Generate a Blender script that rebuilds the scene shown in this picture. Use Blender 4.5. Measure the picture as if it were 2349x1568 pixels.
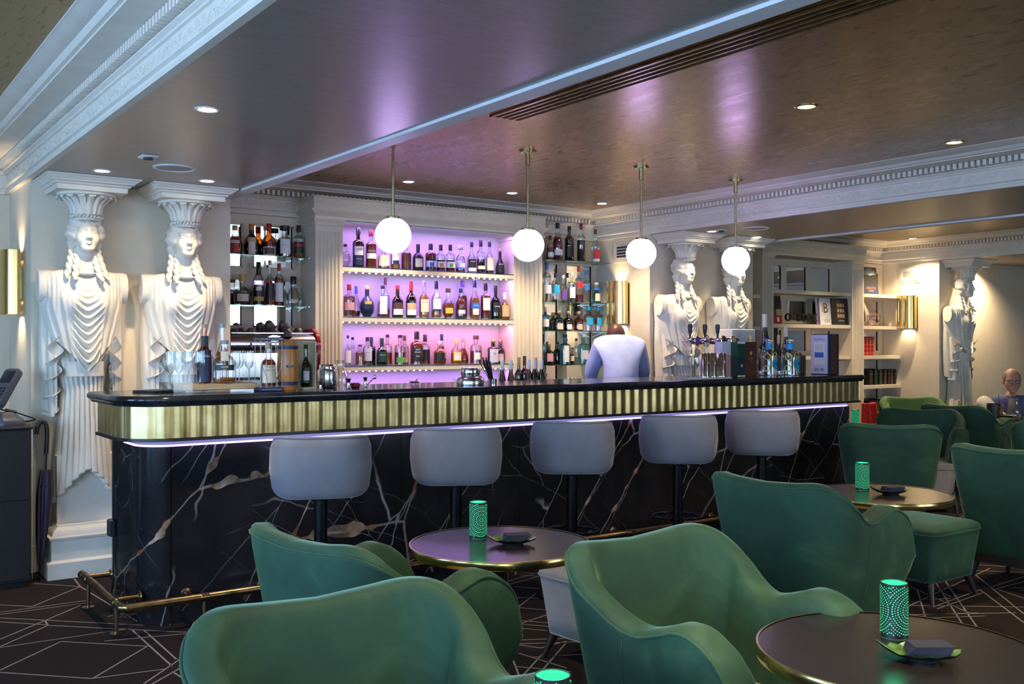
import bpy, math, random
import numpy as np
from mathutils import Vector, Matrix

random.seed(7); RNG = np.random.default_rng(7)
SC = bpy.context.scene
for _o in list(bpy.data.objects): bpy.data.objects.remove(_o)
COL = SC.collection
PI = math.pi

# ------------------------------------------------------------------ camera
F_PX, CX, CY, CAM_H = 2259.0, 1174.5, 787.5, 1.40
YAW = math.atan2(3153.2, 2258.6); CA, SA = math.cos(YAW), math.sin(YAW)
cam = bpy.data.cameras.new('camera'); cam_o = bpy.data.objects.new('camera', cam); COL.objects.link(cam_o)
cam.sensor_width = 36.0; cam.lens = 36.0 * F_PX / 2349.0; cam.shift_y = (CY - 784.0) / 2349.0
cam.clip_start = 0.05
cam_o.location = (0, 0, CAM_H); cam_o.rotation_euler = (PI / 2, 0, YAW - PI / 2)
SC.camera = cam_o
# ------------------------------------------------------------------ world, exposure
W = bpy.data.worlds.new('world'); SC.world = W; W.use_nodes = True
W.node_tree.nodes['Background'].inputs[0].default_value = (0.55, 0.68, 0.9, 1)
W.node_tree.nodes['Background'].inputs[1].default_value = 0.6
SC.view_settings.view_transform = 'Standard'; SC.view_settings.look = 'None'
SC.view_settings.exposure = 0.55; SC.view_settings.gamma = 1.0
SC.view_settings.use_curve_mapping = False
DAY = 9.0            # brightness of the daylit windows behind and to the side of the viewer
SPOT = 2.4            # scale of the warm downlights
try:
    cy = SC.cycles
    cy.max_bounces = 6; cy.diffuse_bounces = 3; cy.glossy_bounces = 3; cy.transmission_bounces = 3
    cy.transparent_max_bounces = 16; cy.use_adaptive_sampling = True; cy.adaptive_threshold = 0.05; cy.sample_clamp_indirect = 4.0; cy.caustics_reflective = False; cy.caustics_refractive = False
    cy.use_denoising = True
except Exception: pass

# ------------------------------------------------------------------ from a measured picture point to the place
def ray(px, py):
    t = (px - CX) / F_PX
    return CA + SA * t, SA - CA * t, (CY - py) / F_PX
def onY(px, py, Y):
    r = ray(px, py); k = Y / r[1]; return r[0] * k, Y, CAM_H + r[2] * k
def onX(px, py, X):
    r = ray(px, py); k = X / r[0]; return X, r[1] * k, CAM_H + r[2] * k
def onZ(px, py, Z):
    r = ray(px, py); k = (Z - CAM_H) / r[2]; return r[0] * k, r[1] * k, Z
# levels and lines of the room (metres)
ZS, ZC = 2.40, 2.65            # underside of the beams, ceiling of the bays
YS, YB = 6.61, 7.39            # face of the piers, rear wall
PIERS = [(1.115, 2.36), (6.29, 7.70), (11.03, 13.40)]
XW, XE, YN = -2.9, 14.4, -3.4  # side wall with windows, far end wall, window wall behind the viewer
# ------------------------------------------------------------------ materials
MATS = {}
def nmat(name):
    m = bpy.data.materials.new(name); m.use_nodes = True; MATS[name] = m
    nt = m.node_tree; return m, nt, nt.nodes['Principled BSDF']
def setp(b, **k):
    names = dict(col='Base Color', rough='Roughness', metal='Metallic', trans='Transmission Weight', ior='IOR', sheen='Sheen Weight',
                 sheenr='Sheen Roughness', sheenc='Sheen Tint', coat='Coat Weight', coatr='Coat Roughness', alpha='Alpha', spec='Specular IOR Level', em='Emission Color', ems='Emission Strength')
    for a, v in k.items():
        if isinstance(v, (tuple, list)) and len(v) == 3: v = (*v, 1)
        b.inputs[names[a]].default_value = v
def coords(nt, scale=(1, 1, 1), space='Object', rot=(0, 0, 0)):
    tc = nt.nodes.new('ShaderNodeTexCoord'); mp = nt.nodes.new('ShaderNodeMapping')
    mp.inputs['Scale'].default_value = scale; mp.inputs['Rotation'].default_value = rot
    if space == 'World':
        g = nt.nodes.new('ShaderNodeNewGeometry'); nt.links.new(g.outputs['Position'], mp.inputs[0])
    else: nt.links.new(tc.outputs[space], mp.inputs[0])
    return mp.outputs[0]
def noise(nt, vec, scale, detail=4, rough=0.55, dist=0.0):
    n = nt.nodes.new('ShaderNodeTexNoise'); n.inputs['Scale'].default_value = scale; n.inputs['Detail'].default_value = detail
    n.inputs['Roughness'].default_value = rough; n.inputs['Distortion'].default_value = dist
    if vec is not None: nt.links.new(vec, n.inputs['Vector'])
    return n
def ramp(nt, fac, stops):
    r = nt.nodes.new('ShaderNodeValToRGB'); e = r.color_ramp.elements
    while len(e) < len(stops): e.new(0.5)
    for i, (p, c) in enumerate(stops):
        e[i].position = p; e[i].color = (*c, 1) if len(c) == 3 else c
    nt.links.new(fac, r.inputs[0]); return r
def math_n(nt, op, a, b=None, clamp=False):
    n = nt.nodes.new('ShaderNodeMath'); n.operation = op; n.use_clamp = clamp
    for i, v in enumerate((a, b)):
        if v is None: continue
        if isinstance(v, (int, float)): n.inputs[i].default_value = v
        else: nt.links.new(v, n.inputs[i])
    return n.outputs[0]
def mixc(nt, fac, a, b):
    n = nt.nodes.new('ShaderNodeMix'); n.data_type = 'RGBA'
    for s, v in ((0, fac), (6, a), (7, b)):
        if isinstance(v, (int, float)): n.inputs[s].default_value = v
        elif isinstance(v, (tuple, list)): n.inputs[s].default_value = (*v, 1) if len(v) == 3 else v
        else: nt.links.new(v, n.inputs[s])
    return n.outputs[2]
def bump(nt, b, h, strength=0.2, dist=0.01):
    n = nt.nodes.new('ShaderNodeBump'); n.inputs['Strength'].default_value = strength; n.inputs['Distance'].default_value = dist
    nt.links.new(h, n.inputs['Height']); nt.links.new(n.outputs[0], b.inputs['Normal'])
def plain(name, col, rough=0.5, metal=0.0, var=0.12, scale=12, bmp=0.0, space='Object', stretch=(1, 1, 1), **k):
    m, nt, b = nmat(name); setp(b, rough=rough, metal=metal, **k)
    v = coords(nt, stretch, space); n = noise(nt, v, scale)
    lo = tuple(c * (1 - var) for c in col); hi = tuple(min(1, c * (1 + var)) for c in col)
    r = ramp(nt, n.outputs[0], [(0.3, lo), (0.7, hi)]); nt.links.new(r.outputs[0], b.inputs['Base Color'])
    if bmp: bump(nt, b, n.outputs[0], bmp, 0.004)
    return m
def emit(name, col, strength):
    m, nt, b = nmat(name); setp(b, col=(0, 0, 0), em=col, ems=strength, rough=0.5); return m

plain('plaster', (0.74, 0.645, 0.50), 0.62, var=0.05, scale=5, bmp=0.05)
plain('statue', (0.81, 0.75, 0.645), 0.58, var=0.05, scale=9, bmp=0.04)
plain('moulding', (0.77, 0.705, 0.60), 0.55, var=0.05, scale=7, bmp=0.04)
plain('strip_white', (0.80, 0.80, 0.80), 0.5, var=0.02, scale=5)
plain('shelf_paint', (0.73, 0.63, 0.485), 0.5, var=0.04, scale=6)
plain('alcove', (0.72, 0.68, 0.66), 0.55, var=0.04, scale=6)
plain('black_trim', (0.015, 0.014, 0.016), 0.35, var=0.2)
plain('black_metal', (0.02, 0.021, 0.024), 0.3, 0.85, var=0.2, scale=40)
plain('black_plastic', (0.018, 0.019, 0.022), 0.42, var=0.2, scale=60)
plain('dark_wood', (0.022, 0.017, 0.015), 0.35, var=0.3, scale=18, stretch=(1, 1, 0.15))
plain('black_cabinet', (0.012, 0.0115, 0.012), 0.5, var=0.3, scale=50, bmp=0.08)
plain('terminal_grey', (0.075, 0.085, 0.105), 0.4, var=0.1, scale=60)
plain('terminal_dark', (0.018, 0.020, 0.026), 0.3, var=0.15, scale=60)
plain('umbrella_cloth', (0.030, 0.018, 0.050), 0.55, var=0.35, scale=14, stretch=(1, 1, 0.1))
plain('brass', (0.62, 0.46, 0.17), 0.2, 1.0, var=0.08, scale=60)
plain('brass_brushed', (0.72, 0.53, 0.20), 0.24, 1.0, var=0.12, scale=40, stretch=(8, 8, 0.3))
plain('brass_aged', (0.30, 0.205, 0.10), 0.3, 1.0, var=0.35, scale=22, bmp=0.05)
plain('brass_fitting', (0.46, 0.38, 0.21), 0.25, 1.0, var=0.12, scale=30)
plain('chrome', (0.80, 0.80, 0.82), 0.1, 1.0, var=0.03)
plain('steel', (0.62, 0.61, 0.62), 0.22, 1.0, var=0.08, scale=30, stretch=(6, 1, 1))
plain('steel_dark', (0.22, 0.22, 0.24), 0.3, 1.0, var=0.1)
plain('red_gloss', (0.30, 0.012, 0.016), 0.15, var=0.1)
plain('white_plastic', (0.76, 0.76, 0.74), 0.45, var=0.03)
plain('grille_dark', (0.02, 0.02, 0.03), 0.6, var=0.2)
plain('speaker_mesh', (0.32, 0.30, 0.30), 0.6, var=0.1, scale=300)
plain('wood_tray', (0.52, 0.36, 0.20), 0.45, var=0.2, scale=6, stretch=(1, 8, 8))
plain('barrel_wood', (0.42, 0.165, 0.035), 0.3, var=0.22, scale=8, stretch=(8, 8, 0.5))
plain('brown_ceramic', (0.060, 0.042, 0.034), 0.42, var=0.2)
plain('cork', (0.48, 0.30, 0.16), 0.7, var=0.2, scale=90)
plain('paper_white', (0.80, 0.77, 0.71), 0.6, var=0.03)
plain('paper_cream', (0.74, 0.63, 0.44), 0.6, var=0.05)
plain('napkin', (0.022, 0.022, 0.045), 0.8, var=0.2, scale=40)
plain('green_ceramic', (0.10, 0.20, 0.06), 0.18, var=0.5, scale=45)
plain('cable', (0.010, 0.010, 0.011), 0.45, var=0.1)
plain('stool_velvet', (0.200, 0.188, 0.212), 0.78, var=0.12, scale=5, bmp=0.03, sheen=0.45, sheenr=0.35, sheenc=(0.75, 0.78, 0.9))
plain('seat_grey', (0.36, 0.33, 0.30), 0.8, var=0.10, scale=6, bmp=0.04, sheen=0.3, sheenr=0.4)
plain('outside_wall', (0.62, 0.55, 0.46), 0.7, var=0.06, scale=3)
for _n, _c in dict(red=(0.45, 0.02, 0.025), dkred=(0.20, 0.012, 0.015), blue=(0.03, 0.16, 0.55), cyan=(0.02, 0.36, 0.68), navy=(0.012, 0.02, 0.07), gold=(0.62, 0.42, 0.10), yellow=(0.70, 0.52, 0.05),
                   orange=(0.70, 0.20, 0.03), green=(0.10, 0.36, 0.06), dkgreen=(0.008, 0.05, 0.03), black=(0.012, 0.012, 0.013), white=(0.80, 0.79, 0.77), grey=(0.33, 0.33, 0.35), tan=(0.55, 0.40, 0.22), brown=(0.10, 0.035, 0.025),
                   purple=(0.14, 0.06, 0.28), pink=(0.62, 0.30, 0.36), lilac=(0.62, 0.60, 0.70), cream=(0.74, 0.66, 0.50), silver=(0.5, 0.5, 0.52)).items():
    plain('p_' + _n, _c, 0.42, var=0.06, scale=50)

# velvet of the lounge chairs: nap brushed lighter and darker in large soft patches
m, nt, b = nmat('green_velvet'); setp(b, rough=0.75, sheen=0.42, sheenr=0.28, sheenc=(0.62, 0.95, 0.66))
v = coords(nt); n1 = noise(nt, v, 3.6, 4, 0.55, 1.2); n2 = noise(nt, v, 160, 2)
r = ramp(nt, n1.outputs[0], [(0.30, (0.007, 0.044, 0.022)), (0.52, (0.014, 0.068, 0.031)), (0.72, (0.040, 0.112, 0.050))])
nt.links.new(mixc(nt, 0.015, r.outputs[0], n2.outputs[0]), b.inputs['Base Color']); bump(nt, b, n2.outputs[0], 0.06, 0.002)
m, nt, b = nmat('green_velvet_light'); setp(b, rough=0.7, sheen=0.9, sheenr=0.3, sheenc=(0.55, 0.9, 0.35))
v = coords(nt); n1 = noise(nt, v, 3.2, 3, 0.5, 0.6)
r = ramp(nt, n1.outputs[0], [(0.3, (0.035, 0.10, 0.028)), (0.7, (0.10, 0.20, 0.05))]); nt.links.new(r.outputs[0], b.inputs['Base Color'])

# soffit of the beams: taupe silk paint
m, nt, b = nmat('soffit'); setp(b, rough=0.36, metal=0.25)
v = coords(nt, (2, 14, 1)); n1 = noise(nt, v, 6, 5); r = ramp(nt, n1.outputs[0], [(0.3, (0.29, 0.245, 0.215)), (0.7, (0.36, 0.31, 0.275))])
nt.links.new(r.outputs[0], b.inputs['Base Color']); bump(nt, b, n1.outputs[0], 0.03, 0.003)
# bay ceilings: bronze cork-leaf wallpaper with dark flecks drawn out along one direction
def leaf(name, base, hi, fleck, rough):
    m, nt, b = nmat(name); setp(b, rough=rough, metal=0.28)
    v = coords(nt, (1, 0.17, 1), 'World'); n1 = noise(nt, v, 46, 5, 0.62, 0.3); n2 = noise(nt, v, 13, 4); n3 = noise(nt, coords(nt, (1, 0.6, 1), 'World'), 1.3, 3)
    c = mixc(nt, n2.outputs[0], base, hi)
    f = ramp(nt, n1.outputs[0], [(0.34, (1, 1, 1)), (0.43, (0, 0, 0))])
    k = ramp(nt, n3.outputs[0], [(0.35, (0.5, 0.5, 0.5)), (0.6, (1, 1, 1))])
    fm = math_n(nt, 'MULTIPLY', f.outputs[0], k.outputs[0])
    nt.links.new(mixc(nt, fm, c, fleck), b.inputs['Base Color'])
    rr = ramp(nt, n2.outputs[0], [(0.2, (rough * 0.85,) * 3), (0.8, (rough * 1.25,) * 3)]); nt.links.new(rr.outputs[0], b.inputs['Roughness'])
    bump(nt, b, n1.outputs[0], 0.10, 0.004)
leaf('bronze_leaf', (0.36, 0.205, 0.092), (0.52, 0.315, 0.15), (0.040, 0.028, 0.022), 0.27)
leaf('gold_leaf', (0.22, 0.16, 0.07), (0.34, 0.25, 0.11), (0.035, 0.028, 0.02), 0.36)

# marble of the bar: near black, fine straight white cracks and a few broad rust-cream veins
m, nt, b = nmat('black_marble'); setp(b, rough=0.16, spec=0.5)
v = coords(nt, (1, 1, 1), 'World'); wob = noise(nt, v, 3.0, 3, 0.6)
add = nt.nodes.new('ShaderNodeMix'); add.data_type = 'VECTOR'; add.inputs[0].default_value = 0.07; nt.links.new(v, add.inputs[4]); nt.links.new(wob.outputs[1], add.inputs[5])
def shard(scale, ang, stretch, seed):
    """long straight cracks: edges of cells drawn out along one diagonal"""
    m1 = nt.nodes.new('ShaderNodeMapping'); m1.inputs['Rotation'].default_value = (ang * 0.35, ang, 0.2); m1.inputs['Location'].default_value = (seed, seed * 0.7, 0); nt.links.new(add.outputs[1], m1.inputs[0])
    m2 = nt.nodes.new('ShaderNodeMapping'); m2.inputs['Scale'].default_value = stretch; nt.links.new(m1.outputs[0], m2.inputs[0])
    q = nt.nodes.new('ShaderNodeTexVoronoi'); q.feature = 'DISTANCE_TO_EDGE'; q.inputs['Scale'].default_value = scale; nt.links.new(m2.outputs[0], q.inputs['Vector']); return q.outputs['Distance']
def mask(scale, lo, hi, top=1.0): return ramp(nt, noise(nt, v, scale, 2).outputs[0], [(lo, (0, 0, 0)), (hi, (top,) * 3)]).outputs[0]
A1, A2, A3 = shard(2.6, 0.95, (0.35, 1, 1.5), 0.0), shard(3.4, -0.55, (0.4, 1, 1.6), 3.1), shard(1.5, 0.85, (0.42, 1, 1.25), 7.3)
thin1 = math_n(nt, 'MULTIPLY', ramp(nt, A1, [(0.002, (1, 1, 1)), (0.0085, (0, 0, 0))]).outputs[0], mask(1.7, 0.40, 0.56, 0.9))
thin2 = math_n(nt, 'MULTIPLY', ramp(nt, A2, [(0.002, (1, 1, 1)), (0.0075, (0, 0, 0))]).outputs[0], mask(2.3, 0.45, 0.60, 0.7))
wid = math_n(nt, 'MULTIPLY', mask(4.2, 0.47, 0.70), 0.042)
thick = math_n(nt, 'MULTIPLY', math_n(nt, 'LESS_THAN', A3, wid), mask(1.3, 0.44, 0.50))
line3 = math_n(nt, 'MULTIPLY', ramp(nt, A3, [(0.002, (1, 1, 1)), (0.007, (0, 0, 0))]).outputs[0], 0.8)
vc = ramp(nt, noise(nt, v, 9, 3).outputs[0], [(0.36, (0.17, 0.080, 0.035)), (0.55, (0.34, 0.24, 0.17)), (0.7, (0.52, 0.47, 0.43))]).outputs[0]
base = ramp(nt, noise(nt, v, 3, 5).outputs[0], [(0.3, (0.006, 0.0065, 0.009)), (0.75, (0.022, 0.021, 0.024))]).outputs[0]
c = mixc(nt, thin2, base, (0.22, 0.22, 0.23)); c = mixc(nt, thin1, c, (0.36, 0.35, 0.35)); c = mixc(nt, line3, c, (0.34, 0.30, 0.26)); c = mixc(nt, thick, c, vc)
nt.links.new(c, b.inputs['Base Color'])
m, nt, b = nmat('worktop'); setp(b, rough=0.13, spec=0.55)
v = coords(nt, (1, 1, 1), 'World'); r = ramp(nt, noise(nt, v, 9, 6, 0.7).outputs[0], [(0.35, (0.008, 0.010, 0.013)), (0.72, (0.030, 0.034, 0.042))]); nt.links.new(r.outputs[0], b.inputs['Base Color'])
# embossed brass foil of the bar front
m, nt, b = nmat('ribbed_brass'); setp(b, rough=0.32, metal=1.0)
v = coords(nt, (1, 1, 1), 'World'); n1 = noise(nt, v, 260, 3, 0.6); n2 = noise(nt, v, 9, 4)
r = ramp(nt, n2.outputs[0], [(0.3, (0.52, 0.39, 0.165)), (0.7, (0.74, 0.58, 0.28))]); nt.links.new(r.outputs[0], b.inputs['Base Color']); bump(nt, b, n1.outputs[0], 0.35, 0.002)
# carpet
m, nt, b = nmat('carpet'); setp(b, rough=0.95, spec=0.1)
v = coords(nt, (1, 1, 1), 'World'); n1 = noise(nt, v, 420, 3, 0.7); n2 = noise(nt, v, 2.2, 3)
r = ramp(nt, n1.outputs[0], [(0.3, (0.012, 0.0085, 0.0085)), (0.7, (0.044, 0.031, 0.030))]); nt.links.new(r.outputs[0], b.inputs['Base Color']); bump(nt, b, n1.outputs[0], 0.5, 0.004)
plain('carpet_line', (0.31, 0.27, 0.25), 0.95, var=0.3, scale=300)
m, nt, b = nmat('mirror'); setp(b, col=(0.86, 0.88, 0.88), rough=0.015, metal=1.0)
plain('table_black', (0.016, 0.014, 0.014), 0.22, var=0.3, scale=20, stretch=(1, 10, 1))
# clear and tinted glass: see-through body with a sharp surface gloss
def glass(name, tint, gloss=0.10, rough=0.03, fres=0.75):
    m = bpy.data.materials.new(name); m.use_nodes = True; MATS[name] = m; nt = m.node_tree; nt.nodes.clear()
    o = nt.nodes.new('ShaderNodeOutputMaterial'); tr = nt.nodes.new('ShaderNodeBsdfTransparent'); gl = nt.nodes.new('ShaderNodeBsdfGlossy'); mx = nt.nodes.new('ShaderNodeMixShader')
    lw = nt.nodes.new('ShaderNodeLayerWeight'); lw.inputs[0].default_value = 0.35
    tr.inputs[0].default_value = (*tint, 1); gl.inputs['Roughness'].default_value = rough; gl.inputs['Color'].default_value = (1, 1, 1, 1)
    f = math_n(nt, 'ADD', math_n(nt, 'MULTIPLY', lw.outputs['Fresnel'], fres), gloss, True)
    nt.links.new(f, mx.inputs[0]); nt.links.new(tr.outputs[0], mx.inputs[1]); nt.links.new(gl.outputs[0], mx.inputs[2]); nt.links.new(mx.outputs[0], o.inputs[0])
for _n, _t in dict(clear=(0.90, 0.93, 0.93), acrylic=(0.93, 0.95, 0.96), shelf=(0.62, 0.82, 0.78), sky=(0.30, 0.62, 0.86), aqua=(0.40, 0.80, 0.84), amber=(0.62, 0.26, 0.05), olive=(0.16, 0.20, 0.04), brownglass=(0.20, 0.07, 0.02), green=(0.05, 0.20, 0.09), smoke=(0.30, 0.30, 0.32), pinkish=(0.86, 0.72, 0.70)).items():
    glass('g_' + _n, _t, 0.01 if _n == 'acrylic' else 0.08, fres=0.15 if _n == 'acrylic' else 0.6)
# spirits: coloured liquid, glossy, passing some light
def liquid(name, col, trans):
    m = bpy.data.materials.new(name); m.use_nodes = True; MATS[name] = m; nt = m.node_tree; nt.nodes.clear()
    o = nt.nodes.new('ShaderNodeOutputMaterial'); tr = nt.nodes.new('ShaderNodeBsdfTransparent'); pr = nt.nodes.new('ShaderNodeBsdfPrincipled'); mx = nt.nodes.new('ShaderNodeMixShader')
    tl = tuple(min(1, c * 1.3 + 0.02) for c in col); tr.inputs[0].default_value = (*tl, 1); pr.inputs['Base Color'].default_value = (*col, 1); pr.inputs['Roughness'].default_value = 0.08
    mx.inputs[0].default_value = 1 - trans
    nt.links.new(tr.outputs[0], mx.inputs[1]); nt.links.new(pr.outputs[0], mx.inputs[2]); nt.links.new(mx.outputs[0], o.inputs[0])
for _n, _c, _t in (('amber', (0.50, 0.15, 0.015), 0.5), ('gold', (0.66, 0.32, 0.04), 0.55), ('honey', (0.62, 0.24, 0.03), 0.5), ('copper', (0.40, 0.075, 0.012), 0.45), ('ruby', (0.26, 0.010, 0.022), 0.35), ('rust', (0.34, 0.04, 0.012), 0.4), ('dark', (0.035, 0.010, 0.008), 0.1), ('red', (0.40, 0.02, 0.012), 0.4)):
    liquid('l_' + _n, _c, _t)
emit('window_sky', (0.35, 0.60, 1.0), DAY * 1.45)
emit('window_front', (0.66, 0.83, 1.0), DAY * 0.95)
emit('globe', (0.62, 0.44, 1.0), 8.0)
emit('lamp_warm', (1.0, 0.86, 0.62), 30.0)
emit('lamp_yellow', (1.0, 0.70, 0.28), 2.6)
emit('led_purple', (0.62, 0.36, 1.0), 3.0)
emit('led_dot', (0.85, 0.62, 1.0), 26.0)
emit('led_dot_pink', (1.0, 0.60, 0.86), 26.0)
emit('led_dot_blue', (0.5, 0.75, 1.0), 20.0)
emit('led_diffuser', (0.36, 0.34, 0.85), 0.45)
emit('lantern_glow', (0.04, 0.85, 0.36), 0.85)
emit('lantern_floor', (0.04, 0.8, 0.36), 1.5)
emit('screen_blue', (0.16, 0.24, 1.0), 1.4)
for _n in ('led_dot', 'led_dot_pink', 'led_dot_blue', 'lamp_warm', 'lamp_yellow', 'lantern_glow', 'lantern_floor', 'screen_blue', 'led_diffuser'):
    try: MATS[_n].cycles.emission_sampling = 'NONE'
    except Exception: pass
M = MATS
# ------------------------------------------------------------------ geometry helpers
class MB:
    """collects vertices and faces; build() links them as one mesh object"""
    def __init__(s): s.v = []; s.f = []
    def add(s, V, Fc):
        o = len(s.v); s.v.extend([tuple(map(float, p)) for p in V]); s.f.extend([tuple(i + o for i in q) for q in Fc]); return s
    def box(s, x0, x1, y0, y1, z0, z1, bev=0.0):
        if bev:
            p = [(x0, y0), (x1, y0), (x1, y1), (x0, y1)]
            b = bev; P = [(x0 + b, y0), (x1 - b, y0), (x1, y0 + b), (x1, y1 - b), (x1 - b, y1), (x0 + b, y1), (x0, y1 - b), (x0, y0 + b)]
            return s.loft([[(x * 1.0, y, z) for x, y in _inset(P, i, (x0 + x1) / 2, (y0 + y1) / 2)] for z, i in ((z0, b), (z0 + b, 0), (z1 - b, 0), (z1, b))], cap=True)
        V = [(x, y, z) for z in (z0, z1) for x, y in ((x0, y0), (x1, y0), (x1, y1), (x0, y1))]
        return s.add(V, [(0, 3, 2, 1), (4, 5, 6, 7), (0, 1, 5, 4), (1, 2, 6, 5), (2, 3, 7, 6), (3, 0, 4, 7)])
    def loft(s, rings, closed=True, cap=False, cap0=None, cap1=None):
        n = len(rings[0]); V = [p for r in rings for p in r]; Fc = []
        for i in range(len(rings) - 1):
            for j in range(n if closed else n - 1):
                k = (j + 1) % n; Fc.append((i * n + j, i * n + k, (i + 1) * n + k, (i + 1) * n + j))
        if (cap if cap0 is None else cap0): Fc.append(tuple(range(n - 1, -1, -1)))
        if (cap if cap1 is None else cap1): Fc.append(tuple((len(rings) - 1) * n + j for j in range(n)))
        return s.add(V, Fc)
    def lathe(s, prof, c=(0, 0, 0), n=20, cap=True, a0=0.0, a1=2 * PI):
        full = abs(a1 - a0 - 2 * PI) < 1e-6; m = n if full else n + 1
        R = [[(c[0] + r * math.cos(a0 + (a1 - a0) * j / n), c[1] + r * math.sin(a0 + (a1 - a0) * j / n), c[2] + z) for j in range(m)] for r, z in prof]
        return s.loft(R, closed=full, cap=cap and full)
    def tube(s, path, r, n=8, closed=False, cap=True):
        P = [Vector(p) for p in path]; rr = r if isinstance(r, (list, tuple)) else [r] * len(P); rings = []; up = None
        for i, p in enumerate(P):
            a = P[i - 1] if (i > 0 or closed) else p; q = P[(i + 1) % len(P)] if (i < len(P) - 1 or closed) else p
            t = (q - a); t = t.normalized() if t.length > 1e-9 else Vector((0, 0, 1))
            if up is None: up = Vector((0, 0, 1)) if abs(t.z) < 0.9 else Vector((1, 0, 0))
            u = (up - t * up.dot(t)); u = u.normalized() if u.length > 1e-6 else t.orthogonal().normalized(); w = t.cross(u); up = u
            rings.append([tuple(p + (u * math.cos(2 * PI * j / n) + w * math.sin(2 * PI * j / n)) * rr[i]) for j in range(n)])
        if closed: rings.append(rings[0]); cap = False
        return s.loft(rings, cap=cap)
    def prism(s, poly, z0, z1):
        return s.loft([[(x, y, z0) for x, y in poly], [(x, y, z1) for x, y in poly]], cap=True)
    def sweep(s, path, prof, closed=False, side=1, cap=True):
        """carry a profile of (offset, z) along a plan polyline with mitred corners; offset is to the right of travel when side = 1"""
        n = len(path); rings = []
        for i, p in enumerate(path):
            a = path[i - 1] if (i > 0 or closed) else None; q = path[(i + 1) % n] if (i < n - 1 or closed) else None
            ns = []
            for u, v in ((a, p), (p, q)):
                if u is None or v is None: continue
                dx, dy = v[0] - u[0], v[1] - u[1]; l = math.hypot(dx, dy) or 1; ns.append((dy / l * side, -dx / l * side))
            nx = sum(k[0] for k in ns) / len(ns); ny = sum(k[1] for k in ns) / len(ns); q2 = nx * nx + ny * ny; nx /= q2; ny /= q2
            rings.append([(p[0] + nx * o, p[1] + ny * o, z) for o, z in prof])
        if closed: rings.append(rings[0])
        return s.loft(rings, closed=False) if not cap or closed else s._swcap(rings)
    def _swcap(s, rings):
        s.loft(rings, closed=False); n = len(rings[0]); o = len(s.v) - len(rings) * n
        s.f.append(tuple(o + j for j in range(n))); s.f.append(tuple(o + (len(rings) - 1) * n + j for j in range(n - 1, -1, -1))); return s
    def grid(s, A, closeu=False, closev=False):
        A = np.asarray(A, float); nu, nv = A.shape[:2]; Fc = []
        for i in range(nu if closeu else nu - 1):
            for j in range(nv if closev else nv - 1):
                a, b = (i + 1) % nu, (j + 1) % nv; Fc.append((i * nv + j, a * nv + j, a * nv + b, i * nv + b))
        return s.add(A.reshape(-1, 3), Fc)
    def ball(s, c, r, nu=12, nv=8):
        r = r if isinstance(r, (tuple, list)) else (r, r, r)
        rings = [[(c[0] + r[0] * math.sin(t) * math.cos(2 * PI * j / nu), c[1] + r[1] * math.sin(t) * math.sin(2 * PI * j / nu), c[2] - r[2] * math.cos(t)) for j in range(nu)] for t in [max(1e-3, min(PI - 1e-3, PI * i / nv)) for i in range(nv + 1)]]
        return s.loft(rings, cap=True)
    def mesh(s, name, mat, smooth=40):
        me = bpy.data.meshes.new(name); me.from_pydata(s.v, [], s.f)
        if mat is not None: me.materials.append(M[mat] if isinstance(mat, str) else mat)
        if smooth is not None:
            me.polygons.foreach_set('use_smooth', [True] * len(me.polygons))
            if smooth < 180: me.set_sharp_from_angle(angle=math.radians(smooth))
        me.update(); return me
    def build(s, name, mat, parent=None, smooth=40, loc=(0, 0, 0), rot=(0, 0, 0), fix=True):
        me = s.mesh(name, mat, smooth)
        if fix: fixn(me)
        return place(name, me, parent, loc, rot)
import bmesh
def fixn(me):
    bm = bmesh.new(); bm.from_mesh(me); bmesh.ops.recalc_face_normals(bm, faces=bm.faces); bm.to_mesh(me); bm.free()
def _inset(P, i, cx, cy):
    if not i: return P
    return [(x + (i if x < cx else -i), y + (i if y < cy else -i)) for x, y in P]
def place(name, me, parent=None, loc=(0, 0, 0), rot=(0, 0, 0), scale=None):
    o = bpy.data.objects.new(name, me); COL.objects.link(o); o.location = loc; o.rotation_euler = rot
    if scale is not None: o.scale = scale if isinstance(scale, (tuple, list)) else (scale,) * 3
    if parent is not None: o.parent = parent
    return o
def tag(o, label=None, cat=None, group=None, kind=None):
    if label: o['label'] = label
    if cat: o['category'] = cat
    if group: o['group'] = group
    if kind: o['kind'] = kind
    return o
def struct(o): o['kind'] = 'structure'; return o
def thing(name, label, cat, loc=(0, 0, 0), rz=0.0, group=None):
    o = bpy.data.objects.new(name, None); COL.objects.link(o); o.location = loc; o.rotation_euler = (0, 0, rz); o.empty_display_size = 0.05
    return tag(o, label, cat, group)
def copy_tree(o, parent=None, loc=None, rz=None, label=None, group=None):
    c = o.copy(); COL.objects.link(c); c.parent = parent
    if loc is not None: c.location = loc
    if rz is not None: c.rotation_euler = (0, 0, rz)
    if label: c['label'] = label
    if group: c['group'] = group
    for ch in list(o.children): copy_tree(ch, c)
    return c
def arc(cx, cy, r, a0, a1, n):
    return [(cx + r * math.cos(math.radians(a0 + (a1 - a0) * i / n)), cy + r * math.sin(math.radians(a0 + (a1 - a0) * i / n))) for i in range(n + 1)]
def rrect(x0, x1, y0, y1, r, n=5):
    return arc(x0 + r, y0 + r, r, 180, 270, n) + arc(x1 - r, y0 + r, r, 270, 360, n) + arc(x1 - r, y1 - r, r, 0, 90, n) + arc(x0 + r, y1 - r, r, 90, 180, n)
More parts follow.
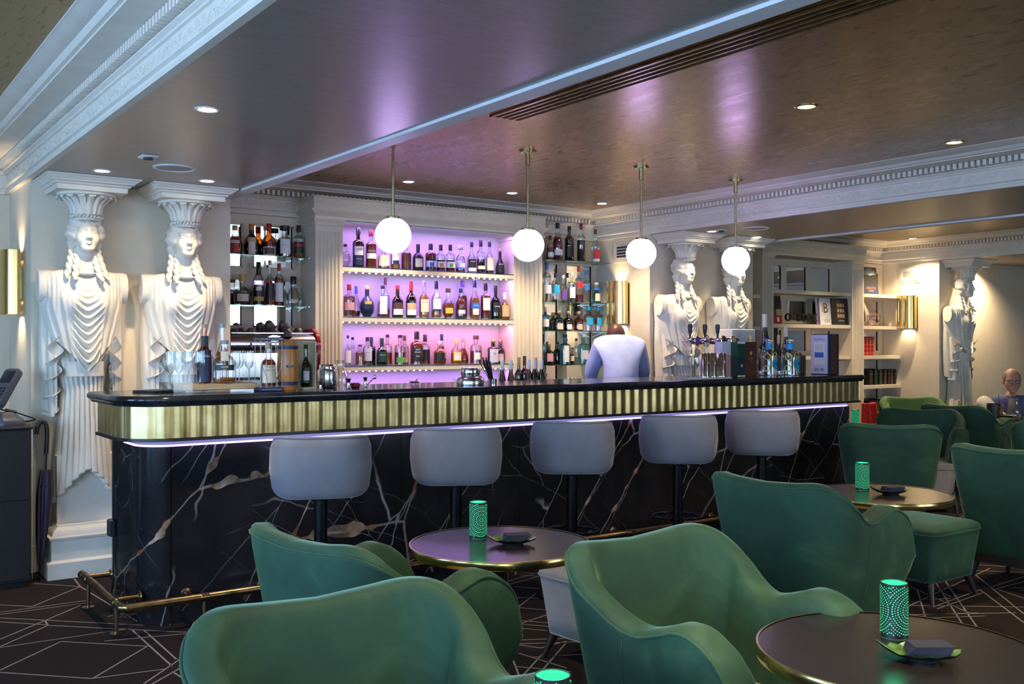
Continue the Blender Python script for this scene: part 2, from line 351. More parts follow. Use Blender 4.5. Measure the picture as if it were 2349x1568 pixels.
def smooth_path(P, n=8, closed=False):
    """Catmull-Rom through the points"""
    P = [np.array(p, float) for p in P]; out = []; N = len(P)
    for i in range(N if closed else N - 1):
        p0 = P[i - 1] if (i > 0 or closed) else P[0]; p1 = P[i]; p2 = P[(i + 1) % N]; p3 = P[(i + 2) % N] if (i + 2 < N or closed) else P[-1]
        for k in range(n):
            t = k / n; out.append(0.5 * ((2 * p1) + (-p0 + p2) * t + (2 * p0 - 5 * p1 + 4 * p2 - p3) * t * t + (-p0 + 3 * p1 - 3 * p2 + p3) * t ** 3))
    if not closed: out.append(P[-1])
    return [tuple(p) for p in out]
_txt = {}
def text_mesh(s, size, mat, bend=None, extr=0.0):
    key = (s, size, mat, bend)
    if key in _txt: return _txt[key]
    cu = bpy.data.curves.new('lettering', 'FONT'); cu.body = s; cu.size = size; cu.align_x = 'CENTER'; cu.align_y = 'CENTER'; cu.resolution_u = 2; cu.extrude = extr
    ob = bpy.data.objects.new('lettering', cu); me = bpy.data.meshes.new_from_object(ob); bpy.data.objects.remove(ob); me.name = 'lettering'
    me.materials.clear(); me.materials.append(M[mat])
    if bend:
        for v in me.vertices:
            a = v.co.x / bend; v.co = Vector((math.sin(a) * bend, v.co.y, bend * (math.cos(a) - 1) + v.co.z))
    _txt[key] = me; return me
def lettering(s, size, mat, parent, loc, rz=0.0, bend=None, tilt=PI / 2, extr=0.0):
    """flat letters standing upright, facing local -Y"""
    return place('lettering', text_mesh(s, size, mat, bend, extr), parent, loc, (tilt, 0, rz))
# ------------------------------------------------------------------ room shell
fl = struct(MB().box(XW, XE, YN, YB, -0.08, 0.0).build('floor', 'carpet'))
def carpet_lines():
    mb = MB(); w = 0.0045
    def seg(a, b, z=0.0012):
        dx, dy = b[0] - a[0], b[1] - a[1]; l = math.hypot(dx, dy)
        if l < 0.02: return
        nx, ny = -dy / l * w, dx / l * w
        mb.add([(a[0] + nx, a[1] + ny, z), (b[0] + nx, b[1] + ny, z), (b[0] - nx, b[1] - ny, z), (a[0] - nx, a[1] - ny, z)], [(0, 3, 2, 1)])
    def px(*pts):
        q = [onZ(x, y, 0) for x, y in pts]
        for a, b in zip(q, q[1:]): seg(a, b)
    # lines read off the carpet at the end of the bar and beside the low stool
    for L in ([(78, 1338), (184, 1345)], [(184, 1345), (74, 1391)], [(170, 1327), (184, 1345), (330, 1434)], [(0, 1387), (74, 1391)], [(0, 1404), (205, 1376)], [(0, 1409), (210, 1381)],
              [(0, 1417), (334, 1434)], [(0, 1426), (110, 1433)], [(0, 1466), (103, 1423), (185, 1388)], [(0, 1483), (110, 1434)], [(103, 1423), (110, 1434), (470, 1452)], [(0, 1485), (250, 1448), (300, 1442)],
              [(0, 1537), (140, 1471)], [(140, 1471), (338, 1482)], [(338, 1482), (214, 1555)], [(300, 1442), (395, 1528)], [(330, 1445), (405, 1512)], [(330, 1568), (465, 1476)], [(350, 1568), (465, 1503)],
              [(0, 1542), (210, 1556)], [(210, 1556), (380, 1534)], [(425, 1527), (465, 1560)], [(395, 1540), (440, 1568)], [(240, 1470), (440, 1452)],
              [(1942, 1360), (2162, 1440)], [(2225, 1308), (2349, 1312)], [(2225, 1308), (2349, 1408)], [(2248, 1352), (2349, 1428)], [(2276, 1345), (2349, 1322)], [(2285, 1350), (2349, 1334)], [(2140, 1392), (2248, 1352)], [(2150, 1396), (2258, 1358)], [(2090, 1388), (2349, 1392)],
              [(2290, 1352), (2349, 1372)], [(2120, 1376), (2180, 1372)], [(2060, 1410), (2330, 1405)], [(2110, 1330), (2180, 1368)], [(1180, 1345), (1240, 1350)], [(1180, 1370), (1235, 1372)], [(1178, 1400), (1250, 1345)], [(1190, 1440), (1255, 1446)], [(1185, 1478), (1240, 1486), (1300, 1470)], [(1190, 1498), (1300, 1532)], [(1180, 1528), (1310, 1540)]):
        px(*L)
    rs = random.Random(3)
    for k in range(330):
        x, y = rs.uniform(-1.5, 11.5), rs.uniform(-1.0, 6.2)
        if x < 1.6 and y > 3.2: continue
        a = math.radians(rs.choice((12, 12, 63, 63, 128, 128, 95, 152, 38)) + rs.uniform(-3, 3)); l = rs.uniform(0.5, 1.6)
        dx, dy = math.cos(a) * l / 2, math.sin(a) * l / 2; seg((x - dx, y - dy), (x + dx, y + dy))
        if rs.random() < 0.5:
            o = 0.06; seg((x - dx - math.sin(a) * o, y - dy + math.cos(a) * o), (x + dx - math.sin(a) * o, y + dy + math.cos(a) * o))
    o = mb.build('carpet_lines', 'carpet_line', fl, smooth=None, fix=False); o['kind'] = 'stuff'
carpet_lines()
struct(MB().box(XW, XE, YB, YB + 0.12, 0, ZC).build('wall_rear', 'plaster'))
struct(MB().box(XW, XE, YN - 0.12, YN, 0, ZC).build('wall_front', 'outside_wall'))
struct(MB().box(XW - 0.12, XW, YN, YB, 0, ZC).build('wall_left', 'outside_wall'))
struct(MB().box(XE, XE + 0.12, YN, YB, 0, ZC).build('wall_right', 'outside_wall'))
_edges = [XW] + [v for p in PIERS for v in p] + [XE]
for i in range(0, len(_edges), 2):
    struct(MB().box(_edges[i] - 0.2, _edges[i + 1] + 0.2, YN, YB, ZC, ZC + 0.08).build('ceiling', ('gold_leaf', 'bronze_leaf', 'gold_leaf', 'gold_leaf')[i // 2]))
for x0, x1 in PIERS:
    struct(MB().box(x0, x1, YS, YB, 0, ZS).build('pillar', 'plaster'))
    struct(MB().box(x0, x1, YN, YB, ZS, ZC - 0.001).build('beam', 'soffit'))
    s = MB().box(x1 - 0.075, x1 + 0.012, YN, YS + 0.2, ZS - 0.014, ZS + 0.02).build('trim_edge', 'strip_white'); struct(s)
    struct(MB().box(x0 - 0.012, x0 + 0.02, YS - 0.012, YB, 0, 0.16).build('baseboard_left', 'plaster'))
# windows that light the room from behind the viewer and from the left side
def window(n, loc, rz, w=1.25, h=1.75, strength='window_sky'):
    root = bpy.data.objects.new('window_%d' % n, None); COL.objects.link(root); root.location = loc; root.rotation_euler = (0, 0, rz); struct(root)
    mb = MB()
    for x in (-w / 2, w / 2 - 0.06): mb.box(x, x + 0.06, -0.09, 0, 0, h)
    for z in (0, h - 0.06): mb.box(-w / 2, w / 2, -0.088, 0, z, z + 0.06)
    mb.build('window_frame', 'moulding', root)
    for i in range(2):
        for k in range(3):
            x0 = -w / 2 + 0.06 + i * (w - 0.12) / 2; z0 = 0.06 + k * (h - 0.12) / 3
            MB().box(x0 + 0.012, x0 + (w - 0.12) / 2 - 0.012, -0.035, -0.03, z0 + 0.012, z0 + (h - 0.12) / 3 - 0.012).build('pane', strength, root)
    b = MB(); b.box(-0.015, 0.015, -0.06, 0, 0, h)
    for k in (1, 2): z = 0.06 + k * (h - 0.12) / 3; b.box(-w / 2, w / 2, -0.058, 0, z - 0.012, z + 0.012)
    b.build('glazing_bar', 'moulding', root)
for i, x in enumerate((-1.7, 0.0, 5.3, 6.9)): window(i + 1, (x, YN, 0.62), PI, 1.05, 1.75, 'window_front')
for i, y in enumerate((-1.7, 0.3, 2.3, 4.3)): window(i + 5, (XW, y, 0.62), PI / 2)

# ------------------------------------------------------------------ cornices
PROF = [(0.0, ZS), (0.034, ZS), (0.034, ZS + 0.018), (0.026, ZS + 0.021), (0.030, ZS + 0.033), (0.044, ZS + 0.040), (0.046, ZS + 0.046), (0.022, ZS + 0.050), (0.022, ZS + 0.128), (0.034, ZS + 0.131),
        (0.036, ZS + 0.138), (0.052, ZS + 0.148), (0.054, ZS + 0.152), (0.034, ZS + 0.155), (0.034, ZS + 0.194), (0.098, ZS + 0.196), (0.205, ZS + 0.199), (0.205, ZS + 0.206), (0.222, ZS + 0.209), (0.236, ZS + 0.221), (0.240, ZS + 0.226), (0.262, ZS + 0.229),
        (0.292, ZS + 0.238), (0.306, ZS + 0.244), (0.318, ZS + 0.245), (0.318, ZC), (0.0, ZC)]
DENT = MB().box(-0.0112, 0.0112, -0.055, 0.0, 0.0, 0.036).mesh('dentil', 'moulding', None); fixn(DENT)
def scroll_mesh():
    mb = MB(); pts = [(x, 0, 0.017 * math.cos(2 * PI * x / 0.26)) for x in np.linspace(-0.13, 0.13, 25)]
    mb.tube(pts, 0.0034, 5)
    for sx in (-1, 1):
        for cx, cz, up in ((0.036, -0.008, -1), (0.094, 0.010, 1)):
            sp = []
            for k in range(16):
                a = k / 15 * 2.6 * PI; r = 0.019 * (1 - 0.82 * k / 15); sp.append((sx * (cx + r * math.cos(a)), -0.001, cz + up * r * math.sin(a)))
            mb.tube(sp, [0.0030 - 0.0010 * k / 15 for k in range(16)], 5)
    for cx, cz in ((0, -0.004), (0.13, 0.004)):
        for k in range(-2, 3):
            a = math.radians(90 + k * 32) * (1 if cx == 0 else -1); mb.ball((cx + 0.011 * math.cos(a), -0.001, cz + 0.013 * math.sin(a)), (0.0045, 0.003, 0.0065), 6, 4)
    me = mb.mesh('scroll', 'moulding', 60); fixn(me); return me
SCROLL = scroll_mesh()
def cornice(name, path, runs):
    """runs: (fixed coordinate, from, to, 'X' or 'Y' wall) stretches that carry dentils and scrolls"""
    o = struct(MB().sweep(path, PROF).build(name, 'moulding', smooth=25))
    for axis, c, a, b in runs:
        rz = 0 if axis == 'Y' else -PI / 2
        n = int(round((b - a) / 0.041))
        for i in range(n):
            p = a + (i + 0.5) * 0.041; place('dentil', DENT, o, (p, c - 0.035, ZS + 0.157) if axis == 'Y' else (c - 0.035, p, ZS + 0.157), (0, 0, rz))
        for i in range(int((b - a) / 0.26)):
            p = a + 0.15 + i * 0.26; place('scroll', SCROLL, o, (p, c - 0.0225, ZS + 0.089) if axis == 'Y' else (c - 0.0225, p, ZS + 0.089), (0, 0, rz))
(P1a, P1b), (P2a, P2b), (P3a, P3b) = PIERS
cornice('trim_1', [(XW, YB), (P1a, YB), (P1a, YN)], [('X', P1a, 2.55, 7.28), ('Y', YB, 0.35, 1.02)])
cornice('trim_2', [(P1b, YN), (P1b, YB), (P2a, YB), (P2a, YN)], [('Y', YB, 2.52, 6.18), ('X', P2a, 2.85, 7.28)])
cornice('trim_3', [(P2b, YN), (P2b, YB), (P3a, YB), (P3a, YN)], [('Y', YB, 7.9, 10.92), ('X', P3a, 4.35, 7.28)])
cornice('trim_4', [(P3b, YN), (P3b, YB), (XE, YB), (XE, YN)], [])

# ------------------------------------------------------------------ ceiling fittings
def aim(o, frm, to):
    d = Vector(to) - Vector(frm); o.rotation_euler = d.to_track_quat('-Z', 'Y').to_euler()
def downlight(loc, label, target=None, watts=30, size=88, blend=0.6, r=0.042, col=(1.0, 0.78, 0.50), glow='lamp_warm', rad=0.03):
    t = thing('downlight', label, 'ceiling light', loc, group='recessed downlights')
    MB().lathe([(r * 0.92, 0.0), (r * 0.92, -0.004), (r * 1.12, -0.006), (r * 1.25, -0.003), (r * 1.25, 0.0)], n=24, cap=False).build('bezel', 'white_plastic' if glow == 'lamp_warm' else 'brass_fitting', t)
    MB().lathe([(0.0005, -0.002), (r * 0.9, -0.0025), (r * 0.92, 0.0)], n=24, cap=False).build('lens', glow, t)
    if watts:
        l = bpy.data.lights.new('downlight_beam', 'SPOT'); l.energy = watts * SPOT; l.color = col; l.spot_size = math.radians(size); l.spot_blend = blend; l.shadow_soft_size = rad
        lo = bpy.data.objects.new('downlight_beam', l); COL.objects.link(lo); lo.parent = t; lo.location = (0, 0, -0.012)
        if target: aim(lo, (loc[0], loc[1], loc[2] - 0.012), target)
    return t
downlight((1.39, 4.175, ZS), 'white downlight alone in the taupe beam above the bar corner', None, 24, 100)
downlight((1.391, 6.012, ZS), 'white downlight over the first caryatid beside the dark cabinet', (1.40, 6.26, 1.3), 15, 84, 0.8)
downlight((2.00, 6.01, ZS), 'white downlight over the caryatid next to the glass shelves', (2.0, 6.26, 1.3), 15, 84, 0.8)
downlight((3.777, 6.645, ZC), 'white downlight in the bronze ceiling behind the first globe pendant', None, 38, 100)
downlight((4.761, 6.644, ZC), 'white downlight in the bronze ceiling, middle of the row before the lit shelves', None, 38, 100)
downlight((5.767, 6.673, ZC), 'white downlight in the corner of the bronze ceiling over the gin bottles', None, 38, 100)
downlight((4.288, 3.319, ZC), 'yellow downlight in the bronze ceiling near the slot grille', None, 20, 110, glow='lamp_yellow', r=0.05, col=(1, 0.76, 0.45))
downlight((5.797, 3.374, ZC), 'yellow downlight in the bronze ceiling close to the dentil cornice', None, 20, 110, glow='lamp_yellow', r=0.05, col=(1, 0.76, 0.45))
downlight((6.556, 6.095, ZS), 'white downlight over the caryatid beside the bartender', (6.57, 6.30, 1.3), 15, 84, 0.8)
downlight((7.247, 6.174, ZS), 'white downlight over the caryatid behind the last globe pendant', (7.25, 6.36, 1.3), 15, 84, 0.8)
downlight((10.7, 6.75, ZC), 'white downlight in the gold ceiling over the bookcase', None, 48, 110)
_p = onZ(2270, 599, ZS)
downlight((_p[0], _p[1], ZS), 'white downlight over the seated guest by the far caryatid', (_p[0] + 0.1, 6.5, 1.3), 45, 125, 0.8)
for _x, _y, _z, _l in ((1.74, 1.95, ZS, 'white downlight in the beam over the near lounge chairs'), (1.74, 0.60, ZS, 'white downlight in the beam over the viewer'), (3.0, 1.0, ZC, 'white downlight in the bronze ceiling over the front table'), (5.0, 1.6, ZC, 'white downlight in the bronze ceiling beyond the front table'), (7.0, 2.9, ZS, 'white downlight in the far beam over the passage'), (9.4, 4.4, ZC, 'white downlight in the gold ceiling over the far chairs'), (9.4, 6.5, ZC, 'white downlight in the gold ceiling before the bookcase'), (9.4, 1.6, ZC, 'added unseen downlight in the gold ceiling beside the far lounge'), (12.0, 2.6, ZS, 'added unseen downlight in the last beam beside the far lounge'), (12.0, 5.0, ZS, 'white downlight in the last beam over the banquette'), (7.0, 0.4, ZS, 'white downlight in the far beam behind the viewer')):  # out of view; the far-lounge ones are added to brighten the dark right side
    downlight((_x, _y, _z), _l, None, 30, 92)
def speaker(loc, label):
    t = thing('ceiling_speaker', label, 'speaker', loc, group='round ceiling speakers')
    MB().lathe([(0.118, 0.0), (0.118, -0.006), (0.104, -0.009), (0.098, -0.004), (0.098, 0.0)], n=40, cap=False).build('rim', 'white_plastic', t)
    MB().lathe([(0.098, -0.004), (0.07, -0.0075), (0.03, -0.009), (0.0005, -0.0092)], n=40, cap=False).build('grille', 'speaker_mesh', t)
speaker((1.70, 5.67, ZS), 'round grey speaker in the beam above the two caryatids beside the umbrella')
speaker((6.69, 5.714, ZS), 'round grey speaker in the beam above the beer tap')
t = thing('motion_sensor', 'small square white sensor on the beam by the round speaker', 'sensor', (1.48, 5.395, ZS))
MB().box(-0.045, 0.045, -0.045, 0.045, -0.012, 0, 0.004).build('plate', 'white_plastic', t); MB().lathe([(0.026, -0.012), (0.024, -0.022), (0.0005, -0.024)], n=20).build('lens_cap', 'grille_dark', t)
t = thing('smoke_sensor', 'flat white sensor beside the far round speaker over the beer tap', 'sensor', (6.52, 5.95, ZS))
MB().box(-0.045, 0.045, -0.045, 0.045, -0.012, 0, 0.004).build('plate', 'white_plastic', t); MB().lathe([(0.026, -0.012), (0.024, -0.022), (0.0005, -0.024)], n=20).build('lens_cap', 'grille_dark', t)
# slot diffuser of the air conditioning
t = thing('slot_grille', 'long bronze slot air grille in the ceiling beside the white beam edge', 'air vent', (3.04, 0, ZC))
MB().box(0.0, 0.20, -3.0, 4.45, -0.003, 0).build('void', 'grille_dark', t)
for i in range(5): MB().box(i * 0.0455, i * 0.0455 + (0.018 if i in (0, 4) else 0.014), -3.0, 4.45, -0.012, -0.003).build('slat', 'bronze_leaf', t)
MB().box(0.0, 0.20, 4.435, 4.455, -0.0125, -0.003).build('end_bar', 'bronze_leaf', t)
# globe pendants
def pendant(x, label):
    t = thing('globe_pendant', label, 'pendant lamp', (x, 5.13, ZC), group='opal globe pendants over the bar')
    MB().lathe([(0.0005, 0), (0.052, 0), (0.052, -0.014), (0.030, -0.016), (0.030, -0.018), (0.0005, -0.018)], n=28).build('canopy', 'brass_fitting', t)
    MB().box(-0.066, 0.066, -0.012, 0.012, -0.006, -0.001).build('ceiling_bracket', 'brass_fitting', t)
    MB().lathe([(0.0155, -0.018), (0.0155, -0.095), (0.0085, -0.098)], n=16).build('sleeve', 'brass_fitting', t)
    MB().tube([(0, 0, -0.09), (0, 0, -0.505)], 0.0085, 12).build('rod', 'brass_fitting', t)
    MB().lathe([(0.0085, -0.500), (0.042, -0.503), (0.045, -0.506), (0.045, -0.528), (0.040, -0.530)], n=28).build('gallery', 'brass_fitting', t)
    for k in range(3):
        a = 2 * PI * k / 3 + 0.4; MB().tube([(0.044 * math.cos(a), 0.044 * math.sin(a), -0.517), (0.056 * math.cos(a), 0.056 * math.sin(a), -0.517)], 0.004, 8).build('screw', 'brass_fitting', t)
    MB().ball((0, 0, -0.613), 0.1065, 40, 24).build('globe', 'globe', t, smooth=180)
for x, l in zip((2.812, 3.80, 4.798, 5.78), ('opal globe pendant in front of the lit bottle shelves, nearest the white beam edge', 'opal globe pendant before the fluted pilaster, second from the beam edge', 'opal globe pendant by the brass sconce and air grille', 'opal globe pendant before the caryatid face behind the beer tap')):
    pendant(x, l)

# ------------------------------------------------------------------ wall fittings
def sconce(x, y, label, z=1.585):
    t = thing('wall_sconce', label, 'wall lamp', (x, y, z), group='brass wall sconces')
    MB().box(-0.012, 0, -0.105, 0.105, 0, 0.385).build('backplate', 'brass_fitting', t)
    R = 0.088
    for nm, cy, a0, a1, rr in (('shade', -0.02, 84, 276, R), ('shade', 0.062, 92, 268, R * 0.92)):
        ring = [(-0.040 + rr * math.cos(math.radians(a0 + (a1 - a0) * k / 24)), cy + rr * math.sin(math.radians(a0 + (a1 - a0) * k / 24))) for k in range(25)]
        inn = [(-0.040 + (rr - 0.003) * math.cos(math.radians(a0 + (a1 - a0) * k / 24)), cy + (rr - 0.003) * math.sin(math.radians(a0 + (a1 - a0) * k / 24))) for k in range(24, -1, -1)]
        MB().prism(ring + inn, 0, 0.402).build(nm, 'brass_brushed', t, smooth=50)
    MB().box(-0.05, -0.012, -0.02, 0.02, 0.1, 0.3).build('arm', 'brass_fitting', t)
    for zz, d in ((0.33, 1), (0.07, -1)):
        MB().lathe([(0.0005, 0), (0.022, 0), (0.022, 0.01), (0.0005, 0.01)], (-0.05, 0.02, zz), 12).build('bulb', 'lamp_yellow', t)
        l = bpy.data.lights.new('sconce_beam', 'SPOT'); l.energy = 3.5 * SPOT; l.color = (1, 0.78, 0.48); l.spot_size = math.radians(110); l.spot_blend = 0.8; l.shadow_soft_size = 0.02
        lo = bpy.data.objects.new('sconce_beam', l); COL.objects.link(lo); lo.parent = t; lo.location = (-0.05, 0.02, zz + d * 0.012); lo.rotation_euler = (PI if d > 0 else 0, 0, 0)
sconce(P1a, 6.90, 'brass tube sconce on the blue-lit pier side at the picture edge')
sconce(P2a, 6.98, 'brass tube sconce on the pier behind the bartender')
sconce(P3a, 6.99, 'brass tube sconce on the pier beside the bookcase with red volumes')
def vent(x, y, z, w, h, label, bars):
    t = thing('air_grille', label, 'air vent', (x, y, z), group='square wall grilles')
    MB().box(-0.014, 0, -w / 2, w / 2, -h / 2, h / 2).build('frame', 'moulding', t)
    if bars:
        MB().box(-0.016, -0.014, -w * 0.36, w * 0.30, -h * 0.30, h * 0.30).build('opening', 'moulding', t)
        for k in range(4): MB().box(-0.018, -0.0155, -w * 0.34, w * 0.28, h * (-0.26 + 0.15 * k), h * (-0.26 + 0.15 * k + 0.085)).build('slot', 'grille_dark', t)
    else:
        MB().box(-0.024, -0.014, -w * 0.40, w * 0.40, -h * 0.40, h * 0.40, 0.004).build('cover', 'moulding', t); MB().box(-0.026, -0.0235, -w * 0.26, w * 0.26, -h * 0.18, h * 0.18).build('opening', 'speaker_mesh', t)
vent(P2a, 6.98, 2.265, 0.23, 0.19, 'white louvred grille above the sconce behind the bartender', True)
vent(P3a, 7.0, 2.25, 0.27, 0.20, 'white square grille on the pier above the bookcase sconce', False)
# ------------------------------------------------------------------ bar counter
def bar_outline(x0, x1, yf, yb, r, rr=0.05, n=10):
    """plan of the counter, open at the rear: from the rear of the short end round the front to the far end"""
    return [(x0, yb), (x0, yf + r + 0.10)] + arc(x0 + r, yf + r, r, 180, 270, n) + arc(x1 - rr, yf + rr, rr, 270, 360, 4) + [(x1, yb)]
BX0, BX1, BYF, BYB = 1.345, 6.98, 4.975, 5.60
bar = thing('bar_counter', 'long black marble bar counter with a ribbed brass band', 'bar', (0, 0, 0))
# body panels, one object each, meeting in fine seams
def panel(x0, x1): MB().box(x0 + 0.0015, x1 - 0.0015, BYF, BYF + 0.03, 0.06, 0.885).build('marble_panel', 'black_marble', bar)
_cx = [BX0 + 0.13, 2.78, 3.62, 4.48, 5.34, 6.18, BX1]
for a, b_ in zip(_cx, _cx[1:]): panel(a, b_)
pts = arc(BX0 + 0.13, BYF + 0.13, 0.13, 182, 269, 12)
MB().sweep(pts, [(0, 0.0), (0, 0.885), (-0.03, 0.885), (-0.03, 0.0)]).build('marble_corner', 'black_marble', bar)
MB().box(BX0, BX0 + 0.03, BYF + 0.135, BYB, 0.06, 0.885).build('marble_panel', 'black_marble', bar)
MB().box(BX1 - 0.03, BX1 - 0.001, BYF + 0.031, BYB, 0.06, 0.884).build('marble_panel', 'black_marble', bar)
MB().prism([(BX0 + 0.035, BYB - 0.03), (BX0 + 0.035, BYF + 0.16), (BX0 + 0.16, BYF + 0.035), (BX1 - 0.035, BYF + 0.035), (BX1 - 0.035, BYB - 0.03)], 0.0, 0.93).build('carcass', 'black_trim', bar)
MB().box(BX0 + 0.13, BX1 - 0.04, BYF + 0.018, BYF + 0.05, 0.0, 0.06).build('plinth', 'black_trim', bar)
# ribbed brass band
GX0, GX1, GYF, GYB, GR = 1.245, 7.01, 4.872, 5.48, 0.22
gz0, gz1 = 0.938, 1.092
path = bar_outline(GX0, GX1, GYF, GYB, GR, 0.06)
MB().sweep(path, [(-0.012, gz0), (-0.012, gz1), (-0.04, gz1), (-0.04, gz0)]).build('band_backing', 'black_trim', bar)
MB().sweep(path, [(0.012, gz0 - 0.016), (0.012, gz0 - 0.001), (-0.10, gz0 - 0.001), (-0.10, gz0 - 0.016)]).build('band_foot', 'black_trim', bar)
# resample the outline and set a rib on every step; straight runs share one mesh
def resample(P, step):
    out = []; acc = 0.0
    for a, b_ in zip(P, P[1:]):
        l = math.hypot(b_[0] - a[0], b_[1] - a[1]); t = -acc if acc else 0.0
        s_ = step - acc if acc else 0.0
        while s_ <= l + 1e-9:
            u = s_ / l; out.append((a[0] + (b_[0] - a[0]) * u, a[1] + (b_[1] - a[1]) * u)); s_ += step
        acc = (l - (s_ - step)) % step
    return out
def rib_mesh(w):
    pr = [(-w / 2, 0.004)] + [(-w / 2 + w * k / 20, -0.0080 * (0.5 - 0.5 * math.cos(2 * PI * k / 20))) for k in range(21)] + [(w / 2, 0.004)]
    me = MB().loft([[(x, y, gz0) for x, y in pr], [(x, y, gz1) for x, y in pr]], closed=True, cap=True).mesh('rib', 'ribbed_brass', 70); fixn(me); return me
RIBW = 0.0800; RIBM = rib_mesh(RIBW)
rs_ = resample(path, RIBW)
for a, b_ in zip(rs_, rs_[1:]):
    ang = math.atan2(b_[1] - a[1], b_[0] - a[0]); place('rib', RIBM, bar, ((a[0] + b_[0]) / 2, (a[1] + b_[1]) / 2, 0), (0, 0, ang))
# light strip under the band
lp = bar_outline(BX0 - 0.012, 6.94, BYF - 0.020, 5.30, 0.15, 0.03)
MB().sweep(lp, [(0, 0.897), (0, 0.921), (-0.02, 0.921), (-0.02, 0.897)]).build('strip_cover', 'led_diffuser', bar)
MB().sweep(lp, [(0.003, 0.889), (0.003, 0.898), (-0.015, 0.898), (-0.015, 0.889)]).build('light_strip', 'led_purple', bar)
# worktop with a nosed edge
WX0, WX1, WYF, WYB, WR = 1.205, 7.03, 4.83, 5.53, 0.25
wp = bar_outline(WX0, WX1, WYF, WYB, WR, 0.07)
top = MB()
prof = [(-0.045, 1.093), (-0.020, 1.095), (-0.014, 1.104), (-0.012, 1.108), (-0.002, 1.112), (0.004, 1.120), (0.004, 1.132), (-0.004, 1.142), (-0.012, 1.146)]
rings = []
tmp = MB(); tmp.sweep(wp, prof, cap=False); n = len(prof); RV = [tmp.v[i * n:(i + 1) * n] for i in range(len(wp))]
top.loft(RV, closed=False)
for lev in (n - 1, 0):
    o = len(top.v); ring = [r_[lev] for r_ in RV]; top.v.extend(ring); top.f.append(tuple(range(o, o + len(ring))))
top.build('worktop', 'worktop', bar, smooth=50)
MB().box(WX0 + 0.02, WX1 - 0.02, WYB - 0.012, WYB, 1.093, 1.146).build('worktop_back', 'worktop', bar)
# service counter behind the bar
sc = thing('service_counter', 'low dark service counter behind the bar under the mirrors', 'counter', (0, 0, 0))
MB().box(2.42, 6.2, 6.72, YB - 0.003, 0.86, 0.90).build('top', 'worktop', sc); MB().box(2.45, 6.17, 6.78, YB - 0.003, 0.0, 0.86).build('carcass', 'dark_wood', sc)
for k in range(6): MB().box(2.47 + k * 0.62, 2.47 + k * 0.62 + 0.60, 6.765, 6.78, 0.06, 0.84).build('door', 'dark_wood', sc)
# brass foot rail
fr = thing('foot_rail', 'aged brass foot rail on short posts around the bar', 'foot rail')
RX, RY, RZ = 1.215, 4.848, 0.148
MB().tube([(RX, 5.68, RZ), (RX, RY + 0.012, RZ), (RX + 0.012, RY, RZ), (6.95, RY, RZ)], 0.0205, 14).build('rail', 'brass_aged', fr)
MB().lathe([(0.0005, -0.006), (0.0225, -0.006), (0.0225, 0.05), (0.0005, 0.05)], n=14).build('end_cap', 'brass_aged', fr, loc=(RX, 5.70, RZ), rot=(PI / 2, 0, 0))
def post(x, y):
    MB().tube([(x, y, 0), (x, y, RZ)], 0.0115, 12).build('post', 'brass_fitting', fr); MB().lathe([(0.0005, 0), (0.031, 0), (0.031, 0.004), (0.014, 0.007), (0.0005, 0.007)], (x, y, 0), 20).build('flange', 'brass_aged', fr)
def collar(x, y, along):
    MB().lathe([(0.0215, -0.02), (0.0235, -0.018), (0.0235, 0.018), (0.0215, 0.02)], n=16, cap=False).build('collar', 'brass_aged', fr, loc=(x, y, RZ), rot=(0, PI / 2, 0) if along == 'x' else (PI / 2, 0, 0))
def stub(a, b_):
    MB().tube([a, b_], 0.0135, 12).build('bracket', 'brass_aged', fr)
    d = (b_[0] - a[0], b_[1] - a[1]); MB().lathe([(0.0005, 0), (0.028, 0), (0.026, 0.006), (0.014, 0.010)], n=18).build('rosette', 'brass_aged', fr, loc=b_, rot=((0, -PI / 2, 0) if abs(d[0]) > abs(d[1]) else (PI / 2, 0, 0)))
for x in (1.60, 2.55, 3.5, 4.45, 5.4, 6.35, 6.85): post(x, RY); collar(x, RY, 'x'); stub((x - 0.05, RY, RZ), (x - 0.05, BYF, RZ))
for y in (4.98, 5.56): post(RX, y); collar(RX, y, 'y'); stub((RX, y + 0.06, RZ), (BX0, y + 0.06, RZ))
# cable with a small adaptor on the end of the bar
cb = thing('power_cable', 'thin black cable with an adaptor running down the bar end', 'cable')
cx_, cy_ = BX0 - 0.006, 5.54
MB().tube(smooth_path([(cx_, cy_, 0.90), (cx_ - 0.002, cy_ - 0.005, 0.6), (cx_, cy_ - 0.002, 0.36), (cx_ - 0.004, cy_ - 0.01, 0.16), (cx_ - 0.05, cy_ - 0.16, 0.05), (cx_ - 0.03, cy_ - 0.32, 0.010), (cx_ + 0.0, cy_ - 0.36, 0.008)]), 0.004, 6).build('cable', 'cable', cb)
MB().box(cx_ - 0.030, cx_ + 0.004, cy_ - 0.03, cy_ + 0.025, 0.37, 0.46, 0.006).build('adaptor', 'black_plastic', cb)
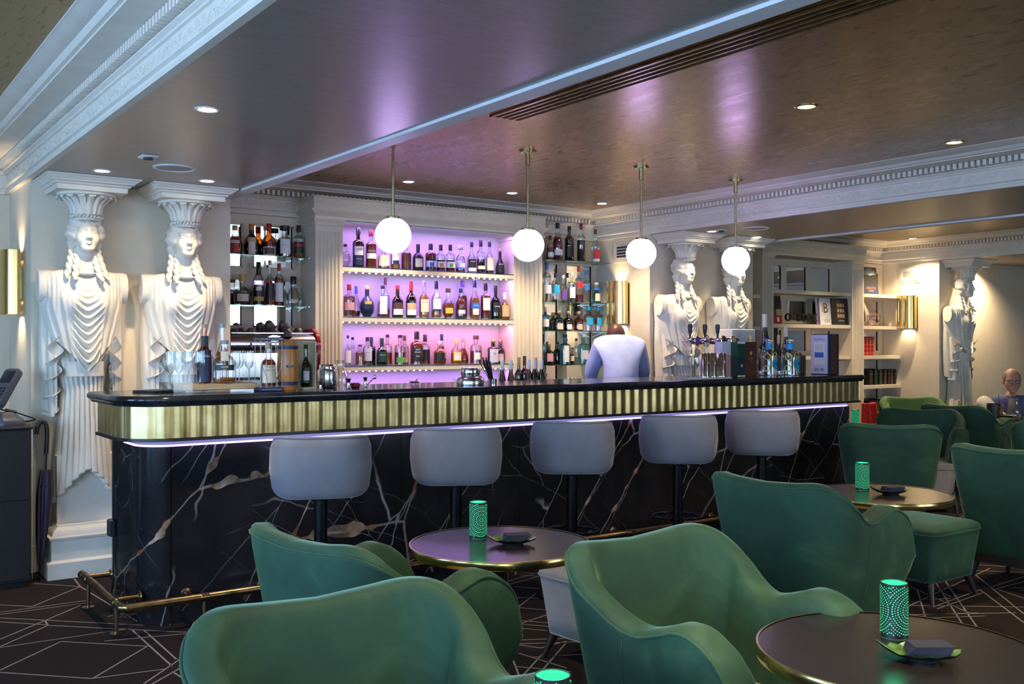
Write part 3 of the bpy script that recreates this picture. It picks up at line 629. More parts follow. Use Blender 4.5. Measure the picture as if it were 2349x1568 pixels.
# ------------------------------------------------------------------ caryatids: plaster half-figures carrying a capital
def interp(z, tab):
    t = np.array(tab, float); i = np.argsort(t[:, 0]); return [np.interp(z, t[i, 0], t[i, k]) for k in range(1, t.shape[1])]
def smin(a, b, k):
    h = np.clip(0.5 + 0.5 * (b - a) / k, 0, 1); return b * (1 - h) + a * h - k * h * (1 - h)
def smax(a, b, k): return -smin(-a, -b, k)
def s_ell(P, c, r):
    q = (P - np.array(c)) / np.array(r); k0 = np.linalg.norm(q, axis=-1); k1 = np.linalg.norm(q / np.array(r), axis=-1); return k0 * (k0 - 1) / np.maximum(k1, 1e-6)
def s_cap(P, a, b, r0, r1=None):
    a, b = np.array(a, float), np.array(b, float); r1 = r0 if r1 is None else r1
    h = np.clip(((P - a) @ (b - a)) / ((b - a) @ (b - a)), 0, 1); return np.linalg.norm(P - a - h[..., None] * (b - a), axis=-1) - (r0 + (r1 - r0) * h)
def head_sdf(P, hair=True, age=0):
    """x right, y forward, z up, origin inside the skull"""
    A = np.abs(P[..., :1]); Q = np.concatenate([A, P[..., 1:]], -1)
    d = smin(s_ell(P, (0, -0.012, 0.030), (0.076, 0.096, 0.094)), s_ell(P, (0, 0.030, -0.024), (0.063, 0.064, 0.096)), 0.03)
    d = smin(d, s_ell(P, (0, 0.060, -0.092), (0.030, 0.026, 0.020)), 0.025)
    d = smin(d, s_ell(Q, (0.040, 0.052, -0.028), (0.026, 0.028, 0.032)), 0.02)
    d = smin(d, s_cap(Q, (0.008, 0.090, 0.026), (0.046, 0.074, 0.024), 0.008, 0.007), 0.012)
    d = smax(d, -s_ell(Q, (0.030, 0.104, 0.006), (0.019, 0.020, 0.011)), 0.012)
    d = smin(d, s_ell(Q, (0.030, 0.074, 0.005), (0.0165, 0.016, 0.0115)), 0.002)
    d = smin(d, s_cap(Q, (0.015, 0.090, 0.012), (0.046, 0.078, 0.010), 0.0028), 0.003); d = smin(d, s_cap(Q, (0.016, 0.087, -0.006), (0.045, 0.078, -0.004), 0.0022), 0.003)
    d = smin(d, s_cap(P, (0, 0.092, 0.026), (0, 0.114, -0.030), 0.0075, 0.0098), 0.008); d = smin(d, s_ell(Q, (0.011, 0.102, -0.032), (0.0085, 0.010, 0.0075)), 0.005)
    d = smin(d, s_cap(Q, (0.002, 0.0985, -0.055), (0.019, 0.088, -0.057), 0.0052, 0.0028), 0.003); d = smin(d, s_cap(Q, (0.0, 0.096, -0.067), (0.016, 0.087, -0.064), 0.0062, 0.003), 0.003)
    d = smin(d, s_ell(Q, (0.077, -0.008, -0.006), (0.009, 0.019, 0.030)), 0.006)
    if hair:
        x, y, z = P[..., 0], P[..., 1], P[..., 2]; ax = np.abs(x)
        h = s_ell(P, (0, -0.030, 0.052), (0.102, 0.112, 0.088)); h = smin(h, s_ell(Q, (0.078, -0.006, 0.006), (0.036, 0.060, 0.056)), 0.02); h = smin(h, s_ell(Q, (0.066, -0.045, -0.050), (0.034, 0.045, 0.050)), 0.02)
        w = np.sin(115 * (z - 0.35 * ax + 0.25 * y)) * 0.0036 + np.sin(62 * (ax + 0.8 * z - y * 0.4)) * 0.0030
        h = h - w
        face = s_ell(P, (0, 0.10, -0.026), (0.064, 0.085, 0.098)); h = smax(h, -face, 0.008)
        d = smin(d, h, 0.004)
    return d
def radial(sdf, nu, nv, rmax=0.20, z0=-1.0):
    th = np.linspace(0.02, PI - 0.02, nv); ph = np.linspace(0, 2 * PI, nu, endpoint=False)
    ph = ph + 0.35 * np.sin(ph * 1 - PI / 2 + 0) * 0 
    D = np.stack([np.outer(np.sin(th), np.sin(ph)), np.outer(np.sin(th), np.cos(ph)), np.outer(np.cos(th), np.ones(nu))], -1)
    rs = np.linspace(rmax, 0.02, 70); out = np.full(D.shape[:2], 0.02); done = np.zeros(D.shape[:2], bool); prev = None; pr = None
    for r in rs:
        v = sdf(D * r)
        hit = (v < 0) & ~done
        if prev is not None:
            t = prev / (prev - v + 1e-9); out = np.where(hit, pr + (r - pr) * t, out)
        done |= v < 0; prev, pr = v, r
    return D * out[..., None]
def build_statue(loc, label):
    t = thing('caryatid', label, 'statue', loc, group='plaster caryatids')
    # plinth
    hw, yf = 0.240, -0.285
    pp = [(-hw, 0), (-hw, yf), (hw, yf), (hw, 0)]
    MB().sweep(pp, [(0, 0), (0, 0.095), (-0.008, 0.100), (-0.026, 0.108), (-0.026, 0.222), (-0.018, 0.228), (-0.014, 0.236), (-0.014, 0.244), (-0.030, 0.248), (-0.034, 0.262), (-0.040, 0.276), (-0.052, 0.287), (-0.056, 0.292), (-0.064, 0.300), (-0.066, 0.308), (-0.20, 0.309)]).build('plinth', 'statue', t, smooth=30)
    MB().box(-0.165, 0.165, -0.155, 0, 0.30, 0.72).build('support_block', 'statue', t)
    mb = MB()
    # pleated skirt
    nu, nv = 240, 70; th = np.linspace(-1.60, 1.60, nu)
    rows = []
    for k in range(nv):
        s = k / (nv - 1); x0 = np.sin(th)
        hem = 0.640 - 0.215 * np.abs(x0) ** 1.5; z = hem + (1.47 - hem) * s
        a, b = interp(z, [(0.40, 0.190, 0.235), (0.6, 0.172, 0.226), (0.9, 0.146, 0.206), (1.12, 0.128, 0.186), (1.26, 0.150, 0.165), (1.36, 0.19, 0.150), (1.47, 0.205, 0.13)])
        ph = 11.0 * PI * (0.72 * x0 + 0.28 * th / 1.6); am = 0.010 + 0.022 * (1 - s) ** 0.8
        pl = np.abs(np.cos(ph / 2)) ** 0.75
        d = am * (pl - 0.65)
        rows.append(np.stack([(a + d * 0.5) * np.sin(th) + 0.012 * (1 - s) ** 3 * np.sin(ph), -(b * np.cos(th) ** 0.7 + d * np.cos(th) ** 0.3), z - 0.010 * pl * (1 - s) ** 6], -1))
    R0 = rows[0]; inner = R0.copy(); inner[:, 1] = inner[:, 1] * 0.86 + 0.0; inner[:, 0] *= 0.90; inner[:, 2] += 0.012
    mb.grid([inner] + rows)
    mb.build('skirt', 'statue', t, smooth=180, fix=False); mb = MB()
    # bodice with hanging swags
    nu, nv = 200, 170; rows = []
    th = np.linspace(-1.66, 1.66, nu); x0 = np.sin(th)
    for k in range(nv):
        s = k / (nv - 1); low = 1.232 + 0.205 * np.clip(np.abs(x0) / 0.86, 0, 1) ** 1.25; ztop = 1.872 - 0.030 * np.abs(x0) ** 1.5
        z = low + (ztop - low) * s
        a, b = interp(z, [(1.22, 0.150, 0.212), (1.34, 0.185, 0.212), (1.45, 0.214, 0.205), (1.60, 0.236, 0.205), (1.68, 0.243, 0.204), (1.76, 0.245, 0.194), (1.81, 0.238, 0.182), (1.836, 0.214, 0.160), (1.856, 0.150, 0.130), (1.872, 0.080, 0.100)])
        X = a * x0
        for sx in (-1, 1):
            e = np.exp(-(((X - sx * 0.088) / 0.060) ** 2 + ((z - 1.64) / 0.078) ** 2)); b = b + 0.036 * e
        e0 = 0.040; depth = np.clip((1.76 - z) / 0.5, 0, 1.1)
        slope = 0.9 + 1.6 * depth; L = z - slope * (np.sqrt(X * X + e0 * e0) - e0)
        cen = np.exp(-(X / (0.082 - 0.016 * depth)) ** 4)
        per = 0.050 + 0.012 * np.clip(depth, 0, 1)
        q = 0.5 + 0.5 * np.sin(2 * PI * (L - 1.21) / per); swag = 2.2 * q ** 1.8 - 0.8
        U = X / (0.10 + 0.30 * np.clip(z - 1.20, 0, 0.5)); f1 = 0.5 + 0.5 * np.sin(2 * PI * U * 4.6 + 0.8 * np.sign(X)); f2 = 0.5 + 0.5 * np.sin(2 * PI * U * 8.3 + 1.0)
        vert = 1.3 * f1 ** 1.4 + 0.5 * f2 - 0.7
        d = (0.0012 + 0.0150 * depth ** 1.1) * swag * cen + (1 - cen) * (0.0016 + 0.0115 * np.clip(depth, 0, 0.9)) * vert + 0.004 * np.clip((np.abs(X) - 0.12) / 0.05, 0, 1) * np.clip((z - 1.55) / 0.2, 0, 1) * np.sin(X * 2 * PI / 0.024)
        d = d * np.clip((1.85 - z) / 0.06, 0.05, 1)
        pw = np.clip(0.95 - 1.1 * (z - 1.40), 0.55, 0.95)
        rows.append(np.stack([(a + d * 0.3) * np.sin(th), -(b * np.maximum(np.cos(th), 0.0) ** pw + d * np.maximum(np.cos(th), 0) ** 0.4), z], -1))
    R0 = rows[0]; i1 = R0.copy(); i1[:, 1] *= 0.93; i1[:, 2] += 0.004; i2 = R0.copy(); i2[:, 1] *= 0.82; i2[:, 2] += 0.06
    mb.grid([i2, i1] + rows)
    MB().loft([[(0.118 * math.sin(q), -0.100 - 0.105 * math.cos(q) ** 0.8, z) for q in np.linspace(-1.5, 1.5, 28)] for z in (1.200, 1.206, 1.235, 1.29)], closed=False).build('girdle', 'statue', t, smooth=180, fix=False)
    mb2 = None
    body = mb.build('bodice', 'statue', t, smooth=180, fix=False)
    # mantle falling at both sides, its front edge folded to and fro
    for sg in (-1, 1):
        c = MB(); nt_, ns_ = 90, 12; A = np.zeros((nt_, ns_, 3))
        for i in range(nt_):
            q = i / (nt_ - 1); ph = 2 * PI * 4.2 * q
            for j in range(ns_):
                s = j / (ns_ - 1)
                x = 0.150 + 0.024 * math.sin(ph) + (0.030 + 0.02 * math.sin(ph + 1.1)) * s + 0.020 * q; y = -(0.185 - 0.085 * q + 0.034 * math.cos(ph) * (1 - 0.75 * s) - 0.05 * s)
                A[i, j] = (sg * x, y, 1.452 - 0.50 * q - 0.075 * s * (1 - q) + 0.02 * math.sin(ph + 0.5) * s)
        c.grid(A); B = np.zeros((60, 26, 3))
        for i in range(60):
            q = i / 59
            for j in range(26):
                s = j / 25; zb = 0.955 + 0.10 * abs(s - 0.35)
                z = 1.66 + (zb - 1.66) * q; w0 = 0.150 + 0.012 * q; w1 = 0.238 - 0.006 * q + 0.012 * math.sin(PI * q)
                fold = 0.008 * math.sin(s * 17 + 2.2 * q) * (0.3 + q)
                B[i, j] = (sg * (w0 + (w1 - w0) * s + 0.006 * math.sin(s * 17)), -((0.085 + 0.05 * q) * (1 - s ** 2.2) + 0.006 + fold), z)
        c.grid(B); b2 = B[:, ::-1].copy(); b2[:, :, 1] = b2[:, :, 1] * 0.6; c.grid(b2)
        c.build('mantle', 'statue', t, smooth=180, fix=False)
        # cut shoulder
        st = MB(); ell = lambda x, k: [(sg * x, -0.070 + 0.062 * k * math.cos(2 * PI * j / 28), 1.750 + 0.098 * k * math.sin(2 * PI * j / 28)) for j in range(28)]
        st.loft([ell(0.17, 0.98), ell(0.225, 1.0), ell(0.252, 0.98), ell(0.258, 0.93)], cap=True).build('cut_shoulder', 'statue', t, smooth=45)
        # plaited locks
        for b0, b1, bend in (((0.072, -0.115, 2.01), (0.118, -0.185, 1.795), 0.012), ((0.046, -0.13, 1.99), (0.078, -0.225, 1.785), 0.008)):
            lk = MB()
            for ph0 in (0, PI):
                pts = []
                for k in range(46):
                    q = k / 45; cx = b0[0] + (b1[0] - b0[0]) * q ** 1.5; cy_ = b0[1] + (b1[1] - b0[1]) * q ** 1.2; cz = b0[2] + (b1[2] - b0[2]) * q; a_ = ph0 + q * 15
                    pts.append((sg * cx + 0.0085 * math.cos(a_), cy_ + 0.0085 * math.sin(a_), cz))
                lk.tube(pts, [0.0125 + 0.002 * math.sin(PI * k / 45) for k in range(46)], 7)
            lk.build('lock', 'statue', t, smooth=70)
    nk = MB().loft([[((0.058 + 0.03 * k) * math.cos(2 * PI * j / 30), -0.118 - 0.012 * q + (0.056 + 0.02 * k) * math.sin(2 * PI * j / 30), 1.815 + 0.19 * q) for j in range(30)] for q, k in ((0, 1.0), (0.12, 0.7), (0.28, 0.2), (0.55, 0.02), (1.0, 0.0))])
    rim = [(0.088 * math.sin(q), -0.122 - 0.080 * math.cos(q), 1.846 - 0.018 * math.cos(q)) for q in np.linspace(-1.7, 1.7, 36)]; nk.tube(rim, 0.005, 6)
    nk.build('neck', 'statue', t, smooth=180)
    Hd = radial(lambda P: head_sdf(P), 150, 110); Hd[..., 1] *= -1; MB().grid(Hd, closev=True).build('head', 'statue', t, smooth=180, loc=(0, -0.150, 2.066), rot=(math.radians(-4), 0, 0))
    # capital
    MB().lathe([(0.080, 2.150), (0.078, 2.19), (0.084, 2.225), (0.102, 2.262), (0.135, 2.290), (0.150, 2.298)], (0, -0.165, 0), 40, cap=False).build('basket', 'statue', t, smooth=180)
    rp = MB()
    for k in range(26):
        a_ = 2 * PI * k / 26; c_, s_ = math.cos(a_), math.sin(a_); rp.tube([(0.080 * c_ + 0.011 * s_, -0.165 + 0.080 * s_ - 0.011 * c_, 2.160), (0.090 * c_, -0.165 + 0.090 * s_, 2.171), (0.080 * c_ - 0.011 * s_, -0.165 + 0.080 * s_ + 0.011 * c_, 2.183)], [0.004, 0.0085, 0.004], 6)
    rp.build('rope_band', 'statue', t, smooth=70)
    leaf_ = MB(); A = np.zeros((16, 7, 3)); prof = smooth_path([(0.083, 2.186), (0.089, 2.222), (0.108, 2.260), (0.146, 2.291), (0.166, 2.289), (0.164, 2.278)], 3)
    for i in range(16):
        r_, z_ = prof[min(i, len(prof) - 1)]
        for j in range(7):
            u = j / 3 - 1; w = 0.016 * (1 + 0.55 * i / 15) * (1 if i < 12 else (1 - ((i - 11) / 4.6) ** 2)); A[i, j] = (u * w, -(r_ + 0.009 * (1 - u * u) - 0.006 * abs(u) + (0.006 if abs(u) > 0.9 else 0)), z_)
    leaf_.grid(A); LM = leaf_.mesh('capital_leaf', 'statue', 180)
    for k in range(16): place('capital_leaf', LM, t, (0, -0.165, 0), (0, 0, 2 * PI * k / 16))
    MB().lathe([(0.150, 2.294), (0.166, 2.298), (0.170, 2.306), (0.165, 2.314), (0.10, 2.315)], (0, -0.165, 0), 44, cap=False).build('echinus', 'statue', t, smooth=60)
    ap = [(-0.200, 0), (-0.200, -0.345), (0.200, -0.345), (0.200, 0)]
    MB().sweep(ap, [(-0.18, 2.314), (0, 2.314), (0, 2.343), (0.012, 2.346), (0.018, 2.356), (0.034, 2.362), (0.036, 2.368), (0.046, 2.374), (0.058, 2.386), (0.066, 2.388), (0.066, 2.3985), (-0.18, 2.3985)]).build('abacus', 'statue', t, smooth=30)
    return t
s1 = build_statue((1.395, YS - 0.012, 0), 'plaster caryatid nearest the dark cabinet and umbrella')
for x, l in ((2.00, 'plaster caryatid beside the glass shelves, behind the tequila bottles'), (6.575, 'plaster caryatid behind the beer tap, nearer the bartender'), (7.26, 'plaster caryatid hidden partly by the last globe pendant'), (11.32, 'distant plaster caryatid beside the seated guest')):
    copy_tree(s1, None, (x, YS - 0.012, 0), label=l)
# ------------------------------------------------------------------ mirrored rear wall and shelving of the bar
def fluted(x0, x1, yf, yb, z0, z1, n, name, mat, parent):
    w = x1 - x0; m = 0.022; p = (w - 2 * m) / n; poly = [(x0, yb), (x0, yf), (x0 + m, yf)]
    for k in range(n):
        a = x0 + m + k * p; g = p * 0.62; b0 = a + (p - g) / 2
        poly += [(b0, yf), (b0 + g * 0.18, yf + 0.009), (b0 + g * 0.5, yf + 0.013), (b0 + g * 0.82, yf + 0.009), (b0 + g, yf)]
    poly += [(x1 - m, yf), (x1, yf), (x1, yb)]
    return MB().prism(poly, z0, z1).build(name, mat, parent, smooth=25)
ENT = [(0, 2.372), (0.004, 2.372), (0.006, 2.392), (0.016, 2.404), (0.030, 2.418), (0.046, 2.430), (0.050, 2.436), (0.050, 2.443), (0.022, 2.447), (0.022, 2.532), (0.032, 2.535), (0.034, 2.546), (0.0, 2.546)]
def unit(name, label, x0, x1, p0, p1, yf, zbot):
    """breakfront with two fluted pilasters carrying an entablature; p0, p1 inner edges of the opening"""
    u = thing(name, label, 'shelving')
    for a, b_ in ((x0, p0), (p1, x1)):
        fluted(a, b_, yf, YB - 0.004, zbot + 0.12, 2.275, 6, 'pilaster', 'shelf_paint', u)
        MB().box(a, b_, yf, YB - 0.004, 2.275, 2.33).build('pilaster_neck', 'shelf_paint', u)
        MB().sweep([(a, YB - 0.004), (a, yf), (b_, yf), (b_, YB - 0.004)], [(0, 2.318), (0.010, 2.320), (0.012, 2.330), (0.004, 2.334), (0.006, 2.345), (0.020, 2.360), (0.024, 2.371), (0, 2.371)], cap=False).build('pilaster_cap', 'shelf_paint', u, smooth=30)
        MB().sweep([(a, YB - 0.004), (a, yf), (b_, yf), (b_, YB - 0.004)], [(0, zbot), (0.02, zbot), (0.02, zbot + 0.07), (0.008, zbot + 0.09), (0.008, zbot + 0.105), (0, zbot + 0.12)], cap=False).build('pilaster_base', 'shelf_paint', u, smooth=30)
        MB().box(a, b_, yf + 0.01, YB - 0.004, zbot, zbot + 0.12).build('pilaster_block', 'shelf_paint', u)
    ent = MB().sweep([(x0, YB - 0.004), (x0, yf), (x1, yf), (x1, YB - 0.004)], ENT).build('entablature', 'shelf_paint', u, smooth=25)
    MB().box(x0 + 0.001, x1 - 0.001, yf + 0.001, YB - 0.005, 2.374, 2.545).build('entablature_core', 'shelf_paint', u)
    for i in range(int((x1 - x0) / 0.26)): place('scroll', SCROLL, ent, (x0 + 0.14 + i * 0.26, yf - 0.0225, 2.4895))
    place('scroll', SCROLL, ent, (x0 - 0.0225, yf + 0.14, 2.4895), (0, 0, -PI / 2))
    return u
UX0, UX1, UP0, UP1, UYF = 3.205, 5.415, 3.437, 5.10, 7.09
u = unit('bottle_alcove', 'cream alcove of three lit bottle shelves between fluted pilasters', UX0, UX1, UP0, UP1, UYF, 0.905)
MB().box(UP0, UP1, 7.33, YB - 0.006, 0.905, 2.371).build('back_panel', 'alcove', u)
MB().box(UP0 + 0.001, UP1 - 0.001, UYF + 0.02, 7.33, 2.355, 2.371).build('top_panel', 'alcove', u)
SHZ = (2.012, 1.614, 1.222)
DOT = MB().ball((0, 0, 0), (0.0075, 0.0075, 0.004), 8, 5).mesh('led', 'led_dot', 180)
def dotm(mat):
    me = DOT.copy(); me.materials.clear(); me.materials.append(M[mat]); return me
DOTS = {'led_dot': DOT, 'led_dot_pink': dotm('led_dot_pink'), 'led_dot_blue': dotm('led_dot_blue')}
for k, z in enumerate(SHZ):
    s_ = MB().box(UP0 + 0.001, UP1 - 0.001, UYF + 0.005, 7.329, z - 0.040, z - 0.007).build('shelf', 'shelf_paint', u)
    MB().box(UP0 + 0.001, UP1 - 0.001, UYF + 0.003, 7.329, z - 0.007, z).build('shelf_glass', 'g_shelf', s_)
    MB().box(UP0 + 0.01, UP1 - 0.01, UYF + 0.055, UYF + 0.067, z - 0.043, z - 0.040).build('led_tape', 'white_plastic', s_)
    nd = 28
    for i in range(nd):
        if k == 2 and (i > 14 and i < 19): continue
        m_ = 'led_dot'
        if k == 1: m_ = 'led_dot_blue' if i == 9 else ('led_dot_pink' if i > 3 else 'led_dot')
        place('led', DOTS[m_], s_, (UP0 + 0.03 + i * (UP1 - UP0 - 0.07) / (nd - 1), UYF + 0.061, z - 0.0455))
    for x_a, x_b, colr in (((UP0, UP1, (0.50, 0.20, 1.0)),) if k != 1 else ((UP0, UP0 + 0.35, (0.45, 0.22, 1.0)), (UP0 + 0.35, UP1, (0.90, 0.24, 0.62)))):
        l = bpy.data.lights.new('led_glow', 'AREA'); l.shape = 'RECTANGLE'; l.size = x_b - x_a - 0.04; l.size_y = 0.012; l.energy = 5.2 * (x_b - x_a) / 1.66; l.color = colr
        lo = bpy.data.objects.new('led_glow', l); COL.objects.link(lo); lo.parent = s_; lo.location = ((x_a + x_b) / 2, UYF + 0.061, z - 0.052)
l = bpy.data.lights.new('led_glow', 'AREA'); l.shape = 'RECTANGLE'; l.size = UP1 - UP0 - 0.06; l.size_y = 0.012; l.energy = 6.5; l.color = (0.55, 0.25, 1.0)
lo = bpy.data.objects.new('led_glow', l); COL.objects.link(lo); lo.parent = u; lo.location = ((UP0 + UP1) / 2, UYF + 0.04, 2.352)
# glass shelves with metal brackets on the mirrored wall either side
def glass_shelf(x0, x1, yf, z, label, supports):
    g = thing('glass_shelf', label, 'shelf', (0, 0, 0), group='green-edged glass shelves')
    MB().box(x0 + 0.003, x1 - 0.003, yf, YB - 0.022, z - 0.008, z).build('pane', 'g_shelf', g)
    for x in supports:
        MB().tube([(x, YB - 0.024, z - 0.012), (x, yf + 0.02, z - 0.012)], 0.003, 6).build('bracket', 'steel', g)
        MB().tube([(x, YB - 0.024, z - 0.06), (x, yf + 0.06, z - 0.012)], 0.0025, 6).build('stay', 'steel', g)
GSL = (2.071, 1.690); GSR = (2.176, 1.786, 1.520, 1.205)
for z, l in zip(GSL, ('upper glass shelf of liqueurs beside the caryatid', 'lower glass shelf of cognacs above the coffee machine')): glass_shelf(P1b, UX0, 7.19, z, l, (2.5, 3.16))
for z, l in zip(GSR, ('top glass shelf beside the second pendant, holding wine-shaped bottles', 'second glass shelf from the top, holding clear vodka bottles', 'third glass shelf from the top, holding gin bottles', 'lowest glass shelf by the bartender with the blue gin bottle')): glass_shelf(UX1, P2a, 7.15, z, l, (5.47, 6.24))
# mirror panels, each a framed pane
def mirror_wall(name, label, xs, zs, x0, x1, z0, z1):
    t = thing(name, label, 'mirror', (0, 0, 0)); y1, y0 = YB - 0.002, YB - 0.018
    for (a, b_) in xs:
        for (c, d) in zs: MB().box(a + 0.001, b_ - 0.001, YB - 0.008, YB - 0.004, c + 0.001, d - 0.001).build('mirror_pane', 'mirror', t)
    xx = [x0] + [v for p in xs for v in p] + [x1]; zz = [z0] + [v for p in zs for v in p] + [z1]
    for i in range(0, len(xx), 2):
        if xx[i + 1] - xx[i] > 0.002: MB().box(xx[i], xx[i + 1], y0, y1, z0, z1).build('stile', 'shelf_paint', t)
    for i in range(0, len(zz), 2):
        for (a, b_) in xs:
            if zz[i + 1] - zz[i] > 0.002: MB().box(a, b_, y0, y1, zz[i], zz[i + 1]).build('rail', 'shelf_paint', t)
    for (a, b_) in xs:
        for (c, d) in zs:
            MB().sweep([(a, 0), (a, 0)], [(0, 0)]) if False else None
            f = MB()
            for (p, q, r_, s_) in ((a, a + 0.010, c, d), (b_ - 0.010, b_, c, d), (a, b_, c, c + 0.010), (a, b_, d - 0.010, d)): f.box(p, q, y0 - 0.006, y0, r_, s_)
            f.build('bead', 'shelf_paint', t)
xa = [onY(px, 560, 7.38)[0] for px in (516, 555, 579, 672)]
mirror_wall('mirror_panelling', 'framed mirror panes behind the liqueur bottles beside the caryatid', [(xa[0], xa[1]), (xa[2], xa[3])], [(1.00, 1.43), (1.53, 1.90), (1.985, 2.325)], P1b, UX0, 0.905, 2.395)
xb = [onY(px, 700, 7.38)[0] for px in (1246, 1278, 1296, 1356, 1368, 1371)]
mirror_wall('mirror_panelling', 'framed mirror panes behind the gin and vodka bottles', [(xb[0], xb[1]), (xb[2], xb[3])], [(1.00, 1.20), (1.26, 1.62), (1.66, 2.16)], UX1, P2a, 0.905, 2.395)
# bookcase bay
BU = unit('bookcase', 'cream bookcase with fluted pilasters at the far end of the bar', 8.41, 10.23, 8.60, 10.00, 7.09, 0.30)
MB().box(8.40, 10.24, 7.07, YB - 0.004, 0.0, 0.30).build('cabinet_base', 'shelf_paint', BU)
BZ = (1.995, 1.617, 1.257, 0.896)
for z in BZ: MB().box(8.601, 9.999, 7.10, YB - 0.02, z - 0.040, z).build('shelf', 'shelf_paint', BU)
for i, x in enumerate([onY(px, 650, 7.38)[0] for px in (1776, 1798, 1853)]):
    pass
xc = [onY(px, 650, 7.38)[0] for px in (1775, 1791, 1801, 1848, 1860, 1903)]
mirror_wall('mirror_panelling', 'framed mirror panes behind the bookcase shelves', [(8.62, xc[1]), (xc[2], xc[3]), (xc[4], xc[5])], [(0.95, 1.20), (1.30, 1.56), (1.66, 1.90), (2.00, 2.30)], 8.60, 10.0, 0.30, 2.37)
SB = thing('wall_shelving', 'cream shelves of books between the fluted bookcase and the pier', 'shelving', (0, 0, 0))
for z in (1.996, 1.612, 1.254, 0.896, 0.535): MB().box(10.232, 11.024, 7.11, YB - 0.02, z - 0.040, z).build('shelf', 'shelf_paint', SB)
MB().box(10.232, 11.024, 7.13, YB - 0.004, 0, 0.28).build('base_cabinet', 'shelf_paint', SB)
mirror_wall('mirror_panelling', 'framed mirror panes behind the red volumes and glass apple', [(10.27, 10.50), (10.58, 10.93)], [(0.60, 0.85), (0.95, 1.20), (1.30, 1.56), (1.66, 1.93), (2.02, 2.28)], 10.232, 11.024, 0.28, 2.39)
SL = thing('wall_shelving', 'cream shelves between the caryatid behind the pendant and the bookcase', 'shelving', (0, 0, 0))
for z in (1.93, 1.585, 1.22): MB().box(7.704, 8.405, 7.11, YB - 0.004, z - 0.040, z).build('shelf', 'shelf_paint', SL)
# ------------------------------------------------------------------ bottles
PROFILES = {  # (radius, height) in units of body radius and total height, up to the neck finish
    'std': [(0.9, 0), (1, .012), (1, .60), (.93, .655), (.62, .71), (.36, .745), (.34, .76), (.34, .93)],
    'shoulder': [(0.92, 0), (1, .012), (1, .58), (.97, .625), (.80, .665), (.42, .685), (.36, .70), (.36, .93)],
    'round': [(.7, 0), (.92, .03), (1, .14), (1, .36), (.86, .50), (.55, .60), (.34, .68), (.32, .72), (.32, .93)],
    'squat': [(.85, 0), (.97, .02), (1, .10), (1, .45), (.93, .54), (.66, .62), (.36, .665), (.33, .69), (.33, .92)],
    'wine': [(.9, 0), (1, .012), (1, .52), (.92, .60), (.60, .70), (.38, .77), (.36, .80), (.36, .95)],
    'burg': [(.9, 0), (1, .012), (1, .42), (.92, .50), (.66, .62), (.44, .73), (.37, .80), (.36, .95)],
    'champ': [(.92, 0), (1, .012), (1, .40), (.95, .47), (.75, .57), (.52, .68), (.40, .78), (.36, .88), (.36, .97)],
    'long': [(0.9, 0), (1, .012), (1, .50), (.90, .56), (.60, .615), (.38, .65), (.33, .68), (.30, .95)],
    'bell': [(1.0, 0), (1.04, .012), (1.0, .16), (.92, .34), (.80, .46), (.55, .56), (.36, .62), (.33, .66), (.33, .93)],
    'fan': [(.70, 0), (.80, .01), (1.0, .42), (1.0, .44), (.72, .52), (.34, .58), (.32, .60), (.32, .90)],
    'globe': [(.55, 0), (.60, .01), (.62, .06), (.9, .14), (1, .30), (.93, .46), (.62, .58), (.32, .65), (.30, .68), (.30, .93)],
    'teardrop': [(.80, 0), (.92, .02), (1, .10), (.97, .25), (.78, .42), (.46, .56), (.34, .62), (.32, .66), (.32, .90)],
}
_bm = {}
def bottle_meshes(kind, r, h, glassm, liqm, level, flat, capm, caph, capr, n=18):
    key = (kind, round(r, 3), round(h, 3), glassm, liqm, level, flat, capm, caph, capr)
    if key in _bm: return _bm[key]
    P = [(a * r, b_ * h) for a, b_ in PROFILES[kind]]; yy = flat
    def sh(mb):
        mb.v = [(x, y * (yy if math.hypot(x, y) > r * 0.5 else (yy + (1 - yy) * min(1, (r * 0.5 - math.hypot(x, y)) / (r * 0.15)))), z) for x, y, z in mb.v]; return mb
    bm_ = sh(MB().lathe([(0.0005, 0.001)] + P, n=n, cap=False)).mesh('glass_body', glassm, 50); fixn(bm_)
    lm = None
    if liqm:
        hl = level * h; L = [(0.0005, 0.008)]
        for (r0, z0), (r1, z1) in zip(P, P[1:]):
            if z0 <= hl: L.append((max(0.0006, r0 - 0.0025), max(z0, 0.008)))
            if z0 < hl <= z1: q = (hl - z0) / (z1 - z0 + 1e-9); L.append((r0 + (r1 - r0) * q - 0.0025, hl))
        L.append((0.0005, hl)); lm = sh(MB().lathe(L, n=n, cap=False)).mesh('liquid', liqm, 50); fixn(lm)
    rn = P[-1][0]; cr = rn * 1.12 if capr is None else capr * r; z0 = (1 - caph) * h
    cm = MB().lathe([(cr * 0.98, z0), (cr, z0 + 0.002), (cr, h - 0.003), (cr * 0.9, h), (0.0005, h)], n=14, cap=False).mesh('cap', capm, 40); fixn(cm)
    _bm[key] = (bm_, lm, cm); return _bm[key]
def patch(r, w, z0, z1, flat, mat, n=10, name='label'):
    a = min(1.25, w / r); R = [[((r + 0.0009) * math.sin(q), -(r + 0.0009) * math.cos(q) * flat - (0.0004 if flat < 1 else 0), z) for q in np.linspace(-a, a, n)] for z in (z0, z1)]
    me = MB().loft(R, closed=False).mesh(name, mat, 180); return me
ORD = ['first', 'second', 'third', 'fourth', 'fifth', 'sixth', 'seventh', 'eighth', 'ninth', 'tenth', 'eleventh', 'twelfth', 'thirteenth', 'fourteenth', 'fifteenth', 'sixteenth', 'seventeenth', 'eighteenth', 'nineteenth', 'twentieth']
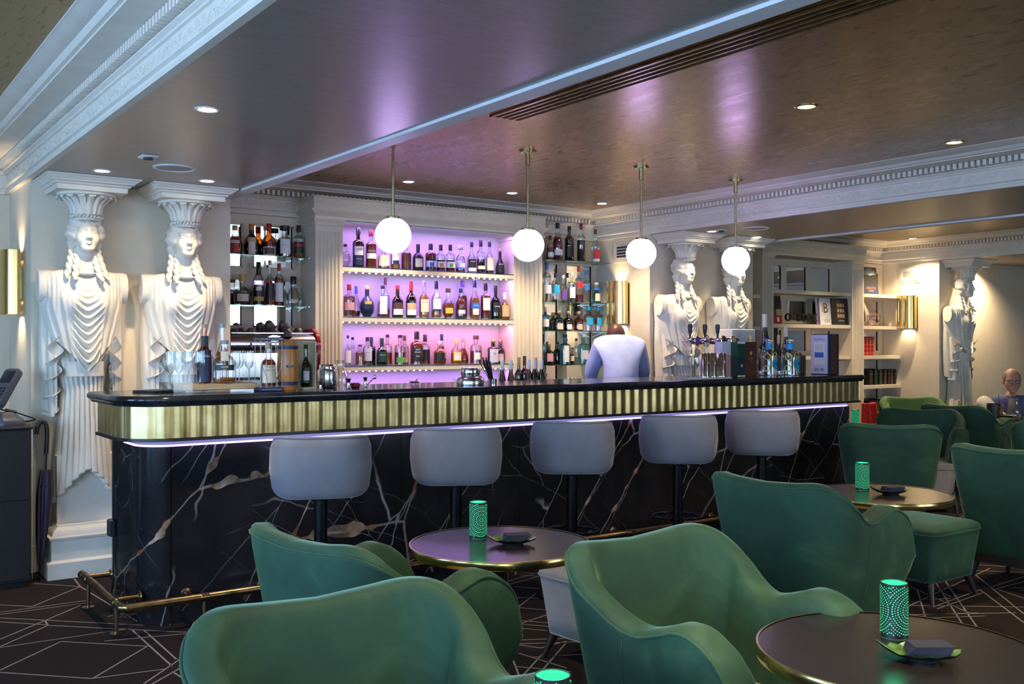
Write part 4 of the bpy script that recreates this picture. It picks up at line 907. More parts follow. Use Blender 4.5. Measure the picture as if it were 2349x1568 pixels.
def bottle(loc, h, r, desc_label, kind='std', glassm='g_clear', liq='l_amber', level=0.6, flat=1.0, cap='p_black', caph=0.10, capr=None, labels=(), turn=None, group=None, texts=()):
    """labels: (half angle width / r, z0, z1 as shares of the height, material)"""
    t = thing('bottle', desc_label, 'bottle', loc, -0.30 if turn is None else turn, group)
    g, lm, c = bottle_meshes(kind, r, h, glassm, liq, level, flat, cap, caph, capr)
    place('glass_body', g, t); place('cap', c, t)
    if lm: place('liquid', lm, t)
    for i, (w, z0, z1, m_) in enumerate(labels):
        rr = r + 0.0006 * i; place('label', patch(rr, w * r, z0 * h, z1 * h, flat, m_), t)
    for s_, size, m_, z in texts:
        lettering(s_, size * h, m_, t, (0, -(r * flat + 0.0035), z * h), 0, bend=r + 0.0035 if flat == 1 else None)
    return t
def row(items, Y, z, shelf, group):
    """items: (px centre, px width, y of the top, words, keyword arguments); places each at its measured spot on the shelf"""
    items = sorted(items, key=lambda q: q[0]); n_ = 0
    for i, (px, pw, ytop, words, kw) in enumerate(items):
        kw = dict(kw); yy = Y + kw.pop('dy', 0.0)
        X, _, zt = onY(px, ytop, yy); d = CA * X + SA * yy; r = pw * d / F_PX / 2 * 0.97
        lab = '%s bottle, %s from the left on %s' % (words, ORD[i], shelf)
        fl_ = kw.get('flat', 1.0)
        bottle((X, yy, z + 0.0005), max(0.1, zt - z), r, lab, group=group, **kw)
LB = lambda *a: a
W1 = ((1.0, 0.12, 0.42, 'p_white'),)
CR = ((1.0, 0.12, 0.42, 'p_cream'),)
# top lit shelf
row([
 (792, 26, 560, 'small clear round', dict(kind='globe', liq=None, labels=())),
 (822, 27, 522, 'tall dark rum', dict(kind='shoulder', glassm='g_brownglass', liq='l_dark', level=.6, cap='p_black', caph=.17, labels=((1.0, .05, .54, 'p_navy'), (.85, .30, .52, 'p_white')), texts=(("LAMB'S", .062, 'p_black', .44), ('NAVY RUM', .030, 'p_white', .20)))),
 (851, 26, 528, 'tall amber', dict(kind='shoulder', liq='l_copper', level=.62, cap='p_dkred', caph=.16, labels=((1.0, .38, .50, 'p_brown'), (1.0, .24, .38, 'p_white')), texts=(('HAVANA', .05, 'p_white', .44),))),
 (880, 28, 567, 'gold rum with star-shaped cream label', dict(kind='squat', liq='l_gold', level=.6, cap='p_gold', labels=((1.1, .12, .62, 'p_cream'),), texts=(('RUM', .09, 'p_orange', .45),))),
 (907, 22, 560, 'gold square-shouldered', dict(kind='shoulder', liq='l_gold', level=.6, cap='p_black', labels=((1.0, .20, .66, 'p_white'), (0.7, .18, .34, 'p_navy')))),
 (932, 24, 560, 'orange square-shouldered', dict(kind='shoulder', liq='l_rust', level=.66, cap='p_brown', labels=((.8, .16, .64, 'p_brown'),))),
 (959, 26, 560, 'matt black squat', dict(kind='squat', glassm='p_black', liq=None, cap='p_black', caph=.18, labels=((.8, .10, .46, 'p_black'), (.72, .12, .44, 'p_cream')))),
 (988, 26, 559, 'dark red', dict(kind='shoulder', liq='l_ruby', level=.66, cap='p_black', caph=.22, labels=((1.1, .36, .42, 'p_black'), (1.1, .14, .36, 'p_white'), (.4, .16, .30, 'p_blue')), texts=())),
 (1011, 22, 561, 'clear, orange-square label', dict(kind='shoulder', liq='l_ruby', level=.14, cap='p_black', caph=.22, labels=((1.1, .36, .42, 'p_black'), (1.1, .14, .36, 'p_white'), (.4, .16, .30, 'p_orange')))),
 (1033, 22, 561, 'clear, green-square label', dict(kind='shoulder', liq='l_ruby', level=.14, cap='p_black', caph=.22, labels=((1.1, .36, .42, 'p_black'), (1.1, .14, .36, 'p_white'), (.4, .16, .30, 'p_green')))),
 (1056, 23, 563, 'clear silver-topped', dict(kind='squat', liq='l_red', level=.16, cap='p_silver', caph=.14, capr=.6, labels=((1.0, .12, .34, 'p_lilac'), (1.05, .12, .18, 'p_blue')))),
 (1082, 22, 555, 'clear with black and white label', dict(kind='round', liq=None, cap='p_black', caph=.16, labels=((1.0, .10, .44, 'p_black'), (1.0, .06, .16, 'p_white')), texts=(('KRAKEN', .045, 'p_white', .36),))),
 (1103, 21, 550, 'tall clear half-full dark', dict(kind='shoulder', liq='l_dark', level=.42, cap='p_black', caph=.20, labels=((1.0, .12, .22, 'p_cream'),))),
 (1123, 22, 554, 'clear with pictorial cream label', dict(kind='round', liq='l_dark', level=.1, cap='p_black', caph=.16, labels=((.8, .10, .50, 'p_cream'),))),
 (1147, 22, 571, 'matt black cork-topped', dict(kind='teardrop', glassm='p_black', liq=None, cap='cork', caph=.11, labels=((.8, .10, .40, 'p_black'),), texts=(('AYOU', .075, 'p_white', .38),))),
], 7.162, SHZ[0], 'the top lit shelf', 'bottles on the top lit shelf')
# middle lit shelf
row([
 (801, 27, 652, 'amber copper-capped', dict(kind='shoulder', liq='l_rust', level=.62, cap='p_dkred', caph=.18, labels=((1.0, .20, .44, 'p_pink'),))),
 (817, 20, 656, 'clear blue-capped', dict(kind='round', liq='l_red', level=.2, cap='p_blue', caph=.25, dy=.10)),
 (842, 34, 655, 'round navy flagon', dict(kind='globe', glassm='p_navy', liq=None, cap='p_tan', caph=.12, labels=((.5, .40, .50, 'p_gold'),))),
 (878, 27, 655, 'clear frost-white labelled', dict(kind='bell', liq='l_red', level=.10, cap='p_black', caph=.10, labels=((.7, .10, .66, 'p_white'),))),
 (884, 22, 637, 'tall brown-necked', dict(kind='long', liq='l_copper', level=.2, cap='p_brown', caph=.18, dy=.10)),
 (912, 26, 654, 'dark glass red-capped', dict(kind='squat', glassm='g_brownglass', liq='l_dark', level=.5, cap='p_red', caph=.12, labels=((1.0, .26, .44, 'p_brown'), (1.0, .08, .26, 'p_white')))),
 (943, 25, 645, 'dark glass red-necked', dict(kind='squat', glassm='g_brownglass', liq='l_dark', level=.5, cap='p_red', caph=.26, labels=((1.0, .22, .40, 'p_tan'), (1.0, .07, .22, 'p_white')))),
 (973, 24, 644, 'pale gold malt', dict(kind='squat', liq='l_gold', level=.62, cap='p_grey', caph=.17, labels=((.9, .16, .50, 'p_cream'),), texts=(('SPEYSIDE', .035, 'p_brown', .42),))),
 (1001, 24, 644, 'clear malt with white label', dict(kind='squat', liq='l_honey', level=.2, cap='p_black', caph=.22, labels=((.9, .24, .52, 'p_white'), (.9, .18, .24, 'p_navy')), texts=(('GLENLIVET', .030, 'p_navy', .43),))),
 (1028, 28, 661, 'round-shouldered gold-labelled', dict(kind='globe', liq='l_amber', level=.5, cap='p_brown', caph=.14, capr=.45, labels=((.7, .16, .34, 'p_yellow'),))),
 (1057, 24, 661, 'amber blue-capped', dict(kind='squat', liq='l_copper', level=.62, cap='p_navy', caph=.15, labels=((.8, .16, .28, 'p_white'), (1.0, .0, .05, 'p_navy')))),
 (1061, 22, 643, 'tall red-brown', dict(kind='wine', liq='l_rust', level=.6, cap='p_purple', caph=.18, dy=.10)),
 (1089, 25, 640, 'clear gold spirit, blue label', dict(kind='round', liq='l_gold', level=.52, cap='p_navy', caph=.21, labels=((1.0, .26, .40, 'p_blue'), (.6, .10, .25, 'p_white')), texts=(('SCAPA', .045, 'p_white', .33),))),
 (1114, 24, 649, 'dark brown, tall white label', dict(kind='shoulder', liq='l_copper', level=.64, cap='p_black', caph=.21, labels=((.8, .24, .58, 'p_white'),))),
 (1137, 24, 655, 'green-black glass', dict(kind='squat', glassm='g_green', liq='l_dark', level=.6, cap='p_black', caph=.20, labels=((.9, .20, .50, 'p_black'),), texts=(('Ardbeg', .06, 'p_white', .38),))),
 (1158, 25, 671, 'amber with red-print label', dict(kind='round', liq='l_gold', level=.64, cap='p_white', caph=.24, labels=((.8, .10, .52, 'p_tan'),))),
], 7.162, SHZ[1], 'the middle lit shelf', 'bottles on the middle lit shelf')
# lowest lit shelf
row([
 (798, 15, 769, 'clear white-labelled', dict(kind='round', liq=None, cap='p_black', labels=((1, .1, .5, 'p_white'),))),
 (809, 18, 773, 'clear pale-green labelled', dict(kind='round', liq=None, cap='p_black', labels=((1, .1, .58, 'p_cream'),), dy=.10)),
 (826, 22, 790, 'short pale amber', dict(kind='shoulder', liq='l_amber', level=.62, cap='p_brown')),
 (843, 22, 773, 'amber with lilac label', dict(kind='shoulder', liq='l_amber', level=.62, cap='p_black', caph=.15, labels=((1, .16, .62, 'p_lilac'), (1, .1, .16, 'p_black')), texts=(('PENDERYN', .036, 'p_navy', .46),))),
 (852, 20, 773, 'green-capped', dict(kind='shoulder', glassm='g_green', liq='l_dark', level=.6, cap='p_dkgreen', caph=.22, dy=.10)),
 (876, 26, 775, 'dark green', dict(kind='squat', glassm='g_green', liq='l_dark', level=.6, cap='p_dkgreen', caph=.2, labels=((.9, .12, .5, 'p_dkgreen'),), texts=(('Connemara', .05, 'p_white', .38),))),
 (889, 22, 767, 'clear-necked amber', dict(kind='shoulder', liq='l_amber', level=.4, cap='p_black', dy=.10)),
 (918, 27, 768, 'amber green-labelled', dict(kind='shoulder', liq='l_copper', level=.42, cap='p_black', labels=((.9, .08, .26, 'p_green'),))),
 (928, 20, 769, 'cream-labelled', dict(kind='shoulder', liq='l_gold', level=.5, cap='p_brown', caph=.18, labels=((.8, .08, .5, 'p_cream'),), dy=.10)),
 (956, 31, 760, 'square black-labelled whiskey', dict(kind='shoulder', liq='l_copper', level=.72, cap='p_black', caph=.24, labels=((.95, .10, .52, 'p_black'),), texts=(("JACK", .06, 'p_white', .46), ("DANIEL'S", .05, 'p_white', .38), ('No.7', .06, 'p_white', .26)))),
 (975, 24, 767, 'square pinkish black-labelled', dict(kind='shoulder', liq='l_red', level=.12, cap='p_black', caph=.24, labels=((.95, .12, .5, 'p_black'),), dy=.10)),
 (1008, 27, 782, 'round amber with navy label', dict(kind='squat', liq='l_amber', level=.6, cap='p_silver', caph=.12, labels=((1, .16, .5, 'p_black'),))),
 (1013, 22, 766, 'tall navy-capped amber', dict(kind='round', liq='l_amber', level=.6, cap='p_navy', caph=.22, dy=.10, labels=((.8, .2, .5, 'p_cream'),))),
 (1047, 26, 778, 'honey-coloured yellow-capped', dict(kind='squat', liq='l_honey', level=.46, cap='p_yellow', caph=.13, labels=((.8, .14, .5, 'p_yellow'), (.6, .18, .46, 'p_white')), texts=(('WILD', .08, 'p_brown', .4),))),
 (1063, 24, 776, 'honey pear-shaped', dict(kind='teardrop', liq='l_amber', level=.6, cap='p_tan', caph=.18, dy=.10)),
 (1092, 28, 769, 'square amber, dark stopper', dict(kind='shoulder', liq='l_copper', level=.46, cap='p_brown', caph=.14, capr=.5, labels=((.5, .16, .40, 'p_white'),))),
 (1131, 26, 778, 'olive-black gold-capped', dict(kind='shoulder', glassm='g_olive', liq='l_dark', level=.6, cap='p_gold', caph=.09, capr=.42, labels=((.9, .06, .6, 'p_lilac'),), texts=(('\u6b66', .10, 'p_black', .4),))),
 (1147, 22, 778, 'black gold-capped', dict(kind='squat', glassm='g_smoke', liq='l_dark', level=.6, cap='p_gold', caph=.09, dy=.10, labels=((.6, .1, .4, 'p_cream'),))),
], 7.162, SHZ[2], 'the lowest lit shelf', 'bottles on the lowest lit shelf')
# left glass shelves
row([
 (539, 34, 517, 'red square orange-liqueur', dict(kind='round', liq='l_red', level=.62, cap='p_tan', caph=.16, labels=((.5, .06, .38, 'p_red'), (.6, .38, .48, 'p_cream')), texts=(('TRIPLE SEC', .04, 'p_brown', .43),))),
 (577, 35, 514, 'brown square orange-liqueur', dict(kind='round', glassm='g_brownglass', liq='l_dark', level=.6, cap='p_orange', caph=.2, labels=((.45, .03, .42, 'p_cream'), (.6, .42, .56, 'p_tan')))),
 (617, 38, 513, 'round-bellied ribboned liqueur', dict(kind='globe', glassm='g_amber', liq='l_dark', level=.44, cap='p_red', caph=.21, labels=((.8, .02, .28, 'p_cream'), (.65, .05, .25, 'p_brown'), (.25, .30, .44, 'p_red')))),
 (653, 38, 518, 'square dark liqueur with white label', dict(kind='squat', liq='l_dark', level=.55, cap='p_black', caph=.14, capr=.62, labels=((.65, .10, .56, 'p_white'),), texts=(('AMARETTO', .035, 'p_black', .36),))),
 (685, 24, 517, 'slim rum with red banner label', dict(kind='shoulder', liq='l_gold', level=.22, cap='p_black', caph=.22, labels=((1, .14, .48, 'p_black'), (1.05, .34, .42, 'p_red')))),
], 7.27, GSL[0], 'the upper liqueur shelf', 'liqueurs on the upper glass shelf')
row([
 (556, 46, 629, 'fan-shaped cognac', dict(kind='fan', liq='l_dark', level=.42, cap='p_gold', caph=.22, labels=((.6, .12, .36, 'p_cream'),))),
 (593, 26, 601, 'tall cognac with medallion', dict(kind='wine', liq='l_dark', level=.46, cap='p_black', caph=.3, labels=((.5, .34, .42, 'p_white'), (1, .1, .2, 'p_gold')))),
 (619, 23, 597, 'tall slim brandy with oval label', dict(kind='long', liq='l_copper', level=.5, cap='p_tan', caph=.1, labels=((.9, .14, .5, 'p_black'),))),
 (640, 22, 604, 'red-capped brandy with tall white label', dict(kind='std', liq='l_copper', level=.66, cap='p_red', caph=.18, labels=((.9, .10, .54, 'p_white'),))),
 (673, 40, 634, 'bell-shaped clear cognac', dict(kind='teardrop', liq=None, cap='p_black', caph=.26, labels=((.45, .14, .24, 'p_tan'),))),
], 7.27, GSL[1], 'the cognac shelf', 'cognacs on the lower glass shelf')
# right glass shelves
row([
 (1262, 18, 540, 'pale rose, half hidden', dict(kind='wine', liq='l_ruby', level=.5, cap='p_dkred', caph=.2, labels=((1, .1, .3, 'p_white'),))),
 (1279, 24, 511, 'tall red sparkling', dict(kind='burg', liq='l_ruby', level=.62, cap='p_black', caph=.15, labels=((1, .12, .28, 'p_white'),), texts=(('SILVER', .04, 'p_blue', .2),))),
 (1306, 22, 519, 'dark green', dict(kind='std', glassm='g_olive', liq='l_dark', level=.6, cap='p_black', caph=.14, labels=((.8, .1, .42, 'p_black'),))),
 (1333, 20, 513, 'dark liqueur red-capped', dict(kind='std', liq='l_dark', level=.56, cap='p_dkred', caph=.15)),
 (1366, 19, 526, 'clear with round red label', dict(kind='squat', liq=None, cap='p_brown', caph=.14, labels=((.9, .10, .38, 'p_red'), (1.1, .02, .1, 'p_white')))),
], 7.205, GSR[0], 'the highest right shelf', 'bottles on the top right glass shelf')
row([
 (1254, 22, 601, 'frosted blue-capped', dict(kind='std', glassm='g_clear', liq=None, cap='p_blue', caph=.2, labels=((1, .2, .42, 'p_lilac'),))),
 (1274, 20, 626, 'clear sky-blue labelled', dict(kind='squat', liq=None, cap='p_navy', caph=.16, labels=((1, .3, .58, 'p_cyan'),))),
 (1292, 18, 631, 'clear with dark feather label', dict(kind='squat', liq=None, cap='p_white', caph=.12, labels=((1, .1, .46, 'p_purple'),))),
 (1302, 14, 626, 'navy-capped clear', dict(kind='std', liq=None, cap='p_navy', caph=.16, dy=.10)),
 (1311, 20, 624, 'plain clear', dict(kind='shoulder', liq=None, cap='p_white', caph=.1, labels=((.8, .14, .5, 'p_lilac'),))),
 (1328, 20, 611, 'red-capped vodka', dict(kind='shoulder', liq='l_ruby', level=.22, cap='p_red', caph=.15, labels=((.9, .4, .56, 'p_red'),))),
 (1345, 17, 620, 'blue-capped vodka', dict(kind='shoulder', liq=None, cap='p_blue', caph=.16, labels=((.9, .4, .54, 'p_blue'),))),
 (1368, 22, 648, 'pale blue cork-topped gin', dict(kind='bell', glassm='g_aqua', liq=None, cap='p_cream', caph=.12, capr=.5, labels=((.6, .1, .46, 'p_cream'), (1.0, .62, .74, 'p_blue')))),
], 7.205, GSR[1], 'the vodka shelf', 'vodkas on the second right glass shelf')
row([
 (1251, 18, 704, 'blue-tinted cork-topped gin', dict(kind='shoulder', glassm='g_sky', liq=None, cap='cork', caph=.14, labels=((.9, .16, .48, 'p_white'),))),
 (1268, 20, 716, 'black apothecary', dict(kind='squat', glassm='g_smoke', liq='l_dark', level=.4, cap='cork', caph=.12, dy=.10)),
 (1281, 28, 712, 'green apothecary', dict(kind='squat', glassm='g_green', liq='l_dark', level=.1, cap='cork', caph=.12, labels=((.5, .06, .36, 'p_cream'),))),
 (1303, 24, 713, 'brown apothecary', dict(kind='squat', glassm='g_brownglass', liq='l_dark', level=.1, cap='cork', caph=.12, labels=((.5, .06, .32, 'p_white'),))),
 (1327, 24, 714, 'amber apothecary', dict(kind='squat', glassm='g_amber', liq='l_dark', level=.1, cap='cork', caph=.12, labels=((.5, .06, .34, 'p_cream'),))),
 (1350, 24, 703, 'clear gin with blue disc', dict(kind='shoulder', glassm='g_pinkish', liq=None, cap='p_cyan', caph=.16, labels=((.7, .24, .54, 'p_cyan'),))),
 (1372, 22, 704, 'pink gin with blue disc', dict(kind='shoulder', glassm='g_pinkish', liq=None, cap='p_cyan', caph=.16, labels=((.6, .24, .54, 'p_cyan'),))),
], 7.205, GSR[2], 'the gin shelf', 'gins on the third right glass shelf')
row([
 (1247, 12, 766, 'slim turquoise', dict(kind='shoulder', glassm='g_aqua', liq=None, cap='p_navy', caph=.3)),
 (1259, 24, 785, 'black cork-topped gin, pink label', dict(kind='squat', glassm='g_smoke', liq='l_dark', level=.5, cap='cork', caph=.1, labels=((.7, .14, .5, 'p_pink'),))),
 (1278, 22, 784, 'black glass', dict(kind='squat', glassm='g_smoke', liq='l_dark', level=.5, cap='p_black', dy=.10)),
 (1296, 26, 766, 'square sapphire-blue gin', dict(kind='shoulder', glassm='g_sky', liq=None, cap='p_navy', caph=.12, labels=((.5, .08, .62, 'p_white'),))),
 (1312, 12, 797, 'small black', dict(kind='squat', glassm='g_smoke', liq='l_dark', level=.5, cap='p_black', labels=((.8, .2, .5, 'p_cream'),))),
 (1322, 16, 776, 'clear red-topped', dict(kind='shoulder', liq=None, cap='p_dkred', caph=.1, dy=.10)),
 (1338, 26, 766, 'pale green gin', dict(kind='shoulder', glassm='g_aqua', liq=None, cap='p_white', caph=.1, labels=((.8, .16, .46, 'p_lilac'),))),
], 7.205, GSR[3], 'the lowest gin shelf', 'gins on the lowest right glass shelf')
# ------------------------------------------------------------------ things on and behind the bar
ZT = 1.1465
def on_bar(px, py): X, Y, _ = onZ(px, py, ZT); return X, Y
def size_px(px_w, X, Y): return px_w * (CA * X + SA * Y) / F_PX
def goblet(x, y, z, h, r, label, group, kind='tulip'):
    t = thing('glass', label, 'glass', (x, y, z), 0, group)
    if kind == 'tulip': P = [(r * .8, 0), (r * .82, .003), (.004, .008), (.0035, h * .40), (.008, h * .44), (r * .8, h * .52), (r, h * .66), (r * .86, h * .84), (r * .93, h)]
    elif kind == 'bowl': P = [(r * .8, 0), (r * .8, .003), (.004, .008), (.004, h * .42), (r * .6, h * .50), (r, h * .70), (r * .85, h)]
    else: P = [(.0005, 0.001), (r * .80, 0), (r * .86, .01), (r, h)]
    MB().lathe(P, n=18, cap=False).build('bowl', 'g_clear', t, smooth=60); return t
# tasting stand
x0, y0 = 1.53, 5.06
st = thing('tasting_stand', 'clear acrylic stand with a wooden board at the bar corner', 'display stand', (1.775, 5.17, ZT), math.radians(3))
MB().box(-.215, .180, -.10, .10, .012, .044, .003).build('board', 'wood_tray', st)
for a in ((-.275, -.272, -.115, .10, 0, .155), (.183, .186, -.115, .10, 0, .155), (-.275, .186, .097, .10, 0, .155), (-.275, -.17, -.115, -.112, 0, .155), (-.275, .186, -.115, .10, .003, .010)): MB().box(*a).build('acrylic_panel', 'g_acrylic', st)
for i, (px, py) in enumerate(((400, 884), (417, 886), (431, 884), (452, 889), (544, 885), (561, 885), (582, 885))):
    X, Y = onZ(px, py, ZT + .046)[:2]
    if i < 3: X, Y = 1.53 + 0.047 * i, 5.17 + 0.012 * (i % 2)
    if i > 3: X, Y = 1.868 + 0.036 * (i - 4), 5.145 + .05 * (i % 2)
    if i == 3: X, Y = 1.655, 5.085
    goblet(X, Y, ZT + (.046 if i > 2 or X > 1.58 else .011), .168 if (i > 2 or X > 1.58) else .203, .026, 'stemmed tasting glass, %s from the left on the acrylic stand' % ORD[i], 'tasting glasses on the acrylic stand')
zb = ZT + .0455
bottle((1.705, 5.165, zb), .31, .039, 'tall amber bottle with navy label and cork on the tasting board', kind='round', glassm='g_amber', liq='l_dark', level=.42, cap='p_tan', caph=.06, labels=((1, .02, .56, 'p_navy'), (.5, .62, .80, 'p_black')), texts=(('Porfidio', .06, 'p_white', .46),))
bottle((1.790, 5.102, zb), .225, .058, 'squat clear bottle with black GIARE label on the tasting board', kind='squat', liq='l_honey', level=.13, flat=.7, cap='p_grey', caph=.09, labels=((.95, .30, .43, 'p_black'), (.34, .52, .74, 'p_cream')), texts=(('GIARE', .062, 'p_white', .38), ('AMARO', .03, 'p_white', .325)))
bottle((1.822, 5.228, zb), .315, .036, 'tall clear bottle half full of gold spirit on the tasting board', kind='round', liq='l_gold', level=.52, cap='p_silver', caph=.07)
t = thing('menu_folder', 'flat black menu folders lying on the bar corner', 'menu', (1.50, 5.26, ZT), .5)
MB().box(-.11, .11, -.075, .075, 0, .006).build('folder', 'black_plastic', t); MB().box(-.10, .115, -.07, .085, .0065, .012).build('folder', 'black_plastic', t)
# bottle cage
X, Y = on_bar(622, 897); cg = thing('bottle_cage', 'wire bottle display with dark blue header beside the barrel', 'display stand', (X + .005, Y + .05, ZT), -.08)
MB().box(-.063, .063, -.06, .06, 0, .020, .002).build('base', 'p_navy', cg); MB().box(-.063, .063, -.06, .06, .268, .285, .002).build('header', 'p_navy', cg)
lettering('MONKEY SHOULDER', .0125, 'p_white', cg, (0, -.0615, .2765)); lettering('100% MALT WHISKY MADE FOR MIXING', .0058, 'p_white', cg, (0, -.0615, .010))
for i in range(5):
    for sy in (-.056, .056): MB().tube([(-.056 + .028 * i, sy, .02), (-.056 + .028 * i, sy, .268)], .0012, 5).build('wire', 'steel_dark', cg)
for sx in (-1, 1): MB().tube(smooth_path([(sx * .030, -.059, .02), (sx * .026, -.060, .07), (sx * .050, -.060, .13), (sx * .048, -.060, .19), (sx * .024, -.060, .24), (sx * .024, -.059, .268)]), .0015, 5).build('wire', 'steel_dark', cg)
bottle((X + .005, Y + .05, ZT + .021), .235, .042, 'whisky bottle with cream label inside the wire display', kind='squat', liq='l_copper', level=.62, cap='p_tan', caph=.14, labels=((1, .10, .50, 'p_cream'),), texts=(('MONKEY', .058, 'p_brown', .46), ('SHOULDER', .05, 'p_brown', .385)), turn=-.2)
# barrel
X, Y = on_bar(670, 896); t = thing('wooden_barrel', 'upright orange-brown wooden barrel with two blue bands', 'barrel', (X, Y + .055, ZT)); H_ = .265
MB().lathe([(.0005, 0), (.046, 0), (.047, .004), (.055, .07), (.058, .13), (.055, .20), (.047, .262), (.046, H_), (.0005, H_)], n=32).build('staves', 'barrel_wood', t)
for z in (.030, .222): MB().lathe([(.0505, z), (.0535, z + .001), (.0545, z + .018), (.052, z + .019)], n=32, cap=False).build('band', 'p_navy', t)
MB().box(-.035, .005, -.0605, -.058, .126, .138).build('plaque', 'p_navy', t); lettering('RUM', .010, 'p_white', t, (-.015, -.0612, .132))
for k in range(10):
    a = 2 * PI * k / 10; MB().tube([(.0475 * math.cos(a), .0475 * math.sin(a), .004), (.0585 * math.cos(a), .0585 * math.sin(a), .13), (.0475 * math.cos(a), .0475 * math.sin(a), .262)], .0007, 4).build('seam', 'brown_ceramic', t)
X, Y = on_bar(708, 893); t = thing('bottle_box', 'open cream frame box holding a dark green bottle', 'box', (X + .01, Y + .05, ZT))
MB().box(-.04, .04, -.04, .04, 0, .012).build('base', 'paper_cream', t); MB().box(.034, .04, -.04, .04, .012, .26).build('side', 'paper_cream', t); MB().box(-.04, .04, -.04, .04, .26, .266).build('top', 'paper_cream', t); MB().box(-.04, .034, .036, .04, .012, .26).build('back', 'paper_cream', t)
bottle((X + .004, Y + .048, ZT + .0125), .235, .032, 'dark green bottle standing in the cream frame box', kind='round', glassm='g_green', liq='l_dark', level=.6, cap='p_black', caph=.1, labels=((.8, .1, .44, 'p_dkgreen'), (.5, .16, .38, 'p_lilac')))
# steel canister and bar tools
X, Y = on_bar(763, 890); t = thing('steel_canister', 'hammered steel canister with a stepped lid beside the barrel', 'canister', (X, Y + .07, ZT))
MB().lathe([(.0005, 0), (.052, 0), (.056, .006), (.056, .095), (.050, .108), (.040, .114), (.0005, .114)], n=32).build('body', 'steel', t); MB().lathe([(.046, .112), (.046, .130), (.042, .135), (.0005, .136)], n=32).build('lid', 'chrome', t)
def jigger(px, py, h, r, label):
    X, Y = on_bar(px, py); t = thing('jigger', label, 'jigger', (X, Y, ZT), 0, 'steel jiggers on the bar')
    MB().lathe([(.0005, 0.004), (r, 0), (r * .5, h * .55), (r * .55, h * .6), (r * .9, h), (r * .86, h), (.0005, h * .62)], n=18, cap=False).build('cup', 'chrome', t)
jigger(735, 893, .045, .014, 'small steel jigger in front of the steel canister'); jigger(799, 890, .055, .018, 'steel jigger just past the steel canister'); jigger(838, 886, .055, .015, 'steel jigger by the folded red cloth')
X, Y = on_bar(814, 884); t = thing('carafe', 'clear glass carafe behind the steel jiggers', 'carafe', (X, Y + .2, ZT)); MB().lathe([(.0005, 0), (.05, 0), (.056, .02), (.05, .06), (.028, .10), (.022, .13), (.03, .15)], n=22, cap=False).build('glass_body', 'g_clear', t)
X, Y = on_bar(818, 889); t = thing('bar_cloth', 'small folded red cloth among the jiggers', 'cloth', (X, Y + .02, ZT), .6); MB().box(-.03, .03, -.02, .02, 0, .028, .006).build('fold', 'p_dkred', t)
X, Y = on_bar(851, 886); t = thing('bar_spoon', 'steel bar spoon leaning by the red cloth', 'spoon', (X, Y + .02, ZT)); MB().tube([(-.02, 0, .004), (.03, 0, .05)], .003, 8).build('handle', 'chrome', t); MB().ball((.036, 0, .055), (.010, .006, .014), 10, 6).build('bowl', 'chrome', t)
X, Y = on_bar(956, 880); t = thing('strainer', 'steel cocktail strainer lying on the bar', 'strainer', (X, Y + .03, ZT), .3)
MB().lathe([(.0005, .004), (.030, .006), (.032, .012), (.030, .016)], n=22, cap=False).build('disc', 'steel', t); MB().tube([(.0, 0, .01), (.05, .02, .028)], .004, 8).build('handle', 'steel', t)
X, Y = on_bar(1096, 884); t = thing('shaker_dome', 'low round steel pot with a domed lid by the black straws', 'pot', (X, Y + .08, ZT))
MB().lathe([(.0005, 0), (.085, 0), (.088, .02), (.084, .04), (.062, .058), (.0005, .058)], n=34).build('body', 'steel', t); MB().lathe([(.058, .056), (.060, .074), (.062, .094), (.055, .105), (.024, .112), (.0005, .112)], n=34).build('lid', 'chrome', t)
X, Y = on_bar(1140, 880); t = thing('straw_holder', 'steel cup packed with black drinking straws', 'straws', (X, Y + .05, ZT)); MB().lathe([(.0005, 0), (.028, 0), (.030, .03), (.028, .03)], n=20, cap=False).build('cup', 'chrome', t)
for k in range(22):
    a = 2.4 * k; r_ = .020 * math.sqrt((k + .5) / 22); dx, dy = r_ * math.cos(a), r_ * math.sin(a); MB().tube([(dx * .5, dy * .5, .004), (dx * 1.6 - .055 + .012 * math.sin(k), dy * 1.4, .15 + .018 * math.cos(k * 1.7))], .0028, 5).build('straw', 'black_plastic', t)
def low_glass(px, py, r, h, i, y=5.95):
    X = onY(px, py, y)[0]; goblet(X, y, .955, h, r, 'clear glass behind the bar, %s from the left of the low glasses' % ORD[i], 'low glasses behind the bar', 'tumbler')
bk = thing('bar_sink_unit', 'low steel work unit standing behind the bar', 'counter', (0, 0, 0)); MB().box(2.6, 6.5, 5.62, 6.15, .90, .95).build('top', 'steel_dark', bk); MB().box(2.62, 6.48, 5.64, 6.13, 0, .90).build('carcass', 'black_trim', bk)
for i, (px, r, h) in enumerate(((1012, .034, .17), (1034, .034, .17), (1052, .040, .20), (1074, .040, .21), (1265, .036, .175), (1288, .036, .17), (1312, .036, .18), (1334, .036, .17), (1358, .036, .17), (1382, .036, .17), (1406, .036, .17), (1428, .036, .175), (1450, .036, .17))): low_glass(px, 870, r, h, i)
